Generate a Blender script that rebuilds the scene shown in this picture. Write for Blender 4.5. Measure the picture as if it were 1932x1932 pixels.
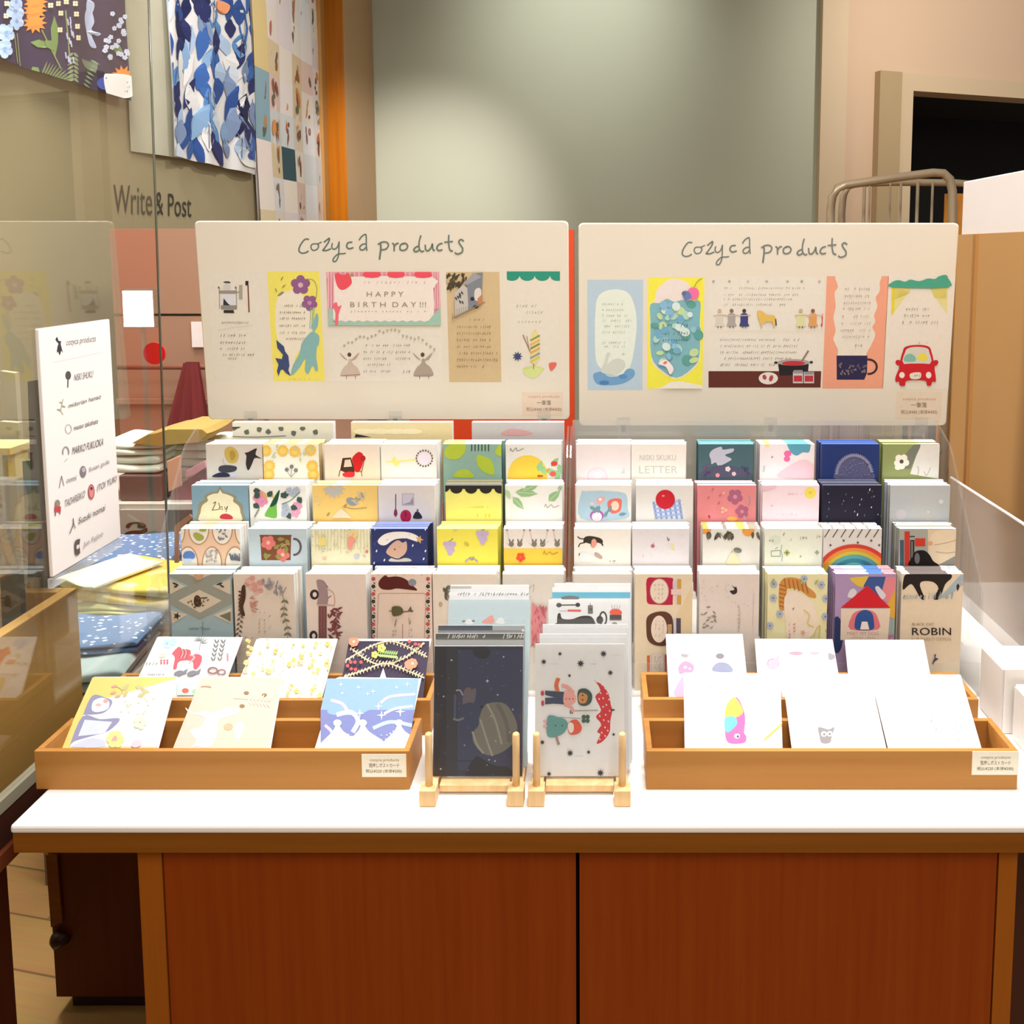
import bpy, bmesh, math, random
from mathutils import Vector, Matrix
R = math.radians
for o in list(bpy.data.objects):
    bpy.data.objects.remove(o)
SC = bpy.context.scene
COL = SC.collection

# ---------------------------------------------------------------- camera
CH, CT, CF, CXP, CYP = 1.334, math.atan(165 / 1700), 1700.0, 1130.0, 640.0
cam_d = bpy.data.cameras.new('camera'); cam = bpy.data.objects.new('camera', cam_d); COL.objects.link(cam)
cam.location = (0, 0, CH); cam.rotation_euler = (math.pi / 2 - CT, 0, 0)
cam_d.sensor_fit = 'HORIZONTAL'; cam_d.sensor_width = 36.0; cam_d.lens = CF / 1932 * 36
cam_d.shift_x = 0.5 - CXP / 1932; cam_d.shift_y = CYP / 1932 - 0.5
cam_d.clip_start = 0.02; cam_d.clip_end = 60
SC.camera = cam

# ---------------------------------------------------------------- world, lights, exposure
W = bpy.data.worlds.new('world'); SC.world = W; W.use_nodes = True
bgn = W.node_tree.nodes['Background']
bgn.inputs[0].default_value = (1.0, 0.93, 0.83, 1); bgn.inputs[1].default_value = 0.37
SC.view_settings.view_transform = 'Standard'; SC.view_settings.look = 'None'
SC.view_settings.exposure = 0.0; SC.view_settings.gamma = 1.0; SC.view_settings.use_curve_mapping = False
SC.cycles.max_bounces = 8; SC.cycles.transparent_max_bounces = 32; SC.cycles.use_denoising = True
SC.cycles.caustics_reflective = False; SC.cycles.caustics_refractive = False

def area(name, loc, target, sx, sy, power, col=(1, 1, 1)):
    d = bpy.data.lights.new(name, 'AREA'); d.shape = 'RECTANGLE'; d.size = sx; d.size_y = sy; d.energy = power; d.color = col
    o = bpy.data.objects.new(name, d); COL.objects.link(o); o.location = loc
    o.rotation_euler = (Vector(target) - Vector(loc)).to_track_quat('-Z', 'Y').to_euler()
    return o
def spot(name, loc, target, power, ang, blend, col=(1, 1, 1), rad=0.05):
    d = bpy.data.lights.new(name, 'SPOT'); d.energy = power; d.spot_size = R(ang); d.spot_blend = blend; d.color = col; d.shadow_soft_size = rad
    o = bpy.data.objects.new(name, d); COL.objects.link(o); o.location = loc
    o.rotation_euler = (Vector(target) - Vector(loc)).to_track_quat('-Z', 'Y').to_euler()
    return o
area('counter_light', (0.22, 0.93, 2.65), (0.15, 0.98, 0.8), 0.9, 0.30, 46, (1, 0.985, 0.96))
area('aisle_light', (0.2, -1.2, 2.9), (-0.1, 1.3, 1.0), 1.6, 1.0, 36, (1, 0.96, 0.91))
area('shop_light', (-1.05, 1.75, 2.75), (-0.95, 1.65, 0.6), 0.5, 0.7, 66, (1, 0.97, 0.92))
spot('wall_spot', (-0.05, 3.9, 3.1), (-0.10, 5.02, 2.62), 62, 76, 1.0, (0.98, 1.0, 0.95))
spot('wall_spot', (-0.75, 3.3, 2.35), (-0.95, 5.02, 1.5), 150, 52, 1.0, (1, 0.93, 0.90))
spot('wall_spot', (1.7, 3.2, 3.0), (2.1, 5.2, 2.4), 150, 85, 1.0, (1, 0.93, 0.84))
spot('cloth_spot', (0.2, 2.6, 3.15), (-1.35, 3.3, 2.1), 86, 60, 1.0, (1, 0.97, 0.93))

# ---------------------------------------------------------------- photograph geometry
_c, _s = math.cos(CT), math.sin(CT)
EYE = Vector((0, 0, CH))
def ray(px, py):
    a = (px - CXP) / CF; b = (CYP - py) / CF
    return Vector((a, _c + b * _s, -_s + b * _c))
def atY(px, py, Y):
    d = ray(px, py); return EYE + d * (Y / d.y)
def atZ(px, py, z):
    d = ray(px, py); return EYE + d * ((z - CH) / d.z)
def atX(px, py, X):
    d = ray(px, py); return EYE + d * (X / d.x)

# ---------------------------------------------------------------- materials
_mats = {}
def lin(h):
    h = h.lstrip('#'); v = [int(h[i:i + 2], 16) / 255 for i in (0, 2, 4)]
    return [x / 12.92 if x <= 0.04045 else ((x + 0.055) / 1.055) ** 2.4 for x in v]
def base_mat(name):
    m = bpy.data.materials.new(name); m.use_nodes = True
    return m, m.node_tree, m.node_tree.nodes['Principled BSDF']
def ink(h, rough=0.65):
    """printed paper or plain paint of one colour, with a faint procedural fibre variation"""
    k = ('ink', h, rough)
    if k in _mats: return _mats[k]
    m, nt, b = base_mat('paper_' + h.lstrip('#'))
    c = [min(0.86, x * 1.06) for x in lin(h)]
    tc = nt.nodes.new('ShaderNodeTexCoord'); n = nt.nodes.new('ShaderNodeTexNoise'); n.inputs['Scale'].default_value = 180
    mx = nt.nodes.new('ShaderNodeMix'); mx.data_type = 'RGBA'
    mx.inputs[6].default_value = (*[x * 0.95 for x in c], 1); mx.inputs[7].default_value = (*[min(0.9, x * 1.04) for x in c], 1)
    nt.links.new(tc.outputs['Object'], n.inputs['Vector']); nt.links.new(n.outputs['Fac'], mx.inputs[0])
    nt.links.new(mx.outputs[2], b.inputs['Base Color'])
    b.inputs['Roughness'].default_value = rough; b.inputs['Specular IOR Level'].default_value = 0.25
    _mats[k] = m; return m
def wood(h1, h2, axis='X', scale=1.0, rough=0.45, name='wood'):
    k = ('wood', h1, h2, axis, scale)
    if k in _mats: return _mats[k]
    m, nt, b = base_mat(name)
    tc = nt.nodes.new('ShaderNodeTexCoord'); mp = nt.nodes.new('ShaderNodeMapping')
    sc = {'X': (2, 60, 60), 'Y': (60, 2, 60), 'Z': (60, 60, 2)}[axis]
    mp.inputs['Scale'].default_value = [x * scale for x in sc]
    n = nt.nodes.new('ShaderNodeTexNoise'); n.inputs['Scale'].default_value = 1.6; n.inputs['Detail'].default_value = 6
    cr = nt.nodes.new('ShaderNodeValToRGB'); cr.color_ramp.elements[0].position = 0.3; cr.color_ramp.elements[1].position = 0.72
    cr.color_ramp.elements[0].color = (*lin(h1), 1); cr.color_ramp.elements[1].color = (*lin(h2), 1)
    nt.links.new(tc.outputs['Object'], mp.inputs[0]); nt.links.new(mp.outputs[0], n.inputs['Vector'])
    nt.links.new(n.outputs['Fac'], cr.inputs[0]); nt.links.new(cr.outputs[0], b.inputs['Base Color'])
    bp = nt.nodes.new('ShaderNodeBump'); bp.inputs['Strength'].default_value = 0.06
    nt.links.new(n.outputs['Fac'], bp.inputs['Height']); nt.links.new(bp.outputs[0], b.inputs['Normal'])
    b.inputs['Roughness'].default_value = rough; b.inputs['Specular IOR Level'].default_value = 0.15
    _mats[k] = m; return m
def plain(name, h, rough=0.5, metal=0.0, var=0.05, nscale=12, spec=0.4):
    k = ('plain', name, h)
    if k in _mats: return _mats[k]
    m, nt, b = base_mat(name); c = lin(h)
    tc = nt.nodes.new('ShaderNodeTexCoord'); n = nt.nodes.new('ShaderNodeTexNoise'); n.inputs['Scale'].default_value = nscale; n.inputs['Detail'].default_value = 4
    mx = nt.nodes.new('ShaderNodeMix'); mx.data_type = 'RGBA'
    mx.inputs[6].default_value = (*[x * (1 - var) for x in c], 1); mx.inputs[7].default_value = (*[min(1, x * (1 + var)) for x in c], 1)
    nt.links.new(tc.outputs['Object'], n.inputs['Vector']); nt.links.new(n.outputs['Fac'], mx.inputs[0]); nt.links.new(mx.outputs[2], b.inputs['Base Color'])
    b.inputs['Roughness'].default_value = rough; b.inputs['Metallic'].default_value = metal; b.inputs['Specular IOR Level'].default_value = spec
    _mats[k] = m; return m
def clear(name, tint=(0.97, 0.98, 0.97), ior=1.45, milk=0.0, rough=0.02, milkcol=(0.9, 0.9, 0.9), gain=1.0):
    """thin clear sheet: see-through, mirror-like at a glance, optionally a little milky"""
    k = ('clear', name)
    if k in _mats: return _mats[k]
    m = bpy.data.materials.new(name); m.use_nodes = True; nt = m.node_tree; nt.nodes.clear()
    out = nt.nodes.new('ShaderNodeOutputMaterial'); tr = nt.nodes.new('ShaderNodeBsdfTransparent'); tr.inputs[0].default_value = (*tint, 1)
    gl = nt.nodes.new('ShaderNodeBsdfGlossy'); gl.inputs['Roughness'].default_value = rough
    ge = nt.nodes.new('ShaderNodeNewGeometry'); dt = nt.nodes.new('ShaderNodeVectorMath'); dt.operation = 'DOT_PRODUCT'
    nt.links.new(ge.outputs['Normal'], dt.inputs[0]); nt.links.new(ge.outputs['Incoming'], dt.inputs[1])
    def mth(op, x, y):
        q = nt.nodes.new('ShaderNodeMath'); q.operation = op
        for i, v in enumerate((x, y)):
            if v is None: continue
            if isinstance(v, (int, float)): q.inputs[i].default_value = v
            else: nt.links.new(v, q.inputs[i])
        return q.outputs[0]
    f0 = ((ior - 1) / (ior + 1)) ** 2
    mg = nt.nodes.new('ShaderNodeMath'); mg.operation = 'MULTIPLY'; mg.use_clamp = True; mg.inputs[1].default_value = gain
    sch = mth('MULTIPLY_ADD', mth('POWER', mth('SUBTRACT', 1.0, mth('ABSOLUTE', dt.outputs['Value'], None)), 5.0), 1 - f0)
    sch.node.inputs[2].default_value = f0
    nt.links.new(sch, mg.inputs[0])
    mx = nt.nodes.new('ShaderNodeMixShader'); nt.links.new(mg.outputs[0], mx.inputs[0])
    src = tr.outputs[0]
    if milk > 0:
        df = nt.nodes.new('ShaderNodeBsdfDiffuse'); df.inputs[0].default_value = (*milkcol, 1)
        m2 = nt.nodes.new('ShaderNodeMixShader'); m2.inputs[0].default_value = milk
        nt.links.new(tr.outputs[0], m2.inputs[1]); nt.links.new(df.outputs[0], m2.inputs[2]); src = m2.outputs[0]
    nt.links.new(src, mx.inputs[1]); nt.links.new(gl.outputs[0], mx.inputs[2]); nt.links.new(mx.outputs[0], out.inputs[0])
    _mats[k] = m; return m

ACR = clear('clear_acrylic', (0.96, 0.965, 0.96), 1.35, 0.05)
ACR_MILK = clear('milky_acrylic', (0.93, 0.92, 0.91), 1.45, 0.16, 0.05, (0.80, 0.78, 0.77))
SLEEVE = clear('clear_sleeve', (0.985, 0.985, 0.985), 1.3, 0.02, 0.06)
GLASS = clear('partition_glass', (0.97, 0.975, 0.955), 1.55, 0.0, 0.0, gain=1.3)
TRAYWOOD = wood('#aa7236', '#bd884a', 'X', 0.5, 0.5, 'orange_beech')
BEECH = wood('#d9ae78', '#e8c796', 'Z', 1.0, 0.5, 'pale_beech')
CABWOOD = wood('#853608', '#8f3f0b', 'Z', 1.6, 0.5, 'red_brown_veneer')
STILE = wood('#94500f', '#a05a18', 'Z', 1.2, 0.5, 'stile_veneer')
BANDWOOD = wood('#7c470f', '#8a531a', 'X', 1.0, 0.42, 'edge_band_wood')
WHITE = plain('white_laminate', '#f2efec', 0.35, var=0.02)

# ---------------------------------------------------------------- mesh builder
class MB:
    def __init__(s): s.v = []; s.f = []; s.m = []; s.mats = []; s.sm = []
    def mi(s, mat):
        if mat not in s.mats: s.mats.append(mat)
        return s.mats.index(mat)
    def face(s, pts, mat, smooth=False):
        i = len(s.v); s.v += [tuple(p) for p in pts]; s.f.append(tuple(range(i, i + len(pts)))); s.m.append(s.mi(mat)); s.sm.append(smooth)
    def mesh(s, V, Fs, mat, smooth=False):
        i = len(s.v); s.v += [tuple(p) for p in V]; k = s.mi(mat)
        for f in Fs: s.f.append(tuple(a + i for a in f)); s.m.append(k); s.sm.append(smooth)
    def hexa(s, p, mat, mats=None):
        """p = 8 corners: front quad (bl, br, tr, tl) then back quad"""
        q = [(0, 1, 2, 3), (5, 4, 7, 6), (3, 2, 6, 7), (4, 5, 1, 0), (4, 0, 3, 7), (1, 5, 6, 2)]   # front back top bottom left right
        i = len(s.v); s.v += [tuple(x) for x in p]
        for k, f in enumerate(q):
            s.f.append(tuple(a + i for a in f)); s.m.append(s.mi(mats[k] if mats and mats[k] else mat)); s.sm.append(False)
    def box(s, x0, x1, y0, y1, z0, z1, mat, mats=None, bev=0.0):
        if bev > 0:
            bm = bmesh.new(); bmesh.ops.create_cube(bm, size=1)
            for v in bm.verts: v.co = Vector(((x0 + x1) / 2 + v.co.x * (x1 - x0), (y0 + y1) / 2 + v.co.y * (y1 - y0), (z0 + z1) / 2 + v.co.z * (z1 - z0)))
            bmesh.ops.bevel(bm, geom=list(bm.edges), offset=bev, segments=2, affect='EDGES', profile=0.5)
            bm.verts.index_update()
            s.mesh([v.co.copy() for v in bm.verts], [[v.index for v in f.verts] for f in bm.faces], mat); bm.free(); return
        s.hexa([(x0, y0, z0), (x1, y0, z0), (x1, y0, z1), (x0, y0, z1), (x0, y1, z0), (x1, y1, z0), (x1, y1, z1), (x0, y1, z1)], mat, mats)
    def tube(s, pts, r, mat, n=10, caps=True):
        pts = [Vector(p) for p in pts]; rings = []; up = Vector((0.3, 0.2, 1)).normalized()
        for i, p in enumerate(pts):
            t = (pts[min(i + 1, len(pts) - 1)] - pts[max(i - 1, 0)]).normalized()
            a = t.cross(up);
            if a.length < 1e-4: a = t.cross(Vector((1, 0, 0)))
            a.normalize(); b = t.cross(a); rr = r[i] if isinstance(r, (list, tuple)) else r
            rings.append([p + a * math.cos(2 * math.pi * k / n) * rr + b * math.sin(2 * math.pi * k / n) * rr for k in range(n)])
        V = [q for g in rings for q in g]; Fs = []
        for i in range(len(rings) - 1):
            for k in range(n): Fs.append((i * n + k, i * n + (k + 1) % n, (i + 1) * n + (k + 1) % n, (i + 1) * n + k))
        if caps: Fs += [tuple(range(n))[::-1], tuple(range((len(rings) - 1) * n, len(rings) * n))]
        s.mesh(V, Fs, mat, True)
    def grid(s, fn, nu, nv, mat, closed=False, smooth=True):
        V = [fn(i / nu, j / nv) for j in range(nv + 1) for i in range(nu + 1)]
        Fs = [(j * (nu + 1) + i, j * (nu + 1) + i + 1, (j + 1) * (nu + 1) + i + 1, (j + 1) * (nu + 1) + i) for j in range(nv) for i in range(nu)]
        s.mesh(V, Fs, mat, smooth)
    def centre(s):
        xs = [v[0] for v in s.v]; ys = [v[1] for v in s.v]; zs = [v[2] for v in s.v]
        return Vector(((min(xs) + max(xs)) / 2, (min(ys) + max(ys)) / 2, min(zs)))
    def build(s, name, parent=None, base=None):
        me = bpy.data.meshes.new(name); o = bpy.data.objects.new(name, me); COL.objects.link(o)
        if parent is not None:
            off = world_of(parent); o.parent = parent; loc = s.centre(); o.location = loc - off; off = loc
        else:
            off = Vector(base) if base is not None else s.centre(); o.location = off
        o['_w'] = tuple(off)
        me.from_pydata([(x - off.x, y - off.y, z - off.z) for x, y, z in s.v], [], s.f)
        for m in s.mats: me.materials.append(m)
        me.polygons.foreach_set('material_index', s.m); me.polygons.foreach_set('use_smooth', s.sm)
        me.update(); return o
def world_of(o):
    return Vector(o['_w'])
def tag(o, label, cat, group=None):
    o['label'] = label; o['category'] = cat
    if group: o['group'] = group
    return o
def struct(o):
    o['kind'] = 'structure'; return o
def empty(name, loc, label, cat, group=None):
    o = bpy.data.objects.new(name, None); COL.objects.link(o); o.location = loc; o['_w'] = tuple(loc); o.empty_display_size = 0.05
    return tag(o, label, cat, group)

# ---------------------------------------------------------------- printing on flat things
_fonts = {}
def text_polys(txt):
    """filled outlines of a line of text, unit cap height"""
    if txt in _fonts: return _fonts[txt]
    cu = bpy.data.curves.new('t', 'FONT'); cu.body = txt; cu.size = 1.0; cu.resolution_u = 3
    ob = bpy.data.objects.new('t', cu); COL.objects.link(ob)
    dg = bpy.context.evaluated_depsgraph_get(); me = bpy.data.meshes.new_from_object(ob.evaluated_get(dg))
    V = [v.co.copy() for v in me.vertices]; P = [[(V[i].x, V[i].y) for i in p.vertices] for p in me.polygons]
    bpy.data.objects.remove(ob); bpy.data.curves.remove(cu); bpy.data.meshes.remove(me)
    xs = [p[0] for q in P for p in q] or [0, 1]
    r = (P, min(xs), max(xs)); _fonts[txt] = r; return r
def clip_poly(poly, x0, y0, x1, y1):
    def cut(ps, inside, inter):
        out = []
        for i in range(len(ps)):
            a, b = ps[i - 1], ps[i]; ia, ib = inside(a), inside(b)
            if ib:
                if not ia: out.append(inter(a, b))
                out.append(b)
            elif ia: out.append(inter(a, b))
        return out
    def ix(v): return lambda a, b: (v, a[1] + (b[1] - a[1]) * (v - a[0]) / (b[0] - a[0]))
    def iy(v): return lambda a, b: (a[0] + (b[0] - a[0]) * (v - a[1]) / (b[1] - a[1]), v)
    for ins, it in ((lambda p: p[0] >= x0, ix(x0)), (lambda p: p[0] <= x1, ix(x1)), (lambda p: p[1] >= y0, iy(y0)), (lambda p: p[1] <= y1, iy(y1))):
        if len(poly) < 3: return []
        poly = cut(poly, ins, it)
    out = []
    for p in poly:
        if not out or abs(p[0] - out[-1][0]) + abs(p[1] - out[-1][1]) > 1e-7: out.append(p)
    return out if len(out) >= 3 else []

class Art:
    """draws printed shapes on a flat face.  O = a point of the face, U = right, V = down (unit vectors along the face), N = outward.
    Shapes are given in the frame (ox, oy, k) of a close-up of the photograph and land where they show on that face."""
    def __init__(s, mb, O, U, V, N, w, h, frame=(0, 0, 1), lift=4e-4, rng=1, warp=None):
        s.mb, s.O, s.U, s.V, s.N, s.w, s.h = mb, Vector(O), Vector(U).normalized(), Vector(V).normalized(), Vector(N).normalized(), w, h
        s.fr = frame; s.z = lift; s.rnd = random.Random(rng); s.warp = warp; s.inset = (0, 0, w, h)
    def uv(s, p):
        ox, oy, k = s.fr
        d = ray(ox + p[0] / k, oy + p[1] / k); t = (s.O - EYE).dot(s.N) / d.dot(s.N)
        q = EYE + d * t - s.O
        return (q.dot(s.U), q.dot(s.V))
    def raw(s, poly, mat):
        poly = clip_poly(poly, *s.inset)
        if not poly: return
        pts = []
        for a, b in poly:
            p = s.O + s.U * a + s.V * b + s.N * s.z
            if s.warp: p = p + s.N * s.warp(a, b)
            pts.append(p)
        # face outward
        n = Vector((0, 0, 0))
        for i in range(len(pts)): n += (pts[i - 1]).cross(pts[i])
        if n.dot(s.N) < 0: pts.reverse()
        s.mb.face(pts, mat)
    def up(s): s.z += 2.5e-5
    def col(s, c): return ink(c) if isinstance(c, str) else c
    def P(s, pts, c): s.up(); s.raw([s.uv(p) for p in pts], s.col(c)); return s
    def R(s, x0, y0, x1, y1, c): return s.P([(x0, y0), (x1, y0), (x1, y1), (x0, y1)], c)
    def E(s, cx, cy, rx, ry, c, rot=0, n=18):
        a = R(rot); ca, sa = math.cos(a), math.sin(a); ps = []
        for i in range(n):
            t = 2 * math.pi * i / n; x, y = rx * math.cos(t), ry * math.sin(t); ps.append((cx + x * ca - y * sa, cy + x * sa + y * ca))
        return s.P(ps, c)
    def ring(s, cx, cy, rx, ry, w, c, a0=0, a1=360, n=20):
        return s.L([(cx + rx * math.cos(R(a0 + (a1 - a0) * i / n)), cy + ry * math.sin(R(a0 + (a1 - a0) * i / n))) for i in range(n + 1)], w, c)
    def seg(s, a, b, w, m):
        dx, dy = b[0] - a[0], b[1] - a[1]; l = math.hypot(dx, dy) or 1; nx, ny = -dy / l * w / 2, dx / l * w / 2; ex, ey = dx / l * w * .2, dy / l * w * .2
        s.raw([s.uv((a[0] + nx - ex, a[1] + ny - ey)), s.uv((b[0] + nx + ex, b[1] + ny + ey)), s.uv((b[0] - nx + ex, b[1] - ny + ey)), s.uv((a[0] - nx - ex, a[1] - ny - ey))], m)
    def L(s, pts, w, c):
        s.up(); m = s.col(c); z = s.z
        for i in range(len(pts) - 1):
            s.z = z + (i % 2) * 6e-6; s.seg(pts[i], pts[i + 1], w, m)
        s.z = z; return s
    def curve(s, pts, w, c, n=5):
        """smooth line through the points"""
        out = []; q = [pts[0]] + list(pts) + [pts[-1]]
        for i in range(1, len(q) - 2):
            for k in range(n):
                t = k / n; p0, p1, p2, p3 = q[i - 1], q[i], q[i + 1], q[i + 2]
                out.append(tuple(0.5 * (2 * p1[d] + (p2[d] - p0[d]) * t + (2 * p0[d] - 5 * p1[d] + 4 * p2[d] - p3[d]) * t * t + (3 * p1[d] - p0[d] - 3 * p2[d] + p3[d]) * t ** 3) for d in (0, 1)))
        out.append(tuple(pts[-1])); return s.L(out, w, c)
    def blob(s, pts, c, n=4):
        """smooth closed shape through the points"""
        out = []; m = len(pts)
        for i in range(m):
            p0, p1, p2, p3 = pts[i - 1], pts[i], pts[(i + 1) % m], pts[(i + 2) % m]
            for k in range(n):
                t = k / n
                out.append(tuple(0.5 * (2 * p1[d] + (p2[d] - p0[d]) * t + (2 * p0[d] - 5 * p1[d] + 4 * p2[d] - p3[d]) * t * t + (3 * p1[d] - p0[d] - 3 * p2[d] + p3[d]) * t ** 3) for d in (0, 1)))
        return s.P(out, c)
    def F(s, cx, cy, r, c, cc=None, n=5, rot=0):
        s.up(); m = s.col(c)
        for k in range(n):
            a = R(rot) + 2 * math.pi * k / n; px, py = cx + math.cos(a) * r * .58, cy + math.sin(a) * r * .58
            s.z += 4e-6
            s.raw([s.uv((px + r * .46 * math.cos(t * math.pi / 5), py + r * .46 * math.sin(t * math.pi / 5))) for t in range(10)], m)
        if cc: s.E(cx, cy, r * .28, r * .28, cc, n=8)
        return s
    def leaf(s, x, y, l, ang, w, c):
        a = R(ang); dx, dy = math.cos(a), math.sin(a)
        s.P([(x, y), (x + dx * l * .3 - dy * w, y + dy * l * .3 + dx * w), (x + dx * l * .65 - dy * w * .8, y + dy * l * .65 + dx * w * .8), (x + dx * l, y + dy * l), (x + dx * l * .65 + dy * w * .8, y + dy * l * .65 - dx * w * .8), (x + dx * l * .3 + dy * w, y + dy * l * .3 - dx * w)], c); return s
    def sprig(s, pts, l, w, c, c2=None, step=1):
        s.L(pts, max(w * .35, 2), c2 or c)
        for i in range(len(pts) - 1):
            (x0, y0), (x1, y1) = pts[i], pts[i + 1]; a = math.degrees(math.atan2(y1 - y0, x1 - x0))
            s.leaf(x0, y0, l, a + 48, w, c); s.leaf(x0, y0, l, a - 48, w, c)
        return s
    def star(s, cx, cy, r, c, n=8, inner=.3):
        return s.P([(cx + math.cos(math.pi * k / n) * (r if k % 2 == 0 else r * inner), cy + math.sin(math.pi * k / n) * (r if k % 2 == 0 else r * inner)) for k in range(2 * n)], c)
    def T(s, txt, x, y, h, c, width=None, slant=0.0, rise=0.0):
        """text with its baseline start at (x, y), cap height h, optional forced width, rise = baseline slope"""
        s.up(); P, a, b = text_polys(txt); k = h / 0.70; kx = k if width is None else width / (b - a); m = s.col(c)
        for q in P:
            s.raw([s.uv((x + (p[0] - a) * kx + p[1] * k * slant, y - p[1] * k + (p[0] - a) * kx * rise)) for p in q], m)
        return s
    def S(s, x0, y0, x1, y1, c, lines=1, h=14, w=3, jit=.8, gap=None, ink_=.8):
        """rows of small handwriting marks"""
        s.up(); m = s.col(c); r = s.rnd
        for i in range(lines):
            y = y0 + (y1 - y0) * (i / max(1, lines - 1) if lines > 1 else 0); x = x0; e = x1 - (r.random() * (x1 - x0) * .2 if lines > 1 else 0)
            while x < e:
                if r.random() < ink_:
                    hh = h * (.45 + r.random() * .6)
                    s.seg((x + r.uniform(0, h * .25), y + hh / 2), (x + h * .25 + r.uniform(0, h * .3), y - hh / 2), w, m)
                    if r.random() < .55: s.seg((x, y + r.uniform(-hh, hh) * .3), (x + h * .5, y + r.uniform(-hh, hh) * .35), w, m)
                x += h * jit
        return s
    def dots(s, x0, y0, x1, y1, n, r0, r1, c):
        s.up(); m = s.col(c)
        for _ in range(n):
            x, y, q = s.rnd.uniform(x0, x1), s.rnd.uniform(y0, y1), s.rnd.uniform(r0, r1)
            s.raw([s.uv((x + q * math.cos(t * math.pi / 3), y + q * math.sin(t * math.pi / 3))) for t in range(6)], m)
        return s
def face_art(mb, bl, br, tl, frame, lift=4e-4, rng=1):
    """Art on a rectangle given by three corners"""
    bl, br, tl = Vector(bl), Vector(br), Vector(tl); U = br - bl; V = bl - tl; N = U.cross(tl - bl).normalized()
    if N.dot(EYE - bl) < 0: N = -N
    return Art(mb, tl, U, V, N, U.length, V.length, frame, lift, rng)
# ================================================================ the room
WALL_G = plain('grey_green_wall_paint', '#abae9a', 0.6, var=0.03, nscale=3)
WALL_B = plain('beige_wall_paint', '#a09373', 0.6, var=0.04, nscale=3)
WALL_P = plain('pinkish_wall_paint', '#cdb197', 0.6, var=0.03, nscale=3)
PILL = plain('pillar_paint', '#c6b193', 0.6, var=0.03, nscale=3)
def planks():
    m, nt, b = base_mat('floor_planks')
    tc = nt.nodes.new('ShaderNodeTexCoord'); mp = nt.nodes.new('ShaderNodeMapping'); mp.inputs['Rotation'].default_value = (0, 0, R(12))
    br = nt.nodes.new('ShaderNodeTexBrick'); br.inputs['Scale'].default_value = 1.0; br.inputs['Brick Width'].default_value = 1.2; br.inputs['Row Height'].default_value = 0.12
    br.inputs['Mortar Size'].default_value = 0.0025; br.offset = 0.37
    br.inputs['Color1'].default_value = (*lin('#c69b60'), 1); br.inputs['Color2'].default_value = (*lin('#b98d55'), 1); br.inputs['Mortar'].default_value = (*lin('#8a6a40'), 1)
    n = nt.nodes.new('ShaderNodeTexNoise'); n.inputs['Scale'].default_value = 3; n.inputs['Detail'].default_value = 6
    mp2 = nt.nodes.new('ShaderNodeMapping'); mp2.inputs['Scale'].default_value = (2, 40, 1)
    mx = nt.nodes.new('ShaderNodeMix'); mx.data_type = 'RGBA'; mx.blend_type = 'MULTIPLY'; mx.inputs[0].default_value = 0.35
    nt.links.new(tc.outputs['Object'], mp.inputs[0]); nt.links.new(mp.outputs[0], br.inputs['Vector']); nt.links.new(mp.outputs[0], mp2.inputs[0])
    nt.links.new(mp2.outputs[0], n.inputs['Vector']); nt.links.new(br.outputs['Color'], mx.inputs[6]); nt.links.new(n.outputs['Color'], mx.inputs[7])
    nt.links.new(mx.outputs[2], b.inputs['Base Color']); b.inputs['Roughness'].default_value = 0.4
    return m
m = MB(); m.box(-3.2, 4.5, -2.5, 6.6, -0.1, 0.0, planks()); struct(m.build('floor'))
m = MB(); m.box(-1.47, -1.35, -2.4, 4.432, 0, 3.3, WALL_B); wl = struct(m.build('wall_left'))
m = MB(); m.box(-1.45, 1.195, 5.0175, 5.15, 0, 3.3, WALL_G); struct(m.build('wall_back'))
# corner column: orange wood face, grey-brown return
CW = wood('#985404', '#ac650a', 'Z', 0.6, 0.4, 'column_wood')
RET = plain('column_return_paint', '#ae8c66', 0.5, var=0.04, nscale=4)
m = MB(); m.box(-1.45, -1.225, 4.438, 5.012, 0, 3.3, CW, [None, None, None, None, None, RET]); struct(m.build('trim_1'))
m = MB(); m.box(-1.35, -1.311, 4.365, 4.432, 0, 3.3, wood('#a97c45', '#b98b50', 'Z', 0.6, 0.5, 'pale_trim_wood')); struct(m.build('trim_2'))
# right: pillar strip, then a wall receding to the right with a dark doorway
m = MB(); m.box(1.195, 1.333, 4.95, 5.15, 0, 3.3, PILL); struct(m.build('wall_pillar'))
RO = Vector((1.333, 5.0175, 0)); RD = Vector((math.cos(R(19)), math.sin(R(19)), 0)); RN = Vector((math.sin(R(19)), -math.cos(R(19)), 0))
def on_right(px, py):
    d = ray(px, py); t = (RO - EYE).dot(RN) / d.dot(RN); q = EYE + d * t - RO; return q.dot(RD), q.z
def rbox(mb, a0, a1, z0, z1, d0, d1, mat):
    """box on the receding wall: along it a0..a1, height z0..z1, from d0 in front of the wall face to d1"""
    def P(a, z, d): return RO + RD * a + RN * d + Vector((0, 0, z))
    mb.hexa([P(a0, z0, d1), P(a1, z0, d1), P(a1, z1, d1), P(a0, z1, d1), P(a0, z0, d0), P(a1, z0, d0), P(a1, z1, d0), P(a0, z1, d0)], mat)
a_in, z_in = on_right(1717, 173); a_out, z_out = on_right(1692, 139); a_box, _ = on_right(1649, 200)
m = MB(); rbox(m, 0, a_in, 0, 3.3, -0.12, 0, WALL_P); rbox(m, a_in, 4.7, z_in, 3.3, -0.12, 0, WALL_P); struct(m.build('wall_right'))
DARK = plain('dark_room', '#0c0908', 0.9, var=0.02)
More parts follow.
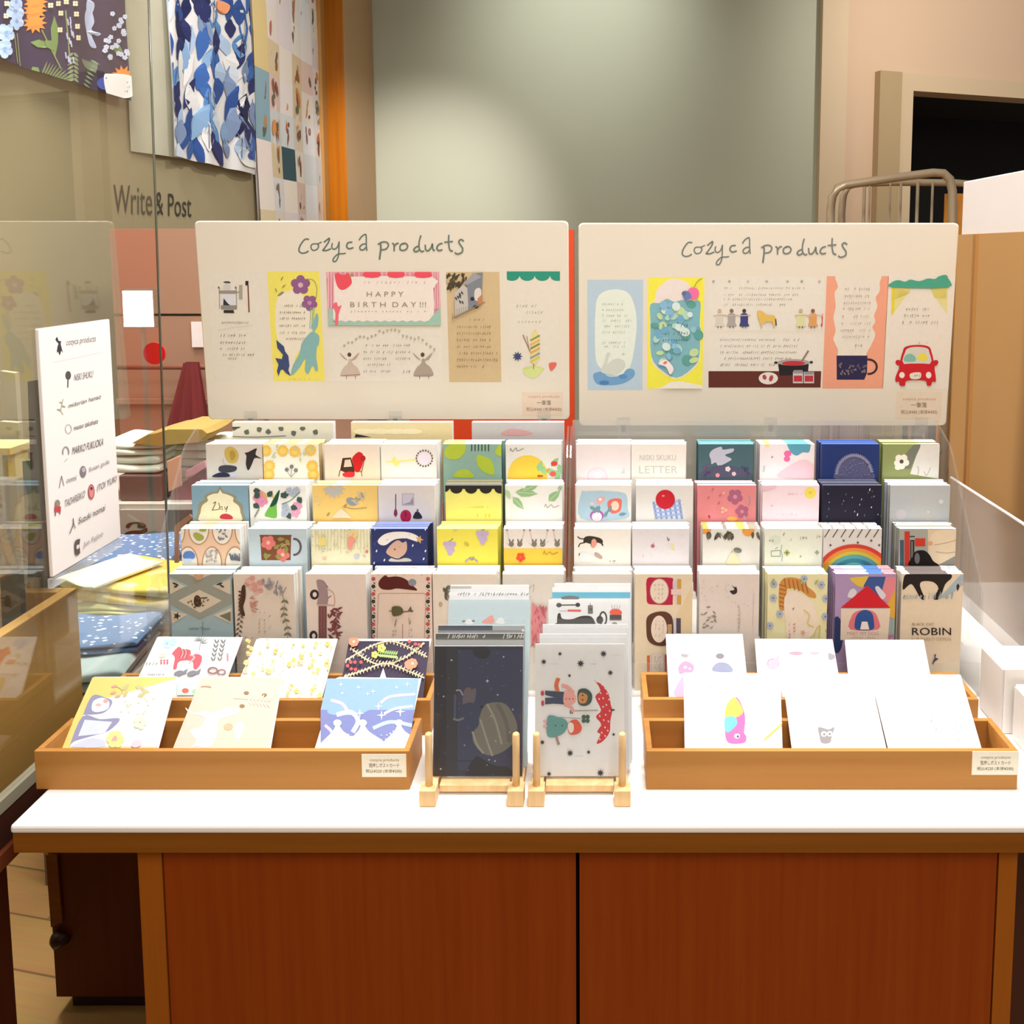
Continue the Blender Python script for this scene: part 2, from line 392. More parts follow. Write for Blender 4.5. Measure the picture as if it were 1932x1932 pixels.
m = MB(); rbox(m, a_in - 0.02, 4.7, 0, z_in + 0.02, -0.9, -0.88, DARK); rbox(m, a_in - 0.02, a_in - 0.001, 0, z_in + 0.02, -0.88, -0.13, DARK); rbox(m, a_in - 0.02, 4.7, z_in + .021, z_in + 0.04, -0.9, -0.13, DARK)
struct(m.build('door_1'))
m = MB(); rbox(m, a_out, a_in, 0, z_out, 0.001, 0.03, PILL); rbox(m, a_in, 4.7, z_in, z_out, 0.001, 0.03, PILL); struct(m.build('trim_3'))
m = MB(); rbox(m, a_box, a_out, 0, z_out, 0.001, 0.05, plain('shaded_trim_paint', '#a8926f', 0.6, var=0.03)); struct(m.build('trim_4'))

# lettering on the left wall
m = MB(); a = Art(m, (-1.35, 2.1, 1.65), (0, 1, 0), (0, 0, -1), (1, 0, 0), 1.2, 0.6, (0, 0, 1), 0.002)
a.T('Write', 213, 402, 55, '#3c3a30', 73, 0, .045); a.T('&', 292, 404, 44, '#3c3a30', 15, 0, .05); a.T('Post', 316, 407, 43, '#3c3a30', 44, 0, .05)
o = m.build('wall_lettering'); tag(o, 'dark lettering reading Write & Post on the beige left wall', 'lettering')

# ================================================================ cloths hanging on the left wall
def cloth_art(name, px0, px1, Yx, z0, z1, colr, seed, label, draw, wav=0.006, bottom=None, off=0.02):
    """hanging cloth on the left wall between two depths; draw(a) prints on it"""
    Y0, Y1 = px0, px1; X = Yx; rnd = random.Random(seed); ph = rnd.random() * 6
    def wave(aa, bb): return wav * math.sin(aa * 23 + ph) * (.4 + bb) + wav * .7 * math.sin(aa * 47 + bb * 9 + ph * 2)
    w, h = Y1 - Y0, z1 - z0
    m = MB()
    def sag(u): return 0 if bottom is None else bottom(u)
    fn = lambda u, v: (X + wave(u * w, v * h), Y0 + u * w, z1 - v * (h + sag(u)))
    m.grid(fn, 30, 24, ink(colr, .85))
    m.grid(lambda u, v: (X - .002 + wave((1 - u) * w, v * h), Y1 - u * w, z1 - v * (h + sag(1 - u))), 30, 24, ink(colr, .85))
    a = Art(m, (X, Y0, z1), (0, 1, 0), (0, 0, -1), (1, 0, 0), w, h, (0, 0, 3.019), 0.0015, seed, wave)
    draw(a); o = m.build(name); tag(o, label, 'hanging cloth', 'printed cloths on the left wall'); return o
def navy(a):
    g = a.rnd
    for (x, y, r) in ((85, 60, 55), (95, 120, 45), (20, 190, 50), (10, 280, 45), (90, 10, 40)):
        a.F(x, y, r * 1.15, '#a9c1e6', '#7f9fd0', 5, 20)
    for (x, y) in ((200, 60), (200, 130), (205, 10)):
        a.star(x, y, 62, '#e8803a', 11, .6)
    a.star(690, 430, 60, '#ef8a3e', 11, .55)
    a.blob([(490, 60), (520, 40), (545, 120), (530, 170), (575, 190), (560, 205), (530, 200), (555, 270), (520, 260), (495, 180), (480, 110)], '#b3bfe0')
    a.blob([(500, 0), (545, 20), (530, 80), (495, 60)], '#b3bfe0')
    for (x, y, l, an) in ((180, 240, 130, 10), (300, 90, 240, 88), (640, 240, 110, 60), (190, 380, 60, 60), (250, 230, 90, 40)):
        a.leaf(x, y, l, an, 22, '#6f8a54')
    for (x0, y0, x1, y1) in ((235, 170, 340, 390), (95, 190, 120, 380), (75, 200, 100, 360), (365, 60, 385, 350)):
        a.L([(x0, y0), (x1, y1)], 7, '#7d8a5a')
    for k in range(11): a.leaf(235 + k * 12, 430 + k * 5, 90, -70 + k * 4, 6, '#6d7b5a')
    for k in range(8): a.leaf(455 + k * 14, 330 + k * 3, 70, 60 + k * 5, 8, '#6a7f6a'); a.leaf(520 - k * 9, 340 + k * 22, 60, 30, 6, '#79907a')
    for k in range(9): a.leaf(400, 300 + k * 24, 40, 140, 8, '#7c8c6c'); a.leaf(400, 300 + k * 24, 40, 40, 8, '#7c8c6c')
    for x, y in ((320, 20), (335, 75), (415, 20), (420, 80), (425, 150), (430, 215), (20, 20), (15, 90), (365, 10), (275, 30), (330, 170)):
        a.F(x, y, 17, '#d9cfae' if x < 440 else '#c9d2ea', None, 4, 45)
    for _ in range(26):
        x, y = g.uniform(590, 715), g.uniform(70, 330); a.F(x, y, 14, '#c3cdea', None, 5, g.uniform(0, 90))
    for _ in range(12): x, y = g.uniform(355, 400), g.uniform(90, 330); a.L([(x, y), (x + 4, y + 34)], 7, '#a7aac9')
    a.blob([(585, 430), (615, 420), (740, 440), (735, 545), (640, 560), (610, 555), (590, 500)], '#e9e9f2')
    a.E(590, 475, 40, 36, '#3a55a8'); a.S(645, 470, 720, 520, '#8d93b5', 3, 12, 3)
cloth_art('hanging_cloth', 1.744, 2.5875, -1.322, atX(0, 112, -1.322).z, 2.78, '#2b2447', 3, 'navy floral print cloth with orange and pale blue flowers, hanging leftmost on the wall', navy, 0.003)
def blues(a):
    g = a.rnd; pal = ['#2f4f93', '#2a2f63', '#86a8cf', '#5a8ac2', '#a9bfdc', '#3c66ad', '#1f2450', '#7f93b8', '#c9d3e0']
    for j in range(11):
        for i in range(8):
            x, y = 930 + i * 74 + g.uniform(-24, 24), -20 + j * 88 + g.uniform(-26, 26); L = g.uniform(55, 115); w = g.uniform(20, 44); an = g.uniform(68, 112); ca, sa = math.cos(R(an)), math.sin(R(an))
            sh = [(-L, 0), (-L * .5, w * .8), (0, w), (L * .5, w * .6), (L, 0), (L * .5, -w * .7), (0, -w), (-L * .5, -w * .5)]
            c = g.choice(pal + ['#e3e3e4', '#e3e3e4', '#2f4f93', '#2a2f63'])
            a.blob([(x + p[0] * ca - p[1] * sa, y + p[0] * sa + p[1] * ca) for p in sh], c, 2)
            if g.random() < .6: a.L([(x - L * .8 * ca, y - L * .8 * sa), (x + L * .8 * ca, y + L * .8 * sa)], 3, '#4a4d66')
    a.blob([(1240, 0), (1300, 30), (1280, 80), (1235, 50)], '#e79a6e')
    a.blob([(1360, 850), (1470, 865), (1480, 950), (1390, 945), (1350, 900)], '#eceaf0'); a.E(1430, 885, 28, 24, '#3b4f9c')
cloth_art('hanging_cloth', atX(320, 150, -1.322).y, atX(479, 150, -1.322).y, -1.322, atX(335, 296, -1.322).z, 3.1, '#dcdbdc', 8, 'white cloth with blue watercolour leaf shapes, between the navy cloth and the patchwork cloth', blues, 0.0035)
def patch(a):
    g = a.rnd; pal = ['#e6dcd2', '#ded3d6', '#d9c9a6', '#e4dede', '#e9e2da', '#e2d4c6', '#dcc6a4', '#e6dedc', '#e8d9d4', '#dfe0e4', '#dfc3bb', '#d3d6d8']
    ink2 = ['#b0623c', '#8a5a48', '#c86c7a', '#5a6a52', '#7c5a50', '#d08a4a', '#6a5a5a', '#b88a5a']
    Y0, n, mrow = 0, 6, 11
    for j in range(mrow):
        for i in range(n):
            c = pal[g.randrange(12)]
            if (i, j) == (2, 8): c = '#34505a'
            if (i, j) in ((0, 6), (0, 7)): c = '#8aa9b8'
            if i == 0 and j in (3, 4, 5): c = '#dcc48c'
            x0, x1 = a.w * i / n, a.w * (i + 1) / n; y0, y1 = a.h * j / mrow, a.h * (j + 1) / mrow
            a.up(); a.raw([(x0, y0), (x1, y0), (x1, y1), (x0, y1)], ink(c))
            for _ in range(5):
                a.up(); cx, cy = x0 + (x1 - x0) * g.uniform(.25, .75), y0 + (y1 - y0) * g.uniform(.2, .8); rx, ry = g.uniform(.005, .018), g.uniform(.008, .04)
                mm = ink(g.choice(ink2) if c != '#34505a' else '#cfd6d2'); an = g.uniform(-.6, .6)
                a.raw([(cx + rx * math.cos(t) * math.cos(an) - ry * math.sin(t) * math.sin(an), cy + rx * math.cos(t) * math.sin(an) + ry * math.sin(t) * math.cos(an)) for t in [k * .7 for k in range(9)]], mm)
cloth_art('hanging_cloth', atX(480, 200, -1.332).y, atX(604, 200, -1.332).y, -1.332, 1.363, 2.87, '#e4dcd6', 5, 'patchwork print cloth of small illustrated squares, beside the orange wood column', patch, 0.004)
# pale sheer cloth that hangs behind the blue leaf print
m = MB(); Xs = -1.339; SHB = atX(262, 288, Xs).z; SHC = atX(476, 318, Xs).z; y0, y1 = atX(247, 250, Xs).y, atX(476, 250, Xs).y
m.grid(lambda u, v: (Xs + .004 * math.sin(u * 20 + v * 4), y0 + u * (y1 - y0), 2.93 - v * (2.93 - (SHB + (SHC - SHB) * u))), 24, 12, plain('sheer_cloth', '#b4b09c', .8, var=.16, nscale=9))
tag(m.build('hanging_cloth'), 'pale grey-beige sheer cloth hanging just behind the blue leaf print cloth', 'hanging cloth', 'printed cloths on the left wall')

# ================================================================ behind, left: salmon fixture, orange panel
SAL = plain('salmon_lacquer', '#97725f', 0.22, var=0.04, nscale=4)
ex = empty('display_cabinet', (-0.86, 2.2, 0), 'salmon lacquered display cabinet back behind the left sign', 'cabinet')
xl, xr = -1.16, -0.56
m = MB(); zt = atY(300, 431, 2.15).z; zs = atY(330, 594, 2.15).z
m.box(xl, xr, 2.15, 2.35, zs + .003, zt, SAL); m.build('upper_panel', ex)
m = MB(); m.box(xl, xr, 2.152, 2.35, 0.02, zs - .003, SAL); m.build('lower_panel', ex)
m = MB(); zr = atY(330, 692, 2.13).z; m.tube([(xl + .02, 2.12, zr), (xr - .02, 2.12, zr)], .006, plain('brown_rail', '#7a4a3c', .4)); m.build('rail', ex)
m = MB(); zr = atY(330, 752, 2.15).z; m.box(xl, xr, 2.140, 2.151, zr - .012, zr, SAL); m.build('ledge', ex)
m = MB(); p, q = atY(361, 607, 2.148), atY(392, 655, 2.148); m.box(p.x, q.x, 2.146, 2.1495, q.z, p.z, ink('#cfc3c2')); m.build('notice', ex)['label'] = 'small pale paper notice'
m = MB(); pa, pb, pc, pd = atY(346, 684, 2.1), atY(372, 684, 2.1), atY(392, 806, 2.1), atY(314, 806, 2.1)
def bagfn(u, v):
    l = pa.lerp(pd, v); r = pb.lerp(pc, v); p = l.lerp(r, u); return (p.x, p.y - .012 * math.sin(math.pi * u) - .006 * math.sin(u * 19) * v, p.z)
BAGM = plain('dark_red_cloth', '#6a1e20', .75, var=.25, nscale=14)
m.grid(bagfn, 18, 10, BAGM); m.grid(lambda u, v: (lambda p: (p[0], 2.112, p[2]))(bagfn(1 - u, v)), 18, 10, BAGM)
tag(m.build('hanging_bag'), 'dark red cloth bag flaring downward, hung from the salmon cabinet rail', 'bag')
m = MB(); p = atY(1072, 433, 1.9); q = atY(1084, 850, 1.9); m.box(p.x - .34, q.x, 1.9, 1.93, 0.0, p.z, plain('orange_red_paint', '#c23a10', .45, var=.06)); tag(m.build('panel_board'), 'tall orange-red panel standing upright behind the gap between the signs', 'panel')
m = MB(); p = atY(618, 700, 2.42); q = atY(662, 700, 2.42); m.box(p.x, q.x, 2.42, 2.46, 0, 1.2, wood('#6d3a16', '#84481d', 'Z', .6, .4, 'dark_post_wood')); tag(m.build('wooden_post'), 'brown wooden post glimpsed below the left sign', 'post')
# red round sticker on the back edge of the glass
# ================================================================ glass partition on the left of the counter
g = empty('glass_partition', (-0.601, 0.8, 0.7398), 'clear glass partition along the left edge of the white counter', 'partition')
m = MB(); m.hexa([(-0.6015, 0.3, .7887), (-0.6005, 0.3, .7887), (-0.6005, 0.3, 1.97), (-0.6015, 0.3, 1.97), (-0.6015, 1.2177, .7887), (-0.6005, 1.2177, .7887), (-0.6005, 1.2477, 1.97), (-0.6015, 1.2477, 1.97)], GLASS); m.build('pane', g)
m = MB(); m.tube([(-0.601, 1.2182, .789), (-0.601, 1.2475, 1.955)], 0.0016, plain('glass_edge', '#5a594c', .2)); m.build('polished_edge', g)['label'] = 'dark greenish polished back edge of the pane'
m = MB(); m.box(-0.606, -0.596, 0.3, 1.2177, .7755, .7885, plain('pale_metal_channel', '#8f8a78', .4)); m.build('channel', g)['label'] = 'pale grey bottom channel'
m = MB(); m.box(-0.605, -0.597, 0.3, 1.2177, .7398, .7753, plain('dark_base_rail', '#3a1a10', .6)); m.build('base_rail', g)['label'] = 'dark brown rail under the channel'
pm = atX(295, 666, -0.583)
m = MB(); NS = 32; cy, cz = atY(295, 666, 1.25).xz; rr = 21 / 1700 * 1.25
m.mesh([(cy + rr * math.cos(2 * math.pi * k / NS), y, cz + rr * math.sin(2 * math.pi * k / NS)) for y in (1.2440, 1.2455) for k in range(NS)],
       [tuple(range(NS)), tuple(range(NS, 2 * NS))[::-1]] + [(k, k + NS, (k + 1) % NS + NS, (k + 1) % NS) for k in range(NS)], ink('#f01428'))
m.build('warning_dot', g)['label'] = 'round bright red warning sticker'

# guessed lamp, added behind the left sign to give the glare in the glass
lv = atY(266, 582, 1.36); lx = -1.202 - lv.x
em = bpy.data.materials.new('lamp_face'); em.use_nodes = True; b_ = em.node_tree.nodes['Principled BSDF']; b_.inputs['Emission Color'].default_value = (1, .98, .94, 1); b_.inputs['Emission Strength'].default_value = 20
lp = empty('guessed_lamp', (lx, 1.36, lv.z - .03), 'small guessed lamp added behind the left sign, mirrored in the glass at left', 'lamp')
m = MB(); m.box(lx - .024, lx + .024, 1.353, 1.372, lv.z - .030, lv.z + .030, plain('lamp_housing', '#55524c', .4), bev=.003); m.build('housing', lp)
m = MB(); m.box(lx - .021, lx + .021, 1.350, 1.3528, lv.z - .027, lv.z + .027, em); m.build('light_panel', lp)['label'] = 'glowing white face'
m = MB(); m.tube([(lx, 1.3625, lv.z - .0302), (lx, 1.3625, .8196)], .004, plain('lamp_housing', '#55524c', .4)); m.build('stem', lp)
m = MB(); m.tube([(lx, 1.3625, .8003), (lx, 1.3625, .8195)], .03, plain('lamp_housing', '#55524c', .4), 20); m.build('foot', lp)
# ================================================================ the counter
ct = empty('display_counter', (-0.02, 1.1, 0), 'white-topped wooden display counter holding all the card racks and trays', 'counter')
m = MB(); m.box(-0.551, 0.62, 0.7943, 1.42, 0.7918, 0.80, WHITE, bev=.0025); m.build('worktop', ct)['label'] = 'thin white laminate worktop'
m = MB(); m.box(-0.549, 0.618, 0.7952, 1.418, 0.7726, 0.7914, BANDWOOD); m.build('edge_board', ct)['label'] = 'lighter wood edge board under the worktop'
YC = 0.812
def ux(px, py=1700): return atY(px, py, YC).x
xs0, xs1, xmid, xs2, xs3 = ux(264), ux(311), ux(1090), ux(1879), ux(1916)
m = MB(); m.box(xs0, xs1 - .0012, YC, 1.40, 0.06, .7722, STILE); m.build('stile', ct)
m = MB(); m.box(xs2 + .0012, xs3, YC, 1.40, 0.06, .7722, STILE); m.build('stile', ct)
m = MB(); m.box(xs1 + .0002, xmid - .0018, YC + .001, YC + .02, 0.06, .7720, CABWOOD); m.build('door', ct)
m = MB(); m.box(xmid + .0018, xs2 - .0002, YC + .001, YC + .02, 0.06, .7720, CABWOOD); m.build('door', ct)
m = MB(); m.box(xs1, xs2, YC + .03, 1.39, 0.06, .7715, plain('dark_inside', '#2a1208', .8)); m.build('carcass', ct)
m = MB(); m.box(xs0 + .02, xs3 - .02, YC + .05, 1.37, 0.0, .059, plain('dark_plinth', '#2b160c', .7)); m.build('plinth', ct)
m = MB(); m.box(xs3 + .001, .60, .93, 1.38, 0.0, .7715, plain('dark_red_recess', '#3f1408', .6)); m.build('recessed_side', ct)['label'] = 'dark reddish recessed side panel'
# dark storage unit standing behind, under the textile table
DKB = wood('#5f2c17', '#6a331d', 'Z', .7, .5, 'dark_brown_board')
# ================================================================ trays of postcards
def tray(x0, x1, y0, y1, label, price=None):
    t = empty('wooden_tray', ((x0 + x1) / 2, (y0 + y1) / 2, .8003), label, 'tray', 'orange wooden postcard trays')
    zb, zt, th = .8003, .8405, .006
    def part(n, a): mm = MB(); mm.box(*a, TRAYWOOD, bev=.0007); return mm.build(n, t)
    part('front_panel', (x0, x1, y0, y0 + th, zb, zt)); part('back_panel', (x0, x1, y1 - th, y1, zb, zt))
    part('side_panel', (x0, x0 + th, y0 + th, y1 - th, zb, zt)); part('side_panel', (x1 - th, x1, y0 + th, y1 - th, zb, zt))
    part('base', (x0 + th, x1 - th, y0 + th, y1 - th, zb, zb + .004))
    if price:
        (px0, py0, px1, py1) = price; mm = MB(); yy = y0 - .0006
        p, q = atY(px0, py0, yy), atY(px1, py1, yy); mm.box(p.x, q.x, yy, y0, q.z, p.z, ink('#e9e0cd'))
        a = Art(mm, (p.x, yy, p.z), (1, 0, 0), (0, 0, -1), (0, -1, 0), q.x - p.x, p.z - q.z, (px0, py0, (1)), 8e-5)
        a.fr = (px0, py0, 84 / (px1 - px0) * 1.0)
        a.T('cozyca products', 16, 13, 5.2, '#8a7a6a', 54); a.T('箔押しポストカード', 14, 24, 6, '#5a5248', 56); a.T('税込¥220 (本体¥200)', 8, 34, 5, '#5a5248', 67)
        o = mm.build('price_label', t); o['label'] = 'cream printed price label'
    return t
L0, L1, R0, R1 = -.5612, -.1885, .0472, .4170
tray(L0, L1, .851, .9155, 'orange wooden tray at the front left with three postcards and a price label', (682, 1423, 767, 1466))
tray(L0 + .002, L1 + .002, .953, 1.0185, 'orange wooden tray at the back left, partly hidden behind the front left tray')
tray(R0, R1, .851, .9155, 'orange wooden tray at the front right with glossy white postcards and a price label', (1835, 1418, 1921, 1462))
tray(R0 + .002, R1 + .004, .955, 1.0205, 'orange wooden tray at the back right, behind the front right tray')

# postcards leaning in the trays -------------------------------------------------
def lean_card(yb, elev, tl, tr, br, bl, colr, label, draw, frame, n_behind=1, zb=.8055, edge='#f3f0ec', border=None, seed=1, th=.0011):
    """card whose plane rises at elev degrees from the tray floor line y = yb; the four corners are read where they show, the
    hidden foot is carried on down to the tray floor"""
    U = Vector((1, 0, 0)); V = Vector((0, -math.cos(R(elev)), -math.sin(R(elev)))); N = U.cross(-V).normalized()
    if N.z < 0: N = -N
    O = Vector((0, yb, zb))
    def hit(p):
        d = ray(*p); t = (O - EYE).dot(N) / d.dot(N); return EYE + d * t
    P = [hit(p) for p in (tl, tr, br, bl)]
    def ext(top, bot):
        d = bot - top; t = (zb - top.z) / d.z; return top + d * t
    BR, BL = ext(P[1], P[2]), ext(P[0], P[3])
    outs = []
    for k in range(n_behind, -1, -1):
        mm = MB(); sh = -N * (th * 1.25 * k) + (P[0] - BL).normalized() * (.0012 * k if k else 0) + Vector((.0009 * k, 0, 0))
        c = [BL + sh, BR + sh, P[1] + sh, P[0] + sh]; b = [q - N * th for q in c]
        mm.hexa(c + b, ink(edge), [ink(colr) if k == 0 else None] + [None] * 5)
        if k == 0:
            a = Art(mm, P[0] + N * 0, U, V, N, 1, 1, frame, 1.5e-4, seed)
            w0 = (P[1] - P[0]).dot(U); a.inset = (min(0, (BL - P[0]).dot(U)) , 0, max(w0, (BR - P[0]).dot(U)), (BL - P[0]).dot(V) - .001)
            a.quad = (BL, BR, P[1], P[0]); draw(a)
            o = mm.build('postcard'); tag(o, label, 'postcard', 'postcards in the wooden trays')
        else:
            o = mm.build('postcard'); tag(o, 'spare copy tucked directly behind the ' + label, 'postcard', 'postcards in the wooden trays')
            if len(o['label'].split()) > 16: o['label'] = ' '.join(o['label'].split()[:16])
        outs.append(o)
    return outs
Z5 = (40, 1180, 4.83); Z6 = (400, 1180, 4.391); Z8 = (1180, 1160, 2.569)
def c_yellow(a):
    a.P([(645, 645), (690, 645), (800, 660), (1430, 480), (1240, 1105), (440, 1105)], '#fdfbf6')
    a.blob([(650, 640), (760, 655), (830, 690), (800, 760), (730, 805), (590, 815), (570, 800)], '#8f90b0'); a.blob([(660, 690), (740, 660), (800, 690), (790, 760), (700, 790), (645, 770)], '#f4f1ef')
    a.E(770, 690, 24, 20, '#e8a3a6'); a.E(705, 725, 28, 14, '#eab0b2')
    a.blob([(560, 830), (720, 855), (900, 850), (800, 960), (640, 1010), (480, 1060), (440, 1105)], '#8f90b0'); a.P([(580, 860), (830, 880), (760, 985), (520, 1010)], '#cdd5ea')
    a.blob([(500, 1080), (620, 1030), (760, 1050), (740, 1110), (480, 1110)], '#c5cbe0')
    for x, y, an in ((920, 590, -40), (1040, 560, 10), (930, 660, -60), (1060, 650, -20), (1090, 590, 15)): a.leaf(x, y, 85, an, 20, '#c2b887')
    for x, y in ((850, 555), (840, 615), (880, 650)): a.E(x, y, 28, 12, '#ef9f94', -15)
    a.curve([(860, 555), (910, 580), (920, 620), (880, 650)], 6, '#b9a878')
    for _ in range(16): a.leaf(a.rnd.uniform(920, 1220), a.rnd.uniform(660, 800), 36, a.rnd.uniform(0, 360), 7, '#e6e0bf')
    a.F(1085, 890, 60, '#fdf3c4'); a.F(860, 1040, 80, '#fbe98f', '#f2a99e', 6); a.E(850, 1035, 34, 14, '#eea39f', -50); a.E(1055, 1080, 50, 34, '#f6c3d2', -20)
lean_card(.866, 40, (174.6, 1278), (332, 1277), (296.7, 1409), (115.6, 1409), '#d9c97a', 'yellow-edged floral postcard, leftmost in the front left tray', c_yellow, Z5)
def c_pink(a):
    a.blob([(-220, 280), (-150, 330), (-60, 310), (20, 330), (60, 300), (150, 280), (230, 300), (160, 350), (60, 380), (50, 470), (20, 560), (-30, 610), (-140, 600), (-200, 640), (-130, 560), (-180, 470), (-90, 440), (-60, 360), (-180, 330)], '#fbfaf8')
    a.blob([(200, 420), (250, 400), (265, 450), (215, 560), (185, 480)], '#faf4ee'); a.E(135, 440, 38, 28, '#c6a98c', -10)
    for x, y in ((285, 160), (435, 178), (250, 268)): a.E(x, y, 22, 15, '#8f7458')
    a.L([(180, 200), (300, 210), (480, 230)], 8, '#e3c7b0')
    for k in range(12): a.leaf(300 + k * 15, 210 + k * 2, 60, (-60 if k % 2 else 60), 8, '#e9d0ba' if k % 3 else '#e9e2c4')
    for k in range(5): a.leaf(-60 + k * 14, 90 + k * 6, 40, 150 + k * 20, 8, '#dcb8a4')
lean_card(.866, 40, (379.5, 1278), (531, 1278), (508, 1411), (327, 1410), '#d5beb0', 'peach postcard with a white deer shape, middle of the front left tray', c_pink, (400, 1180 + 400 / 4.391, 4.391))
def c_blue(a):
    a.R(800, 440, 1800, 700, '#86a5cc'); a.R(900, 700, 1720, 1100, '#747cae')
    a.blob([(960, 700), (1100, 660), (1300, 690), (1200, 740), (1000, 740)], '#86a5cc')
    a.curve([(990, 620), (1080, 650), (1130, 720)], 26, '#d9b3e0'); a.curve([(1400, 640), (1480, 590), (1680, 570)], 22, '#d3b5e6'); a.curve([(940, 830), (990, 880), (1000, 940)], 24, '#d9b3e0')
    a.curve([(1340, 850), (1480, 800), (1660, 830)], 30, '#a9bfe6'); a.curve([(1430, 730), (1520, 690), (1660, 670)], 20, '#eef2fa')
    a.curve([(1040, 740), (1150, 720), (1210, 790), (1170, 880)], 36, '#f4f4f6')
    for x, y, s in ((1380, 670, 34), (1560, 715, 44), (1225, 730, 38), (1405, 745, 40), (1070, 490, 22), (1215, 515, 20), (1335, 550, 24), (1620, 490, 24), (1530, 515, 18), (1080, 565, 16), (1290, 570, 18)): a.star(x, y, s, '#eef3fb', 4, .22)
    for cx in (1040, 1250, 1550): a.blob([(cx, 810), (cx + 50, 880), (cx + 190, 980), (cx + 200, 1080), (cx - 220, 1080), (cx - 140, 980), (cx - 40, 880)], '#f6f5f4'); a.E(cx, 810, 34, 28, '#efe3d6')
    a.dots(1060, 880, 1640, 960, 26, 4, 8, '#e6ebf6')
lean_card(.866, 40, (634.6, 1279), (790, 1282), (762, 1412), (594, 1412), '#f3f2f3', 'blue postcard with white dancers and stars, rightmost in the front left tray', c_blue, Z6, 2)
def c_horse(a):
    a.blob([(1375, 255), (1435, 195), (1470, 215), (1540, 225), (1550, 270), (1600, 260), (1645, 280), (1640, 340), (1600, 400), (1570, 390), (1560, 330), (1480, 320), (1430, 340), (1415, 395), (1385, 395), (1400, 300), (1385, 270)], '#e5616c')
    for k in range(5): a.curve([(1450 + k * 14, 215), (1460 + k * 15, 250), (1440 + k * 15, 300)], 5, '#c9bdbd' if k % 2 else '#6d5d60')
    a.curve([(1540, 270), (1580, 290), (1530, 345)], 14, '#b5b0b2')
    a.F(1330, 165, 44, '#b7d3e8', '#93b7d6', 6); a.F(1385, 150, 34, '#b7d3e8', None, 6); a.E(1290, 275, 34, 20, '#c3cdb8', -20)
    for k in range(8): a.leaf(1640, 140 + k * 4, 75, 180 + k * 24, 4, '#8d9296')
    a.L([(1640, 130), (1625, 225)], 5, '#8d9296')
    for c in range(2):
        for k in range(5): a.leaf(1785 + c * 60 - k * 8, 165 + k * 40, 48, -60, 6, '#6f7274'); a.leaf(1785 + c * 60 - k * 8, 165 + k * 40, 48, -120, 6, '#6f7274')
    for k in range(6): a.E(1280 + (k % 3) * 28, 345 - (k // 3) * 22, 9, 9, '#dc5a63')
    for k in range(4): a.E(1885, 265 + k * 18, 10, 7, '#d77a86')
    a.T('narurv', 1160, 460, 26, '#6e6f86', 150); a.S(1140, 350, 1250, 350, '#9aa08f', 1, 36, 5)
    for x, y in ((1440, 440), (1560, 440)): a.E(x, y, 46, 24, '#7d7f88', -15); a.P([(x + 35, y - 15), (x + 85, y - 45), (x + 70, y), (x + 35, y + 8)], '#7d7f88')
    a.ring(1750, 415, 42, 26, 15, '#8d6c66'); a.ring(1830, 430, 34, 22, 13, '#8d6c66')
    a.R(1425, 510, 1610, 640, '#bcd6d0'); a.E(1500, 600, 32, 24, '#e06a5c'); a.E(1590, 610, 30, 26, '#9fc3a0')
lean_card(.968, 44, (296.7, 1202), (455, 1203), (428, 1276), (261.5, 1277), '#f4f6f9', 'white postcard with a red toy horse, leftmost in the back left tray', c_horse, Z5)
def c_flor(a):
    g = a.rnd
    for _ in range(64):
        x, y = g.uniform(280, 1000), g.uniform(120, 600); a.F(x, y, g.uniform(13, 25), g.choice(['#f6dc8e', '#f3cf86', '#faeab0', '#eec07c']), '#e9a95e', 5, g.uniform(0, 90))
    for _ in range(26): a.leaf(g.uniform(300, 980), g.uniform(130, 580), 34, g.uniform(0, 360), 7, '#b4b6a4')
lean_card(.968, 44, (484, 1206), (632, 1207), (603, 1316), (437, 1316), '#fbfaf6', 'white postcard scattered with small yellow flowers, middle of the back left tray', c_flor, Z6, 2)
def c_dark(a):
    a.R(1040, 130, 1800, 700, '#3e3548'); W1 = '#cfc0a0'
    for pts in ([(1110, 290), (1300, 180), (1480, 130), (1650, 190), (1780, 260)], [(1150, 190), (1290, 290), (1430, 330), (1620, 260), (1760, 150)], [(1100, 430), (1260, 380), (1440, 320), (1620, 380), (1760, 440)]):
        a.curve(pts, 12, W1, 4)
        for i in range(len(pts) - 1):
            for k in range(6):
                x = pts[i][0] + (pts[i + 1][0] - pts[i][0]) * k / 6; y = pts[i][1] + (pts[i + 1][1] - pts[i][1]) * k / 6; a.leaf(x, y, 30, -50, 5, '#e0d2b4'); a.leaf(x, y, 26, 90, 5, W1)
    for x, y in ((1640, 335), (1665, 325), (1180, 145)): a.F(x, y, 42, '#e88d72', '#f3c0a0', 7)
    for x, y in ((1130, 345), (1155, 315), (1190, 315), (1160, 370), (1240, 315), (1195, 375), (1640, 145), (1690, 165), (1720, 170)): a.E(x, y, 14, 14, '#de5a56')
    for k in range(9): a.leaf(1380 + k * 18, 245 + k * 2, 44, -60, 8, '#8fae6a'); a.leaf(1380 + k * 18, 245 + k * 2, 40, 50, 8, '#a9bf7c')
    a.F(1410, 200, 36, '#e3d469'); a.F(1355, 255, 30, '#e3d469'); a.P([(1425, 365), (1450, 450), (1395, 450)], '#e9e8ee')
lean_card(.968, 44, (663, 1206), (812, 1206), (787, 1316), (640, 1316), '#d9cdd2', 'dark purple postcard with leafy diamond garlands, rightmost in the back left tray', c_dark, Z6, 1)
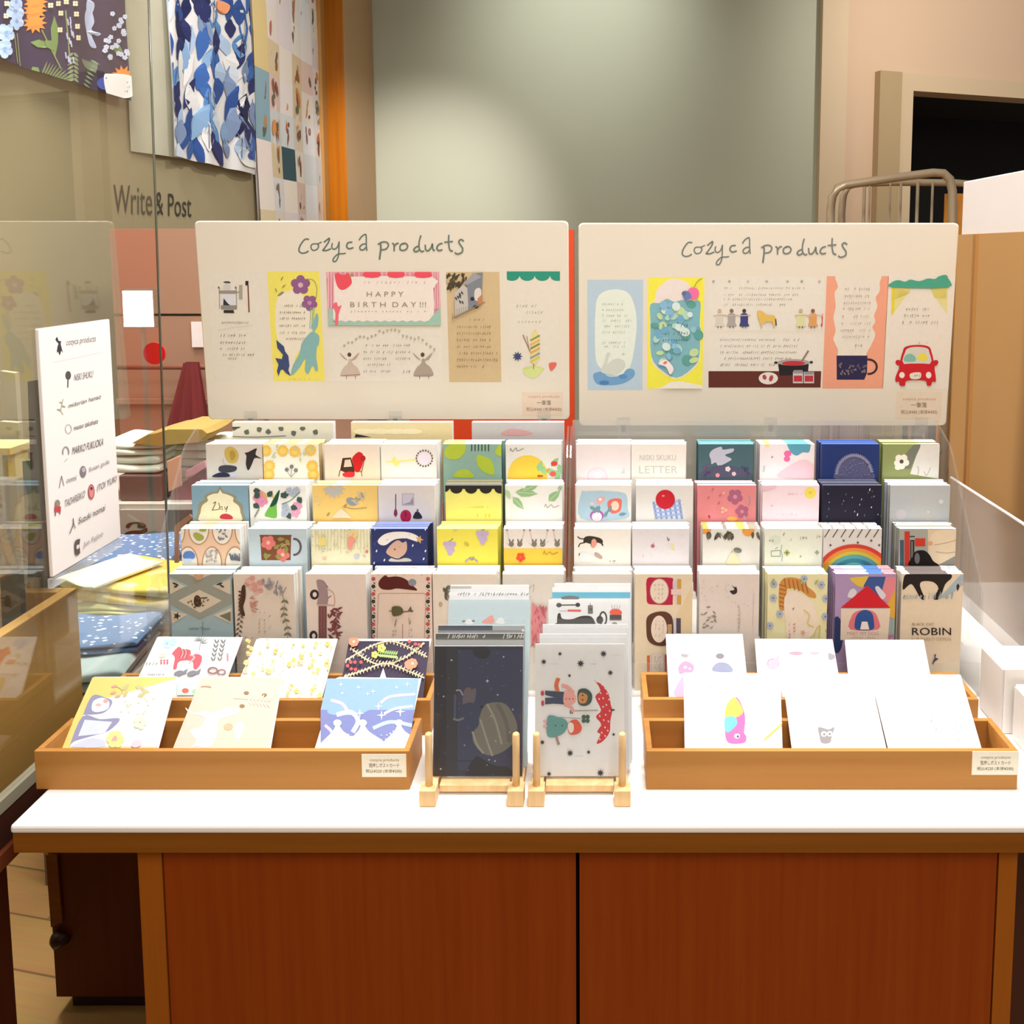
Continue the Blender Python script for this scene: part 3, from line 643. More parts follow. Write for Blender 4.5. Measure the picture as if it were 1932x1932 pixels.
def c_bird(a):
    a.blob([(490, 440), (540, 400), (575, 470), (580, 520), (575, 570), (586, 590), (575, 620), (500, 620), (482, 560)], '#d06aa6'); a.blob([(490, 440), (530, 400), (570, 470), (530, 500), (485, 500)], '#b9c95a')
    a.blob([(484, 500), (530, 495), (540, 530), (500, 570), (482, 555)], '#6fb4d6'); a.E(541, 588, 14, 12, '#fdfdfd'); a.E(545, 590, 6, 6, '#5a4a7a')
    for k in range(5): a.leaf(345 + k * 12, 410 - k * 25, 46, -60 + k * 25, 7, '#f0f0d0')
    for k in range(7): a.leaf(670 + k * 11, 612 - k * 10, 40, -50, 5, '#b3bf62')
    a.S(425, 460, 470, 560, '#c9d6dc', 3, 34, 4)
lean_card(.866, 42, (1289.8, 1270), (1471, 1272), (1475, 1402), (1291.7, 1401), '#fbfaf9', 'white postcard with a rainbow-headed bird, leftmost in the front right tray', c_bird, Z8, 1)
def c_owl(a):
    a.blob([(935, 545), (985, 555), (1012, 545), (1000, 590), (990, 620), (950, 620), (940, 585)], '#8f8c90'); a.E(962, 578, 14, 13, '#f4f2f0'); a.E(990, 577, 14, 13, '#f4f2f0'); a.E(963, 579, 5, 5, '#6a6868'); a.E(990, 578, 5, 5, '#6a6868')
lean_card(.866, 42, (1476, 1271), (1640, 1273), (1669.7, 1403), (1492.6, 1402), '#fcfbfa', 'white postcard with a small grey owl near its foot, middle of the front right tray', c_owl, Z8, 1)
def c_tex(a):
    for _ in range(70): x, y = a.rnd.uniform(1480, 1640), a.rnd.uniform(470, 620); a.L([(x, y), (x - 6, y + 14)], 2.5, '#d9b3ba')
    a.S(1280, 590, 1370, 590, '#e6e2e2', 1, 20, 3)
lean_card(.866, 42, (1642, 1273), (1812, 1274), (1850, 1407), (1673.6, 1404), '#fcfbfa', 'white postcard with faint pink strokes, rightmost in the front right tray', c_tex, Z8, 1)
def c_girl(a):
    a.E(288, 198, 20, 9, '#9f989c', 8); a.curve([(300, 200), (312, 220), (318, 240)], 3, '#bdb7ba'); a.blob([(258, 250), (290, 225), (330, 245), (325, 275), (290, 282), (262, 285)], '#d98fb0'); a.E(290, 255, 8, 7, '#fbeef3'); a.E(312, 262, 6, 6, '#fbeef3')
    a.E(458, 200, 20, 13, '#857d8c'); a.blob([(425, 272), (430, 245), (460, 230), (500, 240), (518, 275)], '#8d92ad'); a.blob([(235, 390), (250, 340), (285, 300), (290, 390)], '#dca3bf')
lean_card(.970, 44, (1256, 1197), (1400, 1197), (1412, 1312), (1262, 1312), '#fbf9f9', 'white postcard with pink fruit and a grey bird, leftmost in the back right tray', c_girl, Z8, 1)
def c_pin(a):
    a.ring(715, 235, 26, 20, 10, '#dc9fb4'); a.blob([(735, 200), (745, 215), (730, 260), (690, 255)], '#e0adbf'); a.blob([(790, 185), (830, 178), (862, 186), (830, 196)], '#d594aa'); a.blob([(890, 186), (915, 178), (942, 184), (920, 192)], '#b3adb6'); a.blob([(985, 185), (1000, 190), (1020, 200), (1005, 215), (985, 215)], '#9a95a3')
    a.P([(745, 330), (765, 405), (745, 405)], '#dc94ac')
lean_card(.970, 44, (1424, 1206), (1570, 1207), (1588, 1312), (1432, 1312), '#fcfafa', 'white postcard with a faint pink and grey garland, middle of the back right tray', c_pin, Z8, 1)
def c_pal(a): a.curve([(1135, 225), (1150, 208), (1165, 205)], 4, '#e8e6e8'); a.E(1290, 203, 22, 7, '#efedef')
lean_card(.970, 44, (1594, 1208), (1742, 1208), (1762, 1312), (1604, 1312), '#fbfafa', 'nearly blank white postcard in a clear sleeve, rightmost in the back right tray', c_pal, Z8, 1)

# ================================================================ the two small card easels
def easel(xa, xb, yb, label):
    e = empty('card_easel', ((xa + xb) / 2, yb + .04, .8003), label, 'card easel', 'pale wooden card easels')
    bw, z1 = .0158, .8163
    for x0 in (xa, xb - bw):
        mm = MB(); mm.box(x0, x0 + bw, yb, yb + .0165, .8003, z1, BEECH, bev=.0006); mm.build('foot_block', e)
        mm = MB(); mm.box(x0 + .002, x0 + bw - .002, yb + .0166, yb + .078, .8003, .8115, BEECH, bev=.0006); mm.build('side_rail', e)
        cx = x0 + bw / 2
        mm = MB(); mm.tube([(cx, yb + .010, z1 - .002), (cx, yb + .012, .867), (cx, yb + .012, .8685)], [.0036, .0036, .0026], BEECH, 14); mm.build('front_post', e)
        mm = MB(); mm.tube([(cx, yb + .0735, .8113), (cx, yb + .1130, .905), (cx, yb + .1136, .9065)], [.0036, .0036, .0026], BEECH, 14); mm.build('rear_post', e)
    mm = MB(); mm.box(xa + bw + .0002, xb - bw - .0002, yb + .020, yb + .034, .803, .8098, BEECH, bev=.0005); mm.build('cross_bar', e)
    return e
easel(-.1735, -.0727, .8226, 'pale wooden peg easel holding the dark night-sky cards, left of two')
easel(-.0686, .0307, .8226, 'pale wooden peg easel holding the white umbrella cards, right of two')
Z7 = (780, 1080, 4.024)
def easel_card(k, rect, elev, yb, colr, label, draw, sleeve_up=.006, grp='cards on the pale wooden easels'):
    """card standing almost upright on an easel; rect = (x0, y0, x1, foot) read where it shows"""
    x0, y0, x1, y1 = rect; zb = .8118
    V = Vector((0, -math.cos(R(elev)), -math.sin(R(elev)))); U = Vector((1, 0, 0)); N = Vector((0, -math.sin(R(elev)), math.cos(R(elev)))); O = Vector((0, yb, zb))
    def hit(p):
        d = ray(*p); t = (O - EYE).dot(N) / d.dot(N); return EYE + d * t
    tl, tr = hit((x0, y0)), hit((x1, y0)); xl, xr = tl.x, tr.x; up = -V; H = (tl - O).dot(up)
    c = [Vector((xl, yb, zb)), Vector((xr, yb, zb)), Vector((xr, 0, 0)) , Vector((xl, 0, 0))]
    c[2] = Vector((xr, yb, zb)) + up * H; c[3] = Vector((xl, yb, zb)) + up * H; th = .0012
    mm = MB(); mm.hexa(c + [q - N * th for q in c], ink('#efedea'), [ink(colr)] + [None] * 5)
    a = Art(mm, c[3], U, V, N, xr - xl, H, Z7, 8e-5, k); draw(a)
    o = mm.build('greeting_card'); tag(o, label, 'card', grp)
    s = MB(); d0 = N * .0022; ex = Vector((.002, 0, 0)); ext = up * sleeve_up
    q = [c[0] - ex + d0, c[1] + ex + d0, c[2] + ex + d0 + ext, c[3] - ex + d0 + ext]
    s.hexa(q + [w - N * .0002 for w in q], SLEEVE); so = s.build('clear_sleeve', o); so['label'] = 'clear plastic sleeve'
def k_night(a):
    a.R(160, 560, 330, 1590, '#15131f'); a.R(330, 590, 845, 1500, '#2c3250'); a.R(250, 560, 335, 1590, '#23242f')
    a.blob([(455, 580), (520, 560), (580, 590), (570, 640), (515, 655), (460, 625)], '#171826'); a.L([(340, 575), (470, 580)], 12, '#171826')
    a.blob([(400, 1590), (470, 1400), (560, 1440), (640, 1470), (720, 1480), (760, 1590)], '#141420'); a.L([(330, 1430), (450, 1430)], 8, '#171826')
    a.blob([(500, 1100), (540, 1010), (620, 985), (700, 1000), (760, 1080), (790, 1180), (760, 1290), (680, 1360), (580, 1390), (500, 1350), (450, 1270), (470, 1180)], '#6f6c62')
    for p in ([(560, 1000), (620, 1120), (670, 1300)], [(510, 1120), (560, 1280), (600, 1390)], [(450, 1210), (480, 1300), (530, 1370)]): a.curve(p, 16, '#8f8c80')
    a.curve([(640, 1000), (700, 1120), (730, 1280)], 30, '#5f5d56')
    a.blob([(375, 1000), (380, 920), (400, 880), (440, 890), (475, 880), (470, 960), (450, 1000), (420, 985)], '#5f5560'); a.E(420, 885, 20, 14, '#6a5448'); a.curve([(325, 895), (355, 895), (375, 930)], 12, '#8d8a90')
    a.blob([(375, 1010), (460, 990), (490, 1060), (495, 1160), (440, 1200), (390, 1140)], '#2a3456'); a.curve([(305, 1110), (340, 1120), (380, 1105)], 16, '#6f6a72'); a.L([(318, 930), (315, 1100)], 20, '#3b4763'); a.E(520, 1020, 16, 10, '#14131c', -20)
    for x, y, r in ((290, 665, 8), (685, 640, 7), (562, 823, 11), (230, 940, 7), (755, 1040, 6), (640, 928, 7), (625, 1278, 5), (590, 1090, 5), (730, 1212, 5), (388, 1310, 5), (208, 1490, 7), (575, 1420, 6), (620, 1430, 6), (815, 745, 4), (560, 1460, 4)): a.star(x, y, r * 1.3, '#c9cbd8', 4, .4)
    a.dots(180, 600, 830, 1560, 50, 1.5, 3, '#8d90a4')
def k_white(a): pass
def k_scrib(a): a.S(290, 165, 880, 165, '#8c9098', 1, 30, 5, .7)
def k_bar(a): a.R(285, 105, 440, 122, '#b5b4ae')
def k_pale(a):
    a.blob([(520, 380), (560, 345), (600, 325), (610, 385)], '#ef9d92'); a.blob([(625, 385), (650, 345), (680, 350), (692, 390)], '#f2eeec'); a.blob([(390, 390), (410, 355), (440, 360), (450, 392)], '#f2f0ee'); a.E(382, 370, 12, 7, '#70747a'); a.E(455, 368, 12, 7, '#70747a')
def k_navy(a): a.R(185, 400, 600, 440, '#3c4252'); a.R(600, 400, 850, 440, '#a7a9a8'); a.E(833, 440, 10, 10, '#fbfbfb')
def k_sketch(a): a.R(170, 462, 850, 510, '#57564f'); a.S(255, 485, 560, 485, '#d6d4cc', 1, 34, 6, .5); a.S(680, 485, 840, 485, '#cfccc4', 1, 34, 6, .4)
def k_umb(a):
    RED = '#d3232b'
    a.blob([(1385, 830), (1430, 850), (1480, 920), (1500, 1010), (1510, 1045), (1495, 1130), (1490, 1210), (1440, 1280), (1390, 1300), (1420, 1230), (1395, 1210), (1425, 1150), (1385, 1095), (1425, 1045), (1380, 945), (1420, 895), (1375, 815)], RED, 3)
    for x, y in ((1430, 850), (1455, 880), (1420, 915), (1470, 920), (1440, 955), (1485, 965), (1410, 960), (1465, 1005), (1440, 1020), (1490, 1050), (1415, 1090), (1460, 1080), (1445, 1120), (1480, 1130), (1420, 1160), (1455, 1175), (1475, 1200), (1430, 1215), (1455, 1240), (1415, 1265)): a.E(x, y, 8, 5, '#f6dede', 60)
    a.L([(1200, 1050), (1400, 1045)], 8, '#9d9a90'); a.L([(1500, 1045), (1525, 1042)], 12, '#2d2a2a'); a.ring(1200, 1058, 10, 10, 6, '#3a3030')
    for y0, y1 in ((895, 950), (950, 1000)): a.P([(1000, y0), (1145, 905 if y0 < 940 else 945), (1145, 950 if y0 < 940 else 1000), (1060, y1 - 6), (1000, y1 + (-22 if y0 < 940 else 0))], '#34405a')
    a.E(980, 915, 14, 20, '#c83a50'); a.E(982, 990, 12, 22, '#c83a50')
    a.blob([(1145, 905), (1180, 895), (1230, 930), (1225, 985), (1145, 1000)], '#eaa69c'); a.curve([(1130, 855), (1175, 870), (1215, 910)], 26, '#eaa69c'); a.curve([(1150, 1000), (1190, 1015), (1215, 1050)], 24, '#eaa69c')
    for x in (1160, 1185, 1212): a.E(x, 958, 5, 5, '#8a4a48')
    a.blob([(1245, 950), (1255, 890), (1310, 880), (1355, 920), (1350, 980), (1310, 1010), (1260, 1000)], '#34483c'); a.blob([(1250, 950), (1270, 910), (1320, 930), (1310, 985), (1265, 990)], '#c98a4a'); a.E(1285, 930, 7, 6, '#3a2a20'); a.E(1285, 965, 7, 6, '#3a2a20')
    a.curve([(1095, 895), (1085, 850), (1100, 805)], 30, '#dd6a3a')
    a.blob([(1020, 1090), (1100, 1095), (1160, 1120), (1170, 1170), (1120, 1230), (1020, 1240)], '#5f9a97'); a.E(1000, 1125, 16, 12, '#ecaeb6'); a.E(1000, 1165, 16, 12, '#ecaeb6'); a.E(1080, 1160, 6, 6, '#33504e'); a.E(1130, 1160, 6, 6, '#33504e')
    a.blob([(1170, 1170), (1185, 1130), (1240, 1115), (1280, 1175), (1250, 1220), (1190, 1225)], '#e0563a'); a.blob([(1172, 1170), (1185, 1135), (1215, 1150), (1215, 1200), (1190, 1215)], '#efe0d8')
    a.curve([(1085, 1240), (1095, 1275), (1105, 1300)], 18, '#a08a84'); a.L([(1110, 1095), (1290, 1105)], 6, '#a9b5ae'); a.F(1308, 1108, 36, '#3c5a48', None, 4, 45)
    for x, y, r in ((1113, 615, 15), (990, 675, 20), (1270, 688, 26), (1443, 614, 24), (1495, 758, 20), (1185, 780, 13), (1190, 1368, 24), (1330, 1360, 15), (1520, 1226, 13), (1030, 1525, 18), (1420, 1518, 26), (980, 1285, 18)): a.star(x, y, r * 1.15, '#25262c', 8, .45)
    for x, y in ((1030, 690), (1320, 690), (1490, 625), (1220, 1388), (1460, 1520)): a.S(x, y, x + 70, y + 8, '#c9c7c4', 1, 10, 2)
def k_stripe(a): a.R(1040, 150, 1660, 195, '#5fb3cf'); a.E(1190, 195, 70, 18, '#6b6a68')
def k_sew(a):
    BK = '#2b2826'
    a.E(1105, 248, 20, 17, BK); a.ring(1105, 248, 10, 8, 3, '#8a8784'); a.L([(1115, 248), (1240, 246)], 8, BK); a.E(1248, 246, 18, 16, BK); a.L([(1110, 292), (1180, 290)], 5, '#bdbab6'); a.L([(1175, 289), (1270, 290)], 15, '#e0584c')
    a.blob([(1090, 380), (1095, 320), (1115, 310), (1130, 350), (1200, 355), (1280, 330), (1350, 335), (1380, 385), (1370, 400), (1090, 395)], BK); a.ring(1440, 350, 26, 50, 12, BK); a.E(1415, 360, 26, 30, BK)
    a.R(1325, 250, 1362, 312, '#5d5a56'); a.L([(1342, 232), (1344, 252)], 4, BK); a.S(1328, 262, 1360, 300, '#a9a6a0', 3, 12, 3)
    a.blob([(1490, 310), (1500, 285), (1535, 275), (1575, 290), (1580, 315), (1530, 325)], '#e8553c'); a.R(1490, 322, 1580, 362, '#3f3a36'); a.E(1528, 388, 20, 10, '#8a8680')
    for k in range(4): a.L([(1515 + k * 14, 285), (1505 + k * 22, 245)], 3, '#9d8c88')
ew = easel_card
# left easel, back to front
ew(1, (850, 1103, 998, 1475), 67, .8835, '#ecece9', 'white-topped card, rearmost on the left easel', k_bar)
ew(2, (848, 1117, 998, 1475), 68.5, .8775, '#f0f0ee', 'card with a scribbled grey border, second from the back on the left easel', k_scrib)
ew(3, (847, 1131, 1000, 1475), 70, .8715, '#c3d5da', 'pale blue card with a pink shape, rising behind the dark cards on the left easel', k_pale, .004)
ew(4, (827, 1180, 990, 1475), 74.5, .8655, '#8f9398', 'card with a dark navy and grey strip, behind the sketch card on the left easel', k_navy)
ew(5, (822, 1195, 988, 1475), 77, .8605, '#b9bab8', 'card with a grey sketched strip, directly behind the night card on the left easel', k_sketch)
ew(6, (820, 1219, 987, 1475), 80, .855, '#252a40', 'dark night-sky card with a boy and a planet, front of the left easel', k_night, .009)
ew(7, (1046, 1100, 1190, 1478), 67, .8835, '#efeeea', 'plain white card, rearmost on the right easel', k_white)
ew(8, (1042, 1108, 1189, 1478), 68.5, .8775, '#efefec', 'white card with a blue stripe, behind the sewing card on the right easel', k_stripe, .003)
ew(9, (1035, 1131, 1186, 1478), 70, .8715, '#f6f3ef', 'white card printed with black sewing tools, on the right easel', k_sew, .003)
ew(10, (1024, 1178, 1183, 1478), 74.5, .8655, '#f4f6f8', 'white card rising behind the pale card, second behind the umbrella card', k_white)
ew(11, (1018, 1196, 1182, 1478), 77, .8605, '#eef2f4', 'pale card directly behind the umbrella card on the right easel', k_white)
ew(12, (1010, 1215, 1178, 1478), 80, .855, '#f4f8fb', 'white card with two figures under a red umbrella, front of the right easel', k_umb, .006)
# tiny price slip lying on the worktop before the easels
m = MB(); m.box(-.0905, -.052, .801, .8165, .8002, .8006, ink('#fbfaf8'))
a = Art(m, (-.0905, .8165, .8006), (1, 0, 0), (0, -1, 0), (0, 0, 1), .0385, .0155, (940, 1520, 1), 5e-5)
a.T('cozyca products', 12, 14, 5, '#cfc9c2', 62); a.T('¥330 (本体¥300)', 10, 24, 5, '#c2bcb6', 60)
tag(m.build('price_slip'), 'small white price slip lying on the worktop in front of the easels', 'price slip')
# ================================================================ stepped acrylic racks with notepads
ROWY = [1.1574, 1.1234, 1.0894, 1.0554]; ROWZ = [1.084, 1.038, .992, .9467]; PADH = .1465
RIM = plain('acrylic_edge', '#d9d7d2', .25, var=.02)
def rack(x0, x1, label):
    r = empty('card_rack', ((x0 + x1) / 2, 1.12, .8003), label, 'card rack', 'clear stepped acrylic racks')
    def part(n, boxes, mat, lab=None):
        mm = MB()
        for b in boxes: mm.box(*b, mat)
        o = mm.build(n, r)
        if lab: o['label'] = lab
        return o
    part('front_lip', [(x0, x1, 1.0395, 1.0415, .8005, .842)], ACR)
    for k in range(3):
        zt = ROWZ[k] - PADH - .0012; part('shelf', [(x0, x1, ROWY[k] - .0005, ROWY[k] + .0335, zt - .002, zt)], ACR)
    part('back_plate', [(x0, x1, 1.1985, 1.2005, .8005, ROWZ[0] + (-.004 if x0 < -.1 else .024))], ACR if x0 < -.1 else ACR_MILK)
    for xx in (x0 - .0025, x1):
        mm = MB(); V = []
        prof = [(1.0395, .8005), (1.0395, .842), (1.0450, .930), (1.079, .976), (1.113, 1.022), (1.147, 1.068), (1.160, 1.082), (1.1983, 1.100), (1.1983, .8005)]
        for x in (xx, xx + .0025): V += [(x, y, z) for y, z in prof]
        n = len(prof); mm.mesh(V, [tuple(range(n))[::-1], tuple(range(n, 2 * n))] + [(i, (i + 1) % n, (i + 1) % n + n, i + n) for i in range(n)], ACR); mm.build('side_panel', r)
    mm = MB()
    return r, part
rkL, prtL = rack(-.540, -.0425, 'clear stepped acrylic rack of notepads, left of two')
rkR, prtR = rack(-.0355, .4580, 'clear stepped acrylic rack of notepads, right of two')
Z1 = (300, 780, 4.39); Z2 = (680, 780, 4.39); Z3 = (1060, 780, 4.39); Z4 = (1440, 780, 4.025)
PADN = 5; PADT = .0058
rp = random.Random(11)
TOPS = {}
def pad(row, px0, px1, frame, colr, top, label, draw, short, n=PADN, ztop=0.0, side='#efece6', side_sw=None):
    """a stack of identical notepads in one compartment; row 0 is the top row; px0..px1 = edges of the front cover"""
    y = ROWY[row]; zt = ROWZ[row] + ztop; x0, x1 = atY(px0, 1000, y).x, atY(px1, 1000, y).x
    # use the true row height for the edges
    x0 = atY(px0, 838 + row * 81, y).x; x1 = atY(px1, 838 + row * 81, y).x
    zb = ROWZ[row] - PADH
    for k in range(n - 1, -1, -1):
        dx = 0 if k == 0 else rp.uniform(-.0016, .0022); dz = 0 if k == 0 else rp.uniform(-.0014, .0006); ya = y + k * (PADT + .0004)
        mm = MB(); sm = ink(side)
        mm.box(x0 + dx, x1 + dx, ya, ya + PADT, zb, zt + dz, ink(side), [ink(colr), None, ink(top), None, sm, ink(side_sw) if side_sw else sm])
        for (u0, u1, tc) in TOPS.get(short, ()):
            j0, j1 = rp.uniform(-.01, .01), rp.uniform(-.01, .01); xa, xb = x0 + dx + (x1 - x0) * (u0 + j0), x0 + dx + (x1 - x0) * (u1 + j1); xa, xb = max(xa, x0 + dx), min(xb, x1 + dx)
            mm.face([(xa, ya, zt + dz + 8e-5), (xb, ya, zt + dz + 8e-5), (xb, ya + PADT, zt + dz + 8e-5), (xa, ya + PADT, zt + dz + 8e-5)], ink(tc))
        if k == 0:
            a = Art(mm, (x0, ya, zt), (1, 0, 0), (0, 0, -1), (0, -1, 0), x1 - x0, zt - zb, frame, 1.2e-4, row * 13 + int(px0)); draw(a)
            tag(mm.build('notepad'), label, 'notepad', 'notepads in the acrylic racks')
        else:
            tag(mm.build('notepad'), 'spare notepad stacked behind the ' + short, 'notepad', 'spares behind the ' + short)
def no(a): pass
TOPS.update({'orange flower notepad': ((.2, .32, '#fbf3e0'), (.6, .72, '#fbf3e0')), 'lemon notepad': ((.0, .36, '#e6f08a'),), 'green fern notepad': ((.40, .62, '#b9e0b0'),),
 'plant medallion notepad': ((.28, .48, '#dfe6a0'), (.0, .06, '#efd0b4')), 'cream meadow notepad': ((.1, .25, '#fff9ea'), (.6, .8, '#fff9ea')), 'brown bear notepad': ((.28, .34, '#eec3c4'), (.42, .46, '#f3d8d0'), (.5, .56, '#c9d3c6'), (.62, .67, '#eeb8be'), (.9, .94, '#b9b0b0')),
 'diamond lattice notepad': ((.3, .6, '#f6f2ea'),), 'blotted pink notepad': ((.5, .9, '#5fb4cc'), (.1, .2, '#f3ea7a')), 'olive flower notepad': ((.64, 1, '#eeebe6'),), 'pear notepad': ((.0, .1, '#f0a050'), (.35, .42, '#8a8478'), (.6, .75, '#f6b860'), (.8, .97, '#9a9488')),
 'ginger cat notepad': ((.27, .37, '#a9c3e6'), (.84, .93, '#a9bfe6')), 'red roof notepad': ((.0, .2, '#c3a8d0'), (.54, .80, '#4a78c0'), (.80, 1, '#ee9098')), 'black cat notepad': ((.0, .12, '#f6f4f2'), (.74, .86, '#f6f4f2'), (.86, 1, '#bcd0d8')),
 'rainbow notepad': ((.15, .18, '#8a8580'), (.35, .38, '#8a8580'), (.55, .58, '#8a8580'), (.75, .78, '#8a8580')), 'bookshelf notepad': ((.5, .72, '#ecd6b8'),), 'yellow bird notepad': ((.3, .5, '#f3e6c4'),)})
# ---- left rack, top row
def p(a):
    a.blob([(545, 300), (590, 275), (640, 300), (660, 350), (640, 405), (590, 410), (550, 370)], '#c2a150'); a.blob([(585, 320), (620, 310), (635, 360), (600, 390)], '#a9873a'); a.curve([(530, 375), (535, 410), (560, 430)], 7, '#b8ac9c')
    a.blob([(500, 440), (560, 428), (640, 440), (635, 475), (570, 490), (500, 480)], '#3c3943'); a.blob([(440, 525), (500, 490), (570, 495), (580, 525)], '#2a2a45'); a.blob([(585, 520), (640, 490), (650, 505), (620, 525)], '#c3c2d6')
    a.blob([(810, 288), (800, 340), (850, 375), (795, 368), (770, 420), (740, 472), (720, 420), (725, 350), (710, 328), (740, 320)], '#2f2526', 3)
pad(0, 388, 494, Z1, '#cfc2b4', '#e9dccb', 'notepad with a gramophone and a swallow, top row, first from the left', p, 'gramophone notepad', side_sw='#c9bba8')
def p(a):
    for x, y in ((885, 310), (1025, 310), (1125, 315), (1255, 305), (915, 435), (1270, 435), (910, 505), (1280, 505)): a.star(x, y, 52, '#ecbb55', 13, .82); a.star(x, y, 30, '#f4cb6c', 11, .7)
    for k in range(12): a.leaf(a.rnd.uniform(880, 1300), a.rnd.uniform(270, 380), 44, a.rnd.uniform(0, 360), 8, '#c9c69a')
    for x, y in ((1060, 465), (1100, 440), (1135, 470)): a.E(x, y, 17, 17, '#77747c'); a.L([(x, y + 10), (1095, 525)], 4, '#8a8a80')
pad(0, 496, 601, Z1, '#efe6d5', '#f6d988', 'notepad framed by orange round flowers, top row, second from the left', p, 'orange flower notepad', side_sw='#c9a878')
def p(a):
    a.P([(1520, 370), (1590, 365), (1620, 455), (1500, 470)], '#4a2a1c'); a.P([(1540, 385), (1585, 380), (1600, 440), (1530, 445)], '#d9c9bb'); a.L([(1500, 470), (1490, 520)], 7, '#6a4226'); a.P([(1500, 470), (1620, 455), (1620, 520), (1545, 490)], '#4a2a1c')
    a.blob([(1600, 370), (1650, 320), (1690, 340), (1690, 410), (1660, 480), (1625, 480), (1610, 420)], '#cc1f26'); a.E(1690, 372, 22, 24, '#a3222a'); a.blob([(1520, 500), (1570, 482), (1620, 490), (1610, 525), (1540, 525)], '#d8303a')
    a.L([(1700, 390), (1680, 480), (1640, 480)], 7, '#8a5a3a'); a.L([(1675, 480), (1682, 520)], 6, '#8a5a3a')
pad(0, 611, 716, Z1, '#e6d8cd', '#fbf8f3', 'notepad with a red-dressed figure at a writing desk, top row, third from the left', p, 'writing desk notepad')
def p(a):
    a.L([(215, 402), (460, 385)], 14, '#efe58e'); a.blob([(255, 395), (285, 355), (300, 390), (330, 400), (300, 440), (270, 410)], '#efe27a')
    a.blob([(480, 330), (530, 310), (585, 345), (580, 395), (535, 430), (480, 400)], '#efdde6')
    for k in range(18): t = 2 * math.pi * k / 18; a.E(530 + 66 * math.cos(t), 372 + 66 * math.sin(t), 7, 8, '#6a5a4c')
pad(0, 718, 823, Z2, '#e9e4dc', '#fcfbf8', 'cream notepad with a yellow key and dotted heart, top row, fourth from the left', p, 'yellow key notepad')
def p(a):
    for pts in ([(695, 330), (720, 270), (800, 250), (870, 260), (860, 330), (800, 380), (720, 370)], [(965, 350), (1020, 355), (1085, 390), (1110, 500), (1040, 495), (975, 440)], [(775, 525), (800, 480), (860, 460), (910, 480), (935, 530)], [(1115, 320), (1140, 270), (1180, 265), (1175, 345), (1140, 350)]): a.blob(pts, '#b3c53e')
    for k in range(6): a.L([(922 + k * 28, 255), (922 + k * 28, 310)], 8, '#2f3a38')
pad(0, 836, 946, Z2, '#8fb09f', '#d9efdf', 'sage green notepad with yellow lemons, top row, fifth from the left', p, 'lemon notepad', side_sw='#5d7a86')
def p(a):
    a.E(1385, 510, 165, 165, '#f3c446'); a.curve([(1240, 310), (1245, 290), (1260, 315), (1290, 285), (1300, 310), (1350, 290)], 6, '#8d897f')
    for x, y, an in ((1470, 480, -70), (1490, 430, 60), (1530, 470, 10), (1580, 440, -50), (1640, 420, 70), (1640, 480, 100), (1560, 510, -20)): a.leaf(x, y, 95, an, 24, '#93bf8c')
    a.E(1605, 415, 28, 20, '#d8453c'); a.E(1595, 500, 26, 22, '#e0584c'); a.P([(1465, 525), (1470, 508), (1515, 512), (1510, 525)], '#c2483a'); a.E(1550, 470, 12, 12, '#e9923c')
pad(0, 954, 1059, Z2, '#e0dbd4', '#fcfcfa', 'notepad with a large yellow sun and red berries, top row, sixth from the left', p, 'yellow sun notepad')
# ---- left rack, second row
def p(a):
    a.blob([(330, 900), (320, 820), (330, 745), (380, 710), (375, 680), (440, 650), (480, 645), (505, 600), (530, 645), (570, 655), (640, 685), (640, 715), (685, 750), (700, 820), (690, 900)], '#8f8a70', 3)
    a.blob([(350, 900), (345, 820), (360, 760), (405, 725), (400, 690), (450, 665), (490, 660), (505, 632), (525, 660), (560, 670), (615, 695), (615, 730), (660, 765), (675, 820), (665, 900)], '#e6dfc0', 3)
    a.curve([(450, 745), (470, 735), (445, 795), (440, 800)], 7, '#5d5638'); a.curve([(445, 800), (500, 790), (495, 740)], 6, '#5d5638'); a.curve([(515, 795), (500, 785), (520, 770), (525, 800)], 5, '#5d5638'); a.curve([(545, 770), (552, 795), (570, 768), (555, 815)], 5, '#5d5638')
    a.blob([(510, 870), (515, 840), (560, 830), (605, 850), (605, 875)], '#c2384a')
pad(1, 361, 468, Z1, '#7fa0b2', '#bcdcf4', 'blue notepad with a cream scalloped plaque reading Day, second row, first from the left', p, 'blue Day notepad', side='#b3c3c9', side_sw='#9a9a90')
def p(a):
    a.blob([(910, 860), (875, 840), (920, 760), (960, 680), (1000, 635), (975, 760), (975, 860)], '#6fb34a'); a.blob([(960, 690), (1000, 635), (985, 720), (960, 760), (920, 770)], '#1f4a3a')
    for x, y in ((850, 720), (830, 690)): a.F(x, y, 54, '#dd8fb0', '#c26a94', 5, 20)
    for x, y in ((1145, 770), (1130, 820)): a.F(x, y, 42, '#e09ab8', None, 5)
    for x, y in ((860, 650), (915, 640)): a.leaf(x, y, 70, 60, 16, '#dba948')
    for x, y, an in ((780, 640, 0), (790, 700, -40), (780, 750, 30), (900, 690, -50), (1090, 770, 20), (1150, 690, 60), (1040, 690, -60), (1010, 660, 40), (1060, 820, 60)): a.leaf(x, y, 64, an, 24, '#3d5348')
    for x, y in ((1080, 640), (1110, 660), (1140, 635), (1045, 770), (1060, 800), (1040, 830)): a.F(x, y, 30, '#a9b3c3', None, 5)
    a.curve([(985, 850), (990, 740), (1010, 640)], 10, '#fbfaf6'); a.curve([(1020, 750), (1090, 720), (1170, 650)], 6, '#5b7a5a')
    for k in range(4): a.leaf(790 + k * 8, 860 - k * 14, 44, -60, 6, '#8a8f72')
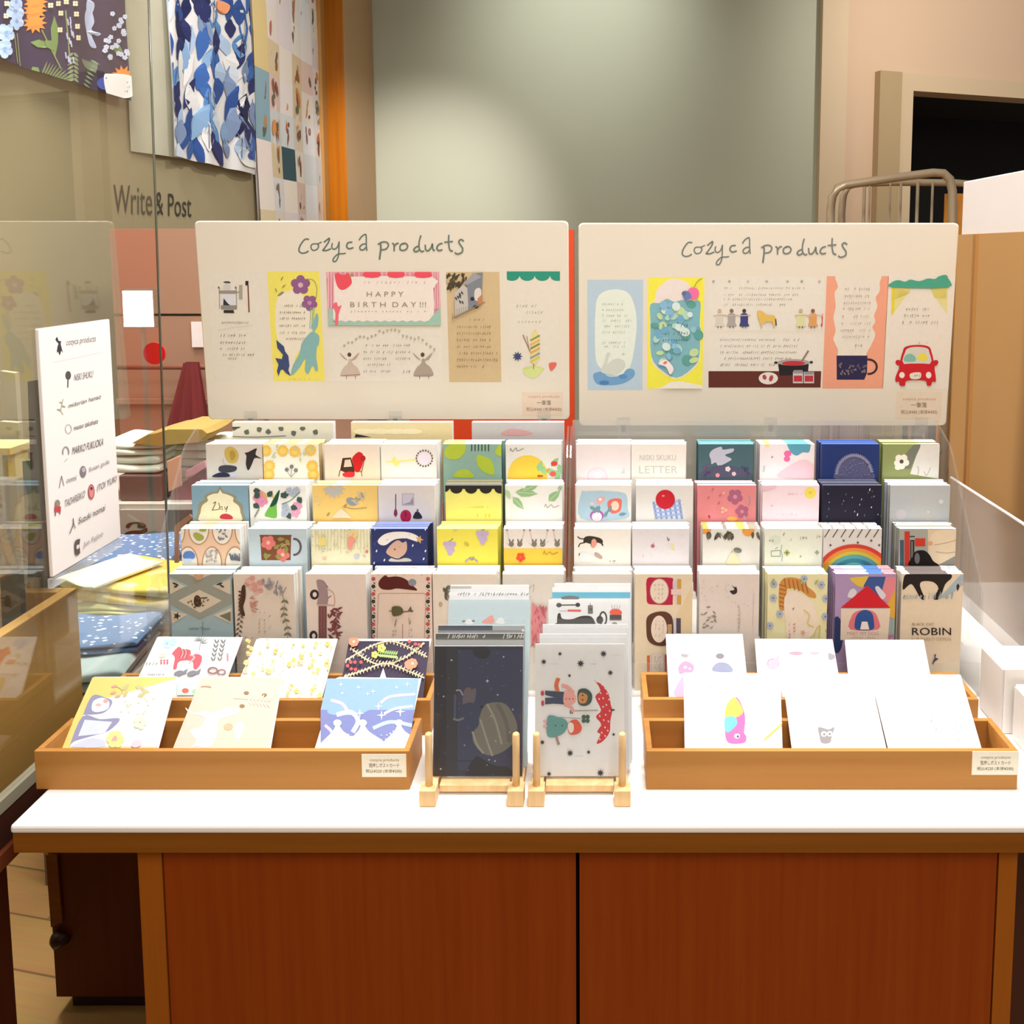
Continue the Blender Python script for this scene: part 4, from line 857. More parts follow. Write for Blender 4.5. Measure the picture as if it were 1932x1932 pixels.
pad(1, 470, 577, Z1, '#efebe2', '#fdfcfa', 'white notepad with green leaf shapes and pink flowers, second row, second from the left', p, 'green leaf notepad')
def p(a):
    for k in range(7): a.leaf(1450, 610, 100, 10 + k * 26, 18, '#b9b6ae')
    a.blob([(1550, 715), (1580, 695), (1620, 710), (1650, 745), (1610, 765), (1570, 750)], '#8f979c'); a.leaf(1600, 720, 70, 30, 10, '#b9b6b0')
    for k in range(9): a.leaf(1640 + (k % 3) * 30, 650 + (k // 3) * 35, 55, 40 + k * 23, 8, '#9f9883' if k % 2 else '#c3bba6')
    a.curve([(1520, 770), (1610, 790), (1720, 780)], 6, '#a08c5c'); a.P([(1430, 865), (1510, 782), (1600, 865)], '#dccdb6')
    for x, y in ((1290, 720), (1310, 760), (1390, 850), (1530, 780)): a.leaf(x, y, 44, -50, 8, '#d6c9a6' if x < 1350 else '#9c8a52')
pad(1, 589, 712, Z1, '#ecc474', '#f7dd9c', 'yellow notepad with grey birds and foliage, second row, third from the left', p, 'yellow bird notepad', side_sw='#c9b489')
def p(a):
    a.L([(293, 670), (292, 790)], 8, '#7a2c3c'); a.leaf(292, 860, 80, -90, 16, '#86353f'); a.R(345, 662, 445, 760, '#b3aab0'); a.R(352, 668, 438, 752, '#c9c1c6'); a.P([(352, 752), (410, 735), (435, 690), (438, 752)], '#98909a')
    a.E(376, 850, 46, 52, '#b01e48'); a.E(376, 835, 10, 22, '#8a1238'); a.blob([(438, 868), (450, 825), (470, 810), (495, 828), (510, 868)], '#2b2834'); a.L([(474, 795), (474, 815)], 14, '#5d5a66')
pad(1, 713, 820, Z2, '#d9d1cd', '#fcfbfa', 'pale notepad with a pen, red seal and ink bottle, second row, fourth from the left', p, 'ink bottle notepad')
def p(a):
    a.R(690, 590, 1180, 625, '#2a2624')
    for k in range(4): a.E(795 + k * 122, 620, 52, 44, '#2a2624')
    a.E(700, 610, 40, 40, '#2a2624'); a.S(890, 775, 1050, 775, '#d3c956', 1, 14, 3)
    for x in (968, 1035, 1065): a.leaf(x, 860, 34, -80, 6, '#d6c23a')
pad(1, 840, 946, Z2, '#ece183', '#6e6c6c', 'yellow notepad with a black scalloped awning edge, second row, fifth from the left', p, 'black awning notepad', side_sw='#3d3c44')
def p(a):
    for x, y, l, an, w in ((1280, 650, 190, 5, 36), (1260, 690, 140, 48, 30), (1350, 640, 150, -25, 30), (1555, 725, 130, -40, 34), (1640, 640, 60, -60, 16)): a.leaf(x, y, l, an, w, '#93b884'); a.L([(x, y), (x + l * math.cos(R(an)) * .9, y + l * math.sin(R(an)) * .9)], 4, '#c9dcc0')
    a.leaf(1200, 630, 90, 60, 22, '#b3c9a0'); a.curve([(1525, 775), (1535, 750), (1550, 780), (1580, 755), (1600, 778), (1645, 762)], 5, '#99958c')
pad(1, 953, 1061, Z2, '#e9e6e0', '#fdfdfb', 'white notepad with green fern leaves, second row, sixth from the left', p, 'green fern notepad')
# ---- left rack, third row
def p(a):
    for cx, cy, rx, ry, in ((330, 960, 78, 120), (525, 960, 78, 120), (170, 960, 40, 110), (690, 960, 55, 120), (240, 1250, 78, 140), (440, 1250, 75, 140), (630, 1250, 75, 140)):
        a.E(cx, cy, rx + 9, ry + 9, '#b58a5c', 0, 24); a.E(cx, cy, rx, ry, '#eee0d2', 0, 24)
    a.blob([(285, 1000), (310, 985), (365, 1010), (370, 1040), (330, 1055), (300, 1035)], '#a3a64e'); a.blob([(335, 960), (390, 955), (385, 975), (345, 975)], '#a3a64e')
    for k in range(9): a.leaf(520 + (k % 3 - 1) * 26, 960 + k * 9, 36, 200 + k * 40, 8, '#7f7f82')
    a.blob([(200, 1180), (220, 1145), (270, 1140), (300, 1170), (290, 1200), (220, 1205)], '#5d7fc0'); a.R(210, 1200, 270, 1230, '#c3d3e6')
    for k in range(26): a.E(440 + a.rnd.uniform(-48, 48), 1180 + a.rnd.uniform(-48, 45), 9, 9, '#a39b92' if k % 2 else '#c3b9ae')
    for k in range(7): a.leaf(610 + k * 9, 1220, 60, -110 + k * 14, 8, '#5d5f6c'); a.E(590 + k * 14, 1165 + (k % 3) * 14, 9, 9, '#6a6c7a')
pad(2, 341, 452, Z1, '#e5bfa2', '#fbf3e4', 'peach notepad with round plant medallions, third row, first from the left', p, 'plant medallion notepad')
def p(a):
    a.ring(1120, 1105, 54, 66, 18, '#5d5660', -95, 95, 14); a.P([(838, 1010), (1095, 1010), (1090, 1215), (850, 1215)], '#7a4a30'); a.L([(836, 1012), (1096, 1012)], 12, '#6b4a3e')
    for x, y, q in ((905, 1070, 60), (1025, 1170, 58)): a.F(x, y, q, '#d9776f', '#f0b5a5', 5, 10)
    for x, y, an in ((950, 1120, -30), (1000, 1080, 20), (1050, 1040, 60), (880, 1150, 80), (960, 1180, 10), (1060, 1100, 100), (870, 1190, -20), (980, 1040, 0)): a.leaf(x, y, 66, an, 18, '#8d8a4a')
    a.curve([(1000, 1130), (1030, 1090), (1085, 1080)], 7, '#c99a78')
pad(2, 468, 578, Z1, '#bdccd2', '#edf4f7', 'pale blue notepad with a flowered brown mug, third row, second from the left', p, 'brown mug notepad', side='#c9d3d6')
def p(a):
    for k in range(18): x = 1265 + k * 27; a.L([(x, 945 + a.rnd.uniform(0, 20)), (x + a.rnd.uniform(-8, 8), 1120 + a.rnd.uniform(-20, 40))], 4, '#c9c49a')
    for _ in range(46): a.leaf(a.rnd.uniform(1260, 1730), a.rnd.uniform(945, 1140), 30, a.rnd.uniform(0, 360), 6, a.rnd.choice(['#d3cfa0', '#c6c6a0', '#dcd2b0']))
    a.R(1325, 1025, 1385, 1090, '#ecd682'); a.F(1610, 1000, 38, '#f0cd86'); a.blob([(1570, 1030), (1600, 1010), (1635, 1050), (1610, 1070), (1605, 1110), (1570, 1120)], '#e8998a'); a.E(1640, 1185, 26, 18, '#c3c0cb'); a.leaf(1690, 1170, 30, 30, 8, '#b9b5c4'); a.E(1725, 1140, 12, 14, '#cf7f6c'); a.E(1375, 1200, 20, 10, '#e6b79c')
pad(2, 586, 697, Z1, '#ebe3c2', '#fdf5d9', 'cream notepad with fine yellow and coral flowers, third row, third from the left', p, 'cream meadow notepad')
def p(a):
    a.blob([(145, 1050), (200, 1000), (290, 980), (400, 985), (480, 1020), (470, 1060), (380, 1035), (280, 1045), (210, 1090), (160, 1085)], '#efe3dd', 3); a.star(488, 1045, 36, '#c9a06a', 5, .45)
    a.blob([(215, 1140), (260, 1080), (310, 1050), (350, 1070), (380, 1060), (385, 1130), (350, 1180), (290, 1200), (230, 1170)], '#c9a48f'); a.E(285, 1125, 7, 7, '#5a4038'); a.blob([(240, 1225), (270, 1190), (330, 1195), (400, 1200), (415, 1225)], '#c3c0b6'); a.curve([(255, 1190), (310, 1205), (380, 1185)], 10, '#3b2f3c')
    for x, y in ((117, 960), (535, 960), (340, 945), (430, 1095), (130, 1140), (535, 1140), (520, 1205), (195, 1215), (110, 1240)): a.leaf(x, y + 10, 26, -70, 6, '#e9e6ea')
    a.dots(100, 950, 560, 1220, 20, 2, 5, '#5a6296')
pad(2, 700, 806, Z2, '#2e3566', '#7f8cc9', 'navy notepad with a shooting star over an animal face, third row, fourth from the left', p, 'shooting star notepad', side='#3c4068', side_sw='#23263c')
def p(a):
    for cx, cy in ((740, 1100), (1010, 1010)):
        for dx, dy in ((-34, -20), (0, -28), (34, -18), (-22, 8), (18, 4), (-8, 32), (20, 34), (2, 58)): a.E(cx + dx, cy + dy, 21, 20, '#bda8c6')
        a.curve([(cx, cy - 40), (cx + 28, cy - 66)], 6, '#8a8a4c')
    a.E(880, 1082, 24, 14, '#c6b24a', 40); a.curve([(870, 1225), (920, 1195), (970, 1225)], 14, '#a79cb4'); a.curve([(905, 1190), (925, 1215), (940, 1185)], 5, '#7a7a4c'); a.E(785, 962, 20, 10, '#d3c69c')
pad(2, 824, 939, Z2, '#e7da55', '#f8f27e', 'bright yellow notepad with purple grapes, third row, fifth from the left', p, 'grape notepad', side='#ddd35c', side_sw='#b6ad42')
def p(a):
    a.R(1180, 1117, 1700, 1300, '#f2c045')
    for k, x in enumerate((1250, 1320, 1440, 1510, 1630)):
        a.E(x, 1082, 22, 22, '#7a7468'); a.leaf(x - 8, 1068, 34, -110, 8, '#7a7468'); a.leaf(x + 8, 1068, 34, -70, 8, '#7a7468')
    for k, x in enumerate((1215, 1355, 1405, 1550, 1600)): a.L([(x, 970), (x + (14 if k % 2 == 0 else -14), 1040)], 3, '#b5a8a2'); a.E(x, 966, 10, 9, '#b08f8a')
    a.curve([(1205, 1070), (1250, 1105), (1290, 1100)], 3, '#b9b0a8'); a.curve([(1395, 1070), (1450, 1105), (1560, 1060)], 3, '#b9b0a8')
    a.curve([(1515, 1165), (1525, 1140), (1540, 1168), (1570, 1146), (1590, 1166), (1635, 1150)], 6, '#b08a2c'); a.F(1328, 1190, 38, '#dc4a2c', None, 5, 18); a.L([(1325, 1200), (1322, 1225)], 8, '#c9402c')
pad(2, 950, 1061, Z2, '#e2d9d0', '#fcfbf9', 'notepad with a rabbit garland above a yellow band, third row, sixth from the left', p, 'rabbit garland notepad')
# ---- left rack, front row
def p(a):
    for q in ([(95, 1310), (600, 1545)], [(580, 1310), (85, 1545)], [(85, 1535), (340, 1665)], [(600, 1535), (335, 1665)]): a.L(q, 78, '#96988b')
    a.P([(160, 1550), (335, 1460), (520, 1550), (340, 1650)], '#d3c4ac')
    for pts in ([(85, 1370), (220, 1430), (90, 1500)], [(590, 1370), (450, 1430), (590, 1500)], [(100, 1630), (240, 1665), (110, 1740)], [(600, 1610), (450, 1670), (600, 1740)], [(230, 1322), (450, 1322), (340, 1375)]): a.P(pts, '#d3c4ac')
    a.P([(595, 1640), (500, 1675), (595, 1725)], '#74765e')
    a.blob([(290, 1570), (295, 1520), (320, 1505), (345, 1530), (350, 1590), (310, 1600)], '#4a3026'); a.L([(330, 1530), (400, 1525)], 10, '#5a4a38')
    for k in range(14): a.leaf(250 + a.rnd.uniform(0, 180), 1500 + a.rnd.uniform(0, 100), 26, a.rnd.uniform(0, 360), 6, '#5d5a40')
    for x in (110, 530): a.leaf(x, 1400, 60, 20 if x < 300 else 160, 8, '#3d3a30'); a.leaf(x + 14, 1440, 50, -30 if x < 300 else 210, 8, '#3d3a30')
    a.star(150, 1675, 34, '#3a362e', 5, .4); a.F(330, 1340, 40, '#c79f7c', None, 7); a.T('Letter Paper', 250, 1790, 26, '#6f827f', 180); a.L([(365, 1720), (365, 1830)], 4, '#6f827f')
pad(3, 319, 436, Z1, '#9fb4b8', '#dce9ee', 'blue-grey notepad with a beige diamond lattice, front row, first from the left', p, 'diamond lattice notepad', side='#c3cbc9', side_sw='#8a8f88')
def p(a):
    for k in range(22): t = a.rnd.uniform(0, 6.28); q = a.rnd.uniform(10, 75); a.E(785 + q * math.cos(t), 1430 + q * 1.1 * math.sin(t), 22, 20, '#d3988f' if k % 2 else '#dcaea2')
    for k in range(14): a.leaf(760 + a.rnd.uniform(-20, 30), 1580 + a.rnd.uniform(-60, 60), 50, a.rnd.uniform(-60, 60), 7, '#c08a7c')
    a.blob([(690, 1430), (715, 1425), (720, 1520), (700, 1600), (715, 1670), (680, 1660), (665, 1570), (680, 1500)], '#4a3324')
    for k in range(12): a.leaf(690, 1480 + k * 15, 36, 150 if k % 2 else 200, 8, '#5a4530')
    for k in range(10): a.leaf(680 - k * 2, 1650 + k * 20, 36, 40 if k % 2 else 140, 8, '#6a5a44')
    a.sprig([(1050, 1540), (1040, 1600), (1035, 1650), (1050, 1700), (1065, 1760), (1075, 1810), (1065, 1860)], 44, 9, '#7a745a')
    for _ in range(26): t = a.rnd.random(); a.E(870 + t * 170 + a.rnd.uniform(-20, 20), 1380 + t * 90 + a.rnd.uniform(-30, 40), 12, 13, '#8f8a94' if a.rnd.random() < .5 else '#a9a49f')
    a.curve([(990, 1380), (975, 1440), (985, 1500)], 6, '#6a6470'); a.curve([(1060, 1430), (1030, 1500), (1060, 1560)], 5, '#7a745a')
    a.S(830, 1640, 920, 1800, '#a08a72', 6, 30, 3, 1.4); a.S(720, 1850, 780, 1850, '#7a6a5a', 1, 30, 4)
pad(3, 440, 554, Z1, '#dccdbd', '#fdfcfa', 'beige notepad bordered by pink blossoms and leaf sprigs, front row, second from the left', p, 'blossom border notepad')
def p(a):
    a.E(1288, 1500, 38, 42, '#3b2f2e'); a.E(1290, 1500, 17, 21, '#e3d5cc'); a.E(1280, 1840, 34, 42, '#3b2f2e'); a.E(1282, 1842, 15, 21, '#e3d5cc')
    a.blob([(1305, 1400), (1320, 1375), (1370, 1390), (1395, 1450), (1395, 1580), (1310, 1580), (1325, 1500)], '#a18a8c'); a.curve([(1390, 1450), (1440, 1480), (1455, 1530), (1450, 1585), (1395, 1580)], 8, '#c9a58e'); a.L([(1310, 1585), (1455, 1590)], 9, '#c3a89c'); a.L([(1385, 1420), (1400, 1440)], 6, '#6b5a5c'); a.L([(1400, 1530), (1425, 1510)], 6, '#5d5052')
    a.R(1322, 1595, 1390, 1860, '#7a4d4c'); a.L([(1345, 1600), (1345, 1860)], 4, '#956a66'); a.L([(1368, 1600), (1368, 1860)], 4, '#956a66')
    for _ in range(44): a.leaf(1396 + a.rnd.uniform(0, 85), 1612 + a.rnd.uniform(0, 235), 50, a.rnd.uniform(-80, 80), 9, '#7d4244' if a.rnd.random() < .7 else '#8f5a54')
pad(3, 576, 690, Z1, '#e4d4c8', '#fefdfb', 'pinkish notepad with a sideways truck full of leaves, front row, third from the left', p, 'truck notepad')
def p(a):
    a.blob([(150, 1420), (160, 1380), (205, 1340), (230, 1355), (300, 1350), (370, 1370), (440, 1430), (470, 1465), (400, 1460), (300, 1450), (250, 1460), (180, 1455)], '#5a2420'); a.E(430, 1400, 34, 30, '#8a8f98')
    for k in range(9):
        y = 1370 + k * 62; c = '#c04a52' if k % 2 == 0 else '#2f2a2c'
        for x in (108, 560): a.F(x, y, 17, c, None, 5, 30); a.leaf(x, y + 30, 22, 30, 5, '#3c3634')
    for k in range(6): a.E(150 + k * 72, 1325, 12, 9, ('#c0626c', '#d88f8a', '#3c4a3c')[k % 3])
    a.L([(150, 1500), (165, 1485), (530, 1485), (545, 1500)], 3, '#a86a62'); a.L([(150, 1500), (140, 1900)], 3, '#a86a62'); a.L([(545, 1500), (530, 1900)], 3, '#a86a62')
    a.blob([(265, 1600), (330, 1595), (360, 1635), (330, 1665), (270, 1670)], '#5d5a3c'); a.L([(360, 1638), (440, 1630)], 9, '#6b6046'); a.P([(395, 1630), (420, 1590), (435, 1645)], '#6b6046'); a.L([(240, 1630), (268, 1635)], 6, '#5a4a3c')
    a.curve([(285, 1755), (300, 1700), (290, 1760)], 4, '#8a6a5c'); a.curve([(405, 1690), (410, 1740), (420, 1710)], 5, '#8f7a6a'); a.S(270, 1800, 300, 1830, '#8f7a6a', 3, 24, 3); a.S(400, 1790, 430, 1840, '#8f7a6a', 3, 24, 3); a.L([(352, 1740), (352, 1860)], 4, '#a8574e')
pad(3, 700, 814, Z2, '#e2cdbd', '#fbf3ef', 'notepad with a sleeping brown bear inside a dotted border, front row, fourth from the left', p, 'brown bear notepad', side_sw='#c4ac9c')
def p(a):
    for k in range(14): a.leaf(700 + a.rnd.uniform(-10, 40), 1460 + a.rnd.uniform(-10, 60), 44, a.rnd.uniform(0, 360), 12, '#5d5a46')
    a.E(665, 1580, 16, 22, '#b8a890')
pad(3, 816, 936, Z2, '#dfd3c4', '#fefefd', 'white notepad with a dark leaf spray, behind the left easel cards', p, 'dark leaf notepad')
def p(a):
    for k in range(90): x, y = a.rnd.uniform(1420, 1540), a.rnd.uniform(1560, 1900); a.L([(x, y), (x + a.rnd.uniform(-12, 12), y + 32)], 6, '#c9707c' if a.rnd.random() < .7 else '#dda0a4')
    a.P([(1420, 1560), (1500, 1620), (1540, 1600), (1540, 1900), (1420, 1900)], '#d58a90')
    for k in range(50): x, y = a.rnd.uniform(1420, 1540), a.rnd.uniform(1580, 1900); a.L([(x, y), (x + a.rnd.uniform(-12, 12), y + 30)], 6, '#bf5f6e')
    a.curve([(1400, 1440), (1440, 1410), (1430, 1470)], 4, '#9c8a7a')
pad(3, 948, 1064, Z2, '#dad4cc', '#fefefd', 'white notepad with a rough pink grass drawing, behind and between the easels', p, 'pink grass notepad')
# ---- right rack, top row
def p(a): a.E(295, 520, 88, 76, '#f0d3da'); a.ring(295, 520, 80, 68, 4, '#e3b9c4'); a.E(295, 515, 40, 30, '#f3dbe0'); a.curve([(490, 500), (500, 480), (515, 495), (512, 455)], 4, '#b9a9a6')
pad(0, 1087, 1190, Z3, '#e6d9d8', '#fcf8f8', 'pale pink notepad with a faint pink flower, right rack top row first', p, 'faint pink notepad')
def p(a): a.T('NISKI SKUKU', 645, 388, 46, '#bcb6ae', 300); a.T('LETTER', 640, 496, 62, '#c3bdb5', 320)
pad(0, 1191, 1294, Z3, '#e6dfd6', '#fefdfb', 'cream notepad with thin grey capital lettering, right rack top row second', p, 'grey lettered notepad')
def p(a):
    a.blob([(1222, 340), (1250, 300), (1320, 275), (1335, 300), (1420, 290), (1415, 320), (1350, 345), (1405, 375), (1380, 400), (1300, 435), (1275, 405), (1240, 420), (1235, 385)], '#b6bdcc', 3)
    a.blob([(1150, 525), (1180, 470), (1300, 430), (1420, 440), (1540, 480), (1580, 525)], '#4d5468'); a.F(1375, 460, 22, '#e3d6d6', None, 5); a.F(1425, 500, 18, '#d9c3c6', None, 5); a.F(1290, 512, 18, '#e39a9c', None, 5)
    for k in range(10): a.leaf(1480 + a.rnd.uniform(0, 70), 420 + a.rnd.uniform(0, 80), 32, a.rnd.uniform(30, 150), 6, '#463f66')
    a.curve([(1175, 470), (1190, 440), (1215, 430)], 10, '#7a4a6e'); a.curve([(1180, 520), (1200, 490), (1230, 485)], 12, '#3f3f66')
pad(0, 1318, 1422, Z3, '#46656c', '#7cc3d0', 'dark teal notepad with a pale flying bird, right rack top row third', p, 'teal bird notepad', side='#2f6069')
def p(a):
    a.blob([(185, 190), (345, 190), (350, 290), (300, 295), (250, 320), (200, 280)], '#5a9db4'); a.E(185, 305, 28, 24, '#e66aa6'); a.E(180, 345, 24, 22, '#e66aa6'); a.R(15, 230, 45, 250, '#efe08a')
    a.blob([(110, 480), (180, 410), (300, 350), (390, 400), (390, 490)], '#f0c1cb'); a.S(60, 330, 100, 340, '#8a6f72', 1, 26, 4); a.L([(10, 400), (2, 440)], 12, '#b9c3c4')
pad(0, 1434, 1537, Z4, '#f0dfe2', '#fcf6f7', 'pink notepad with a blue and pink blot, right rack top row fourth', p, 'blotted pink notepad')
def p(a):
    a.blob([(550, 500), (565, 420), (610, 345), (690, 310), (770, 345), (820, 420), (830, 500)], '#5c5c80')
    for k in range(28): t = math.pi * (1.02 + k / 28 * .96); a.leaf(690 + 118 * math.cos(t), 465 + 132 * math.sin(t), 34, math.degrees(t), 8, '#8d8da8')
    a.dots(570, 350, 810, 490, 60, 3, 6, '#7f7f9c')
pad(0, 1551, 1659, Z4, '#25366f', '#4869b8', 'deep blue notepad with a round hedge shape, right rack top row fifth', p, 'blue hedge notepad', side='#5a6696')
def p(a):
    a.P([(1190, 235), (1345, 235), (1345, 500), (1115, 460)], '#d9d5ce'); a.P([(1115, 420), (1190, 260), (1195, 235), (1140, 240), (1060, 330), (1040, 420)], '#74766a')
    a.F(1050, 365, 58, '#e9e4d6', '#4a4a3c', 5, 15); a.E(1022, 410, 24, 20, '#e9e4d6'); a.curve([(1170, 475), (1180, 430), (1172, 400)], 4, '#8a8a80'); a.curve([(1220, 440), (1240, 470), (1270, 410)], 4, '#9a9a90')
pad(0, 1666, 1773, Z4, '#8d9660', '#c4cc8f', 'olive and white notepad with a white flower, right rack top row sixth', p, 'olive flower notepad', side='#8a935c')
# ---- right rack, second row
def p(a):
    a.blob([(160, 660), (200, 645), (340, 640), (500, 655), (540, 690), (545, 780), (530, 870), (160, 870)], '#a9c4d2'); a.blob([(385, 790), (380, 730), (430, 705), (490, 710), (495, 760), (480, 810), (420, 830)], '#dd6a60'); a.E(440, 765, 34, 40, '#f0cbb0')
    a.blob([(285, 720), (310, 695), (350, 690), (355, 715), (320, 750), (290, 745)], '#e6a39c'); a.E(318, 712, 13, 11, '#dfe3e6'); a.E(290, 845, 58, 46, '#a95a9c'); a.E(290, 855, 42, 40, '#ecd9e3'); a.E(250, 745, 16, 14, '#dcc0c3')
    for x, y, an in ((270, 830, -70), (230, 770, 30), (380, 820, -60), (310, 760, 100), (470, 840, -10), (350, 860, -60)): a.leaf(x, y, 70, an, 14, '#6f8f98')
pad(1, 1087, 1191, Z3, '#e2ddd6', '#fefefd', 'pale notepad with a blue painting of red flowers, right rack second row first', p, 'painted flower notepad')
def p(a):
    a.P([(750, 735), (950, 700), (1000, 820), (990, 870), (780, 870)], '#c6cfe2')
    for k in range(6): a.L([(760 + k * 42, 735 - k * 4), (785 + k * 42, 870)], 18, '#7f95c4')
    for k in range(4): a.L([(755 + k * 5, 760 + k * 34), (985 + k * 4, 722 + k * 36)], 12, '#98a9d0')
    a.E(857, 712, 80, 80, '#c01f2c', 0, 28); a.E(840, 682, 12, 8, '#e0868c')
pad(1, 1200, 1308, Z3, '#d9d5d0', '#fdfdfc', 'pale notepad with a red apple on checked cloth, right rack second row second', p, 'red apple notepad')
def p(a):
    a.F(1435, 690, 64, '#a8617f', '#d08c9c', 5, 18); a.F(1492, 812, 56, '#a8617f', '#c98a9a', 5, 40); a.curve([(1545, 680), (1560, 720), (1545, 760)], 7, '#8f949c'); a.L([(1510, 850), (1520, 885)], 14, '#a9a3b4')
    for x, y in ((1240, 640), (1300, 690), (1205, 710), (1290, 755), (1330, 670)): a.leaf(x, y, 34, -50, 6, '#c95f60' if x != 1330 else '#ecc0a0')
    a.F(1340, 800, 30, '#efb096', None, 3); a.leaf(1215, 840, 34, 70, 10, '#a8454c'); a.E(1410, 872, 44, 22, '#d9a65c')
pad(1, 1316, 1427, Z3, '#d9868a', '#f6bcc6', 'rose pink notepad with purple flowers, right rack second row third', p, 'rose flower notepad', side='#d99aa0')
def p(a): a.E(357, 603, 44, 44, '#e8d65c'); a.E(357, 600, 12, 10, '#d9c34c'); a.S(190, 612, 300, 608, '#d9aebb', 1, 20, 3); a.S(100, 768, 290, 768, '#e2b9c6', 1, 20, 3); a.blob([(0, 560), (100, 545), (80, 570), (0, 590)], '#e6bccb'); a.E(65, 700, 8, 8, '#e3a9b9')
pad(1, 1439, 1546, Z4, '#ecd3da', '#fcf2f6', 'light pink notepad with a small yellow sun, right rack second row fourth', p, 'pink sun notepad')
def p(a):
    for _ in range(22): x, y = a.rnd.uniform(465, 895), a.rnd.uniform(550, 790); a.leaf(x, y, a.rnd.uniform(10, 28), -75, 4, a.rnd.choice(['#e6e6ee', '#9a9ab0', '#5a5a70']))
pad(1, 1553, 1664, Z4, '#1f1d30', '#5d5f74', 'near-black notepad flecked like falling snow, right rack second row fifth', p, 'snowy night notepad', side='#3a3a4c')
def p(a): a.E(1045, 765, 40, 40, '#c3bcc3'); a.E(1350, 670, 18, 18, '#cfd1d3'); a.E(1252, 748, 8, 8, '#d3d5d6')
pad(1, 1680, 1793, Z4, '#b4b8bb', '#dfe6ea', 'plain grey notepad with faint pale dots, right rack second row sixth', p, 'plain grey notepad', side='#a9abab')
# ---- right rack, third row
def p(a):
    a.blob([(180, 1075), (185, 1030), (230, 1015), (310, 1030), (340, 1055), (330, 1080), (295, 1070), (240, 1080), (200, 1070)], '#3a3028'); a.curve([(190, 1040), (150, 1035), (132, 1020)], 9, '#3a3028'); a.curve([(185, 1070), (150, 1080), (140, 1105)], 9, '#3a3028'); a.leaf(245, 1070, 44, 80, 10, '#3a3028'); a.leaf(330, 1070, 34, 70, 7, '#3a3028')
    a.blob([(248, 1050), (275, 1040), (290, 1075), (270, 1110), (245, 1105)], '#dc9a86'); a.blob([(150, 1225), (160, 1150), (230, 1160), (270, 1190), (255, 1225)], '#d9dedb'); a.blob([(268, 1160), (290, 1150), (335, 1185), (325, 1205), (280, 1185)], '#b39a90'); a.leaf(140, 1180, 30, -70, 5, '#6a5a50'); a.S(395, 1222, 440, 1222, '#8a8074', 1, 16, 4)
pad(2, 1083, 1190, Z3, '#e9e2d8', '#fefdfc', 'cream notepad with a small leaping black animal, right rack third row first', p, 'leaping animal notepad')
def p(a): a.E(753, 1098, 17, 16, '#b06a74'); a.L([(757, 1085), (762, 1070)], 4, '#8a6a5c'); a.leaf(905, 1080, 60, 62, 14, '#dcd58a'); a.leaf(885, 1060, 44, -110, 6, '#7f7f74'); a.leaf(880, 1060, 34, -60, 5, '#7f7f74'); a.dots(600, 960, 1050, 1220, 70, 2, 4, '#cfc6c9'); a.L([(672, 1170), (676, 1190)], 4, '#a8a0a0')
pad(2, 1193, 1300, Z3, '#dad3d4', '#fdfcfc', 'pale lilac notepad with a tiny apple and pear, right rack third row second', p, 'tiny fruit notepad')
def p(a):
    for x, y, rx, ry in ((1185, 965, 52, 34), (1545, 970, 52, 48)): a.E(x, y, rx, ry, '#e39a4a')
    for _ in range(20): x = a.rnd.choice([1215, 1250, 1290, 1370, 1400, 1580, 1620]); a.leaf(x, 970 + a.rnd.uniform(0, 30), 60, 60 + a.rnd.uniform(0, 70), 13, a.rnd.choice(['#4a443c', '#5d5648', '#6b6454']))
    a.curve([(1310, 985), (1350, 1030), (1420, 1000)], 5, '#6b6a5c'); a.E(1455, 1132, 34, 20, '#6f6f62', 10); a.leaf(1420, 1135, 60, 5, 8, '#8a8a7a'); a.blob([(1365, 1250), (1380, 1190), (1410, 1150), (1440, 1165), (1470, 1220), (1480, 1250)], '#dcd6b0'); a.curve([(1410, 1150), (1412, 1135)], 4, '#7a7466')
pad(2, 1326, 1434, Z3, '#dcd8cf', '#fbf3e6', 'white notepad with an orange branch border and a pear, right rack third row third', p, 'pear notepad', side='#cfc9c0')
def p(a):
    a.E(95, 960, 38, 34, '#d3d8c6'); a.L([(60, 1045), (128, 1040), (130, 1085), (62, 1085), (60, 1045)], 6, '#8f9a8c'); a.curve([(90, 1030), (110, 1015)], 5, '#8f9a8c'); a.curve([(140, 1120), (145, 1080), (135, 1040), (140, 1000)], 5, '#8f9f8c'); a.F(180, 1058, 22, '#a5a55c', '#4d5040', 4); a.F(408, 1055, 16, '#9aa58a', None, 4)
    for x, y in ((45, 965), (150, 915), (180, 960), (275, 945), (300, 945), (400, 935), (255, 1085)): a.S(x, y, x + 34, y, '#a89f82', 1, 26, 4)
pad(2, 1443, 1552, Z4, '#dfe0cf', '#fdfdf8', 'pale green notepad with tiny sketched garden things, right rack third row fourth', p, 'garden sketch notepad')
def p(a):
    for k in range(8): x = 480 + k * 62; a.L([(x + 24, 880), (x - 14, 940)], 7, '#4a4640')
    for x, y in ((510, 1000), (610, 965), (718, 980), (820, 965), (880, 1000)): a.E(x, y, 9, 9, '#6a6460')
    for r_, c in ((300, '#cc3f30'), (272, '#e08a3a'), (246, '#c9b23c'), (222, '#5b9a96'), (192, '#3a7a8e'), (160, '#6fb0b4'), (128, '#d9e3e0')): a.E(690, 1292, r_ * 1.05, r_, c, 0, 44)
pad(2, 1554, 1664, Z4, '#d9d2c9', '#fbf9f6', 'notepad with a rainbow below slanting rain, right rack third row fifth', p, 'rainbow notepad')
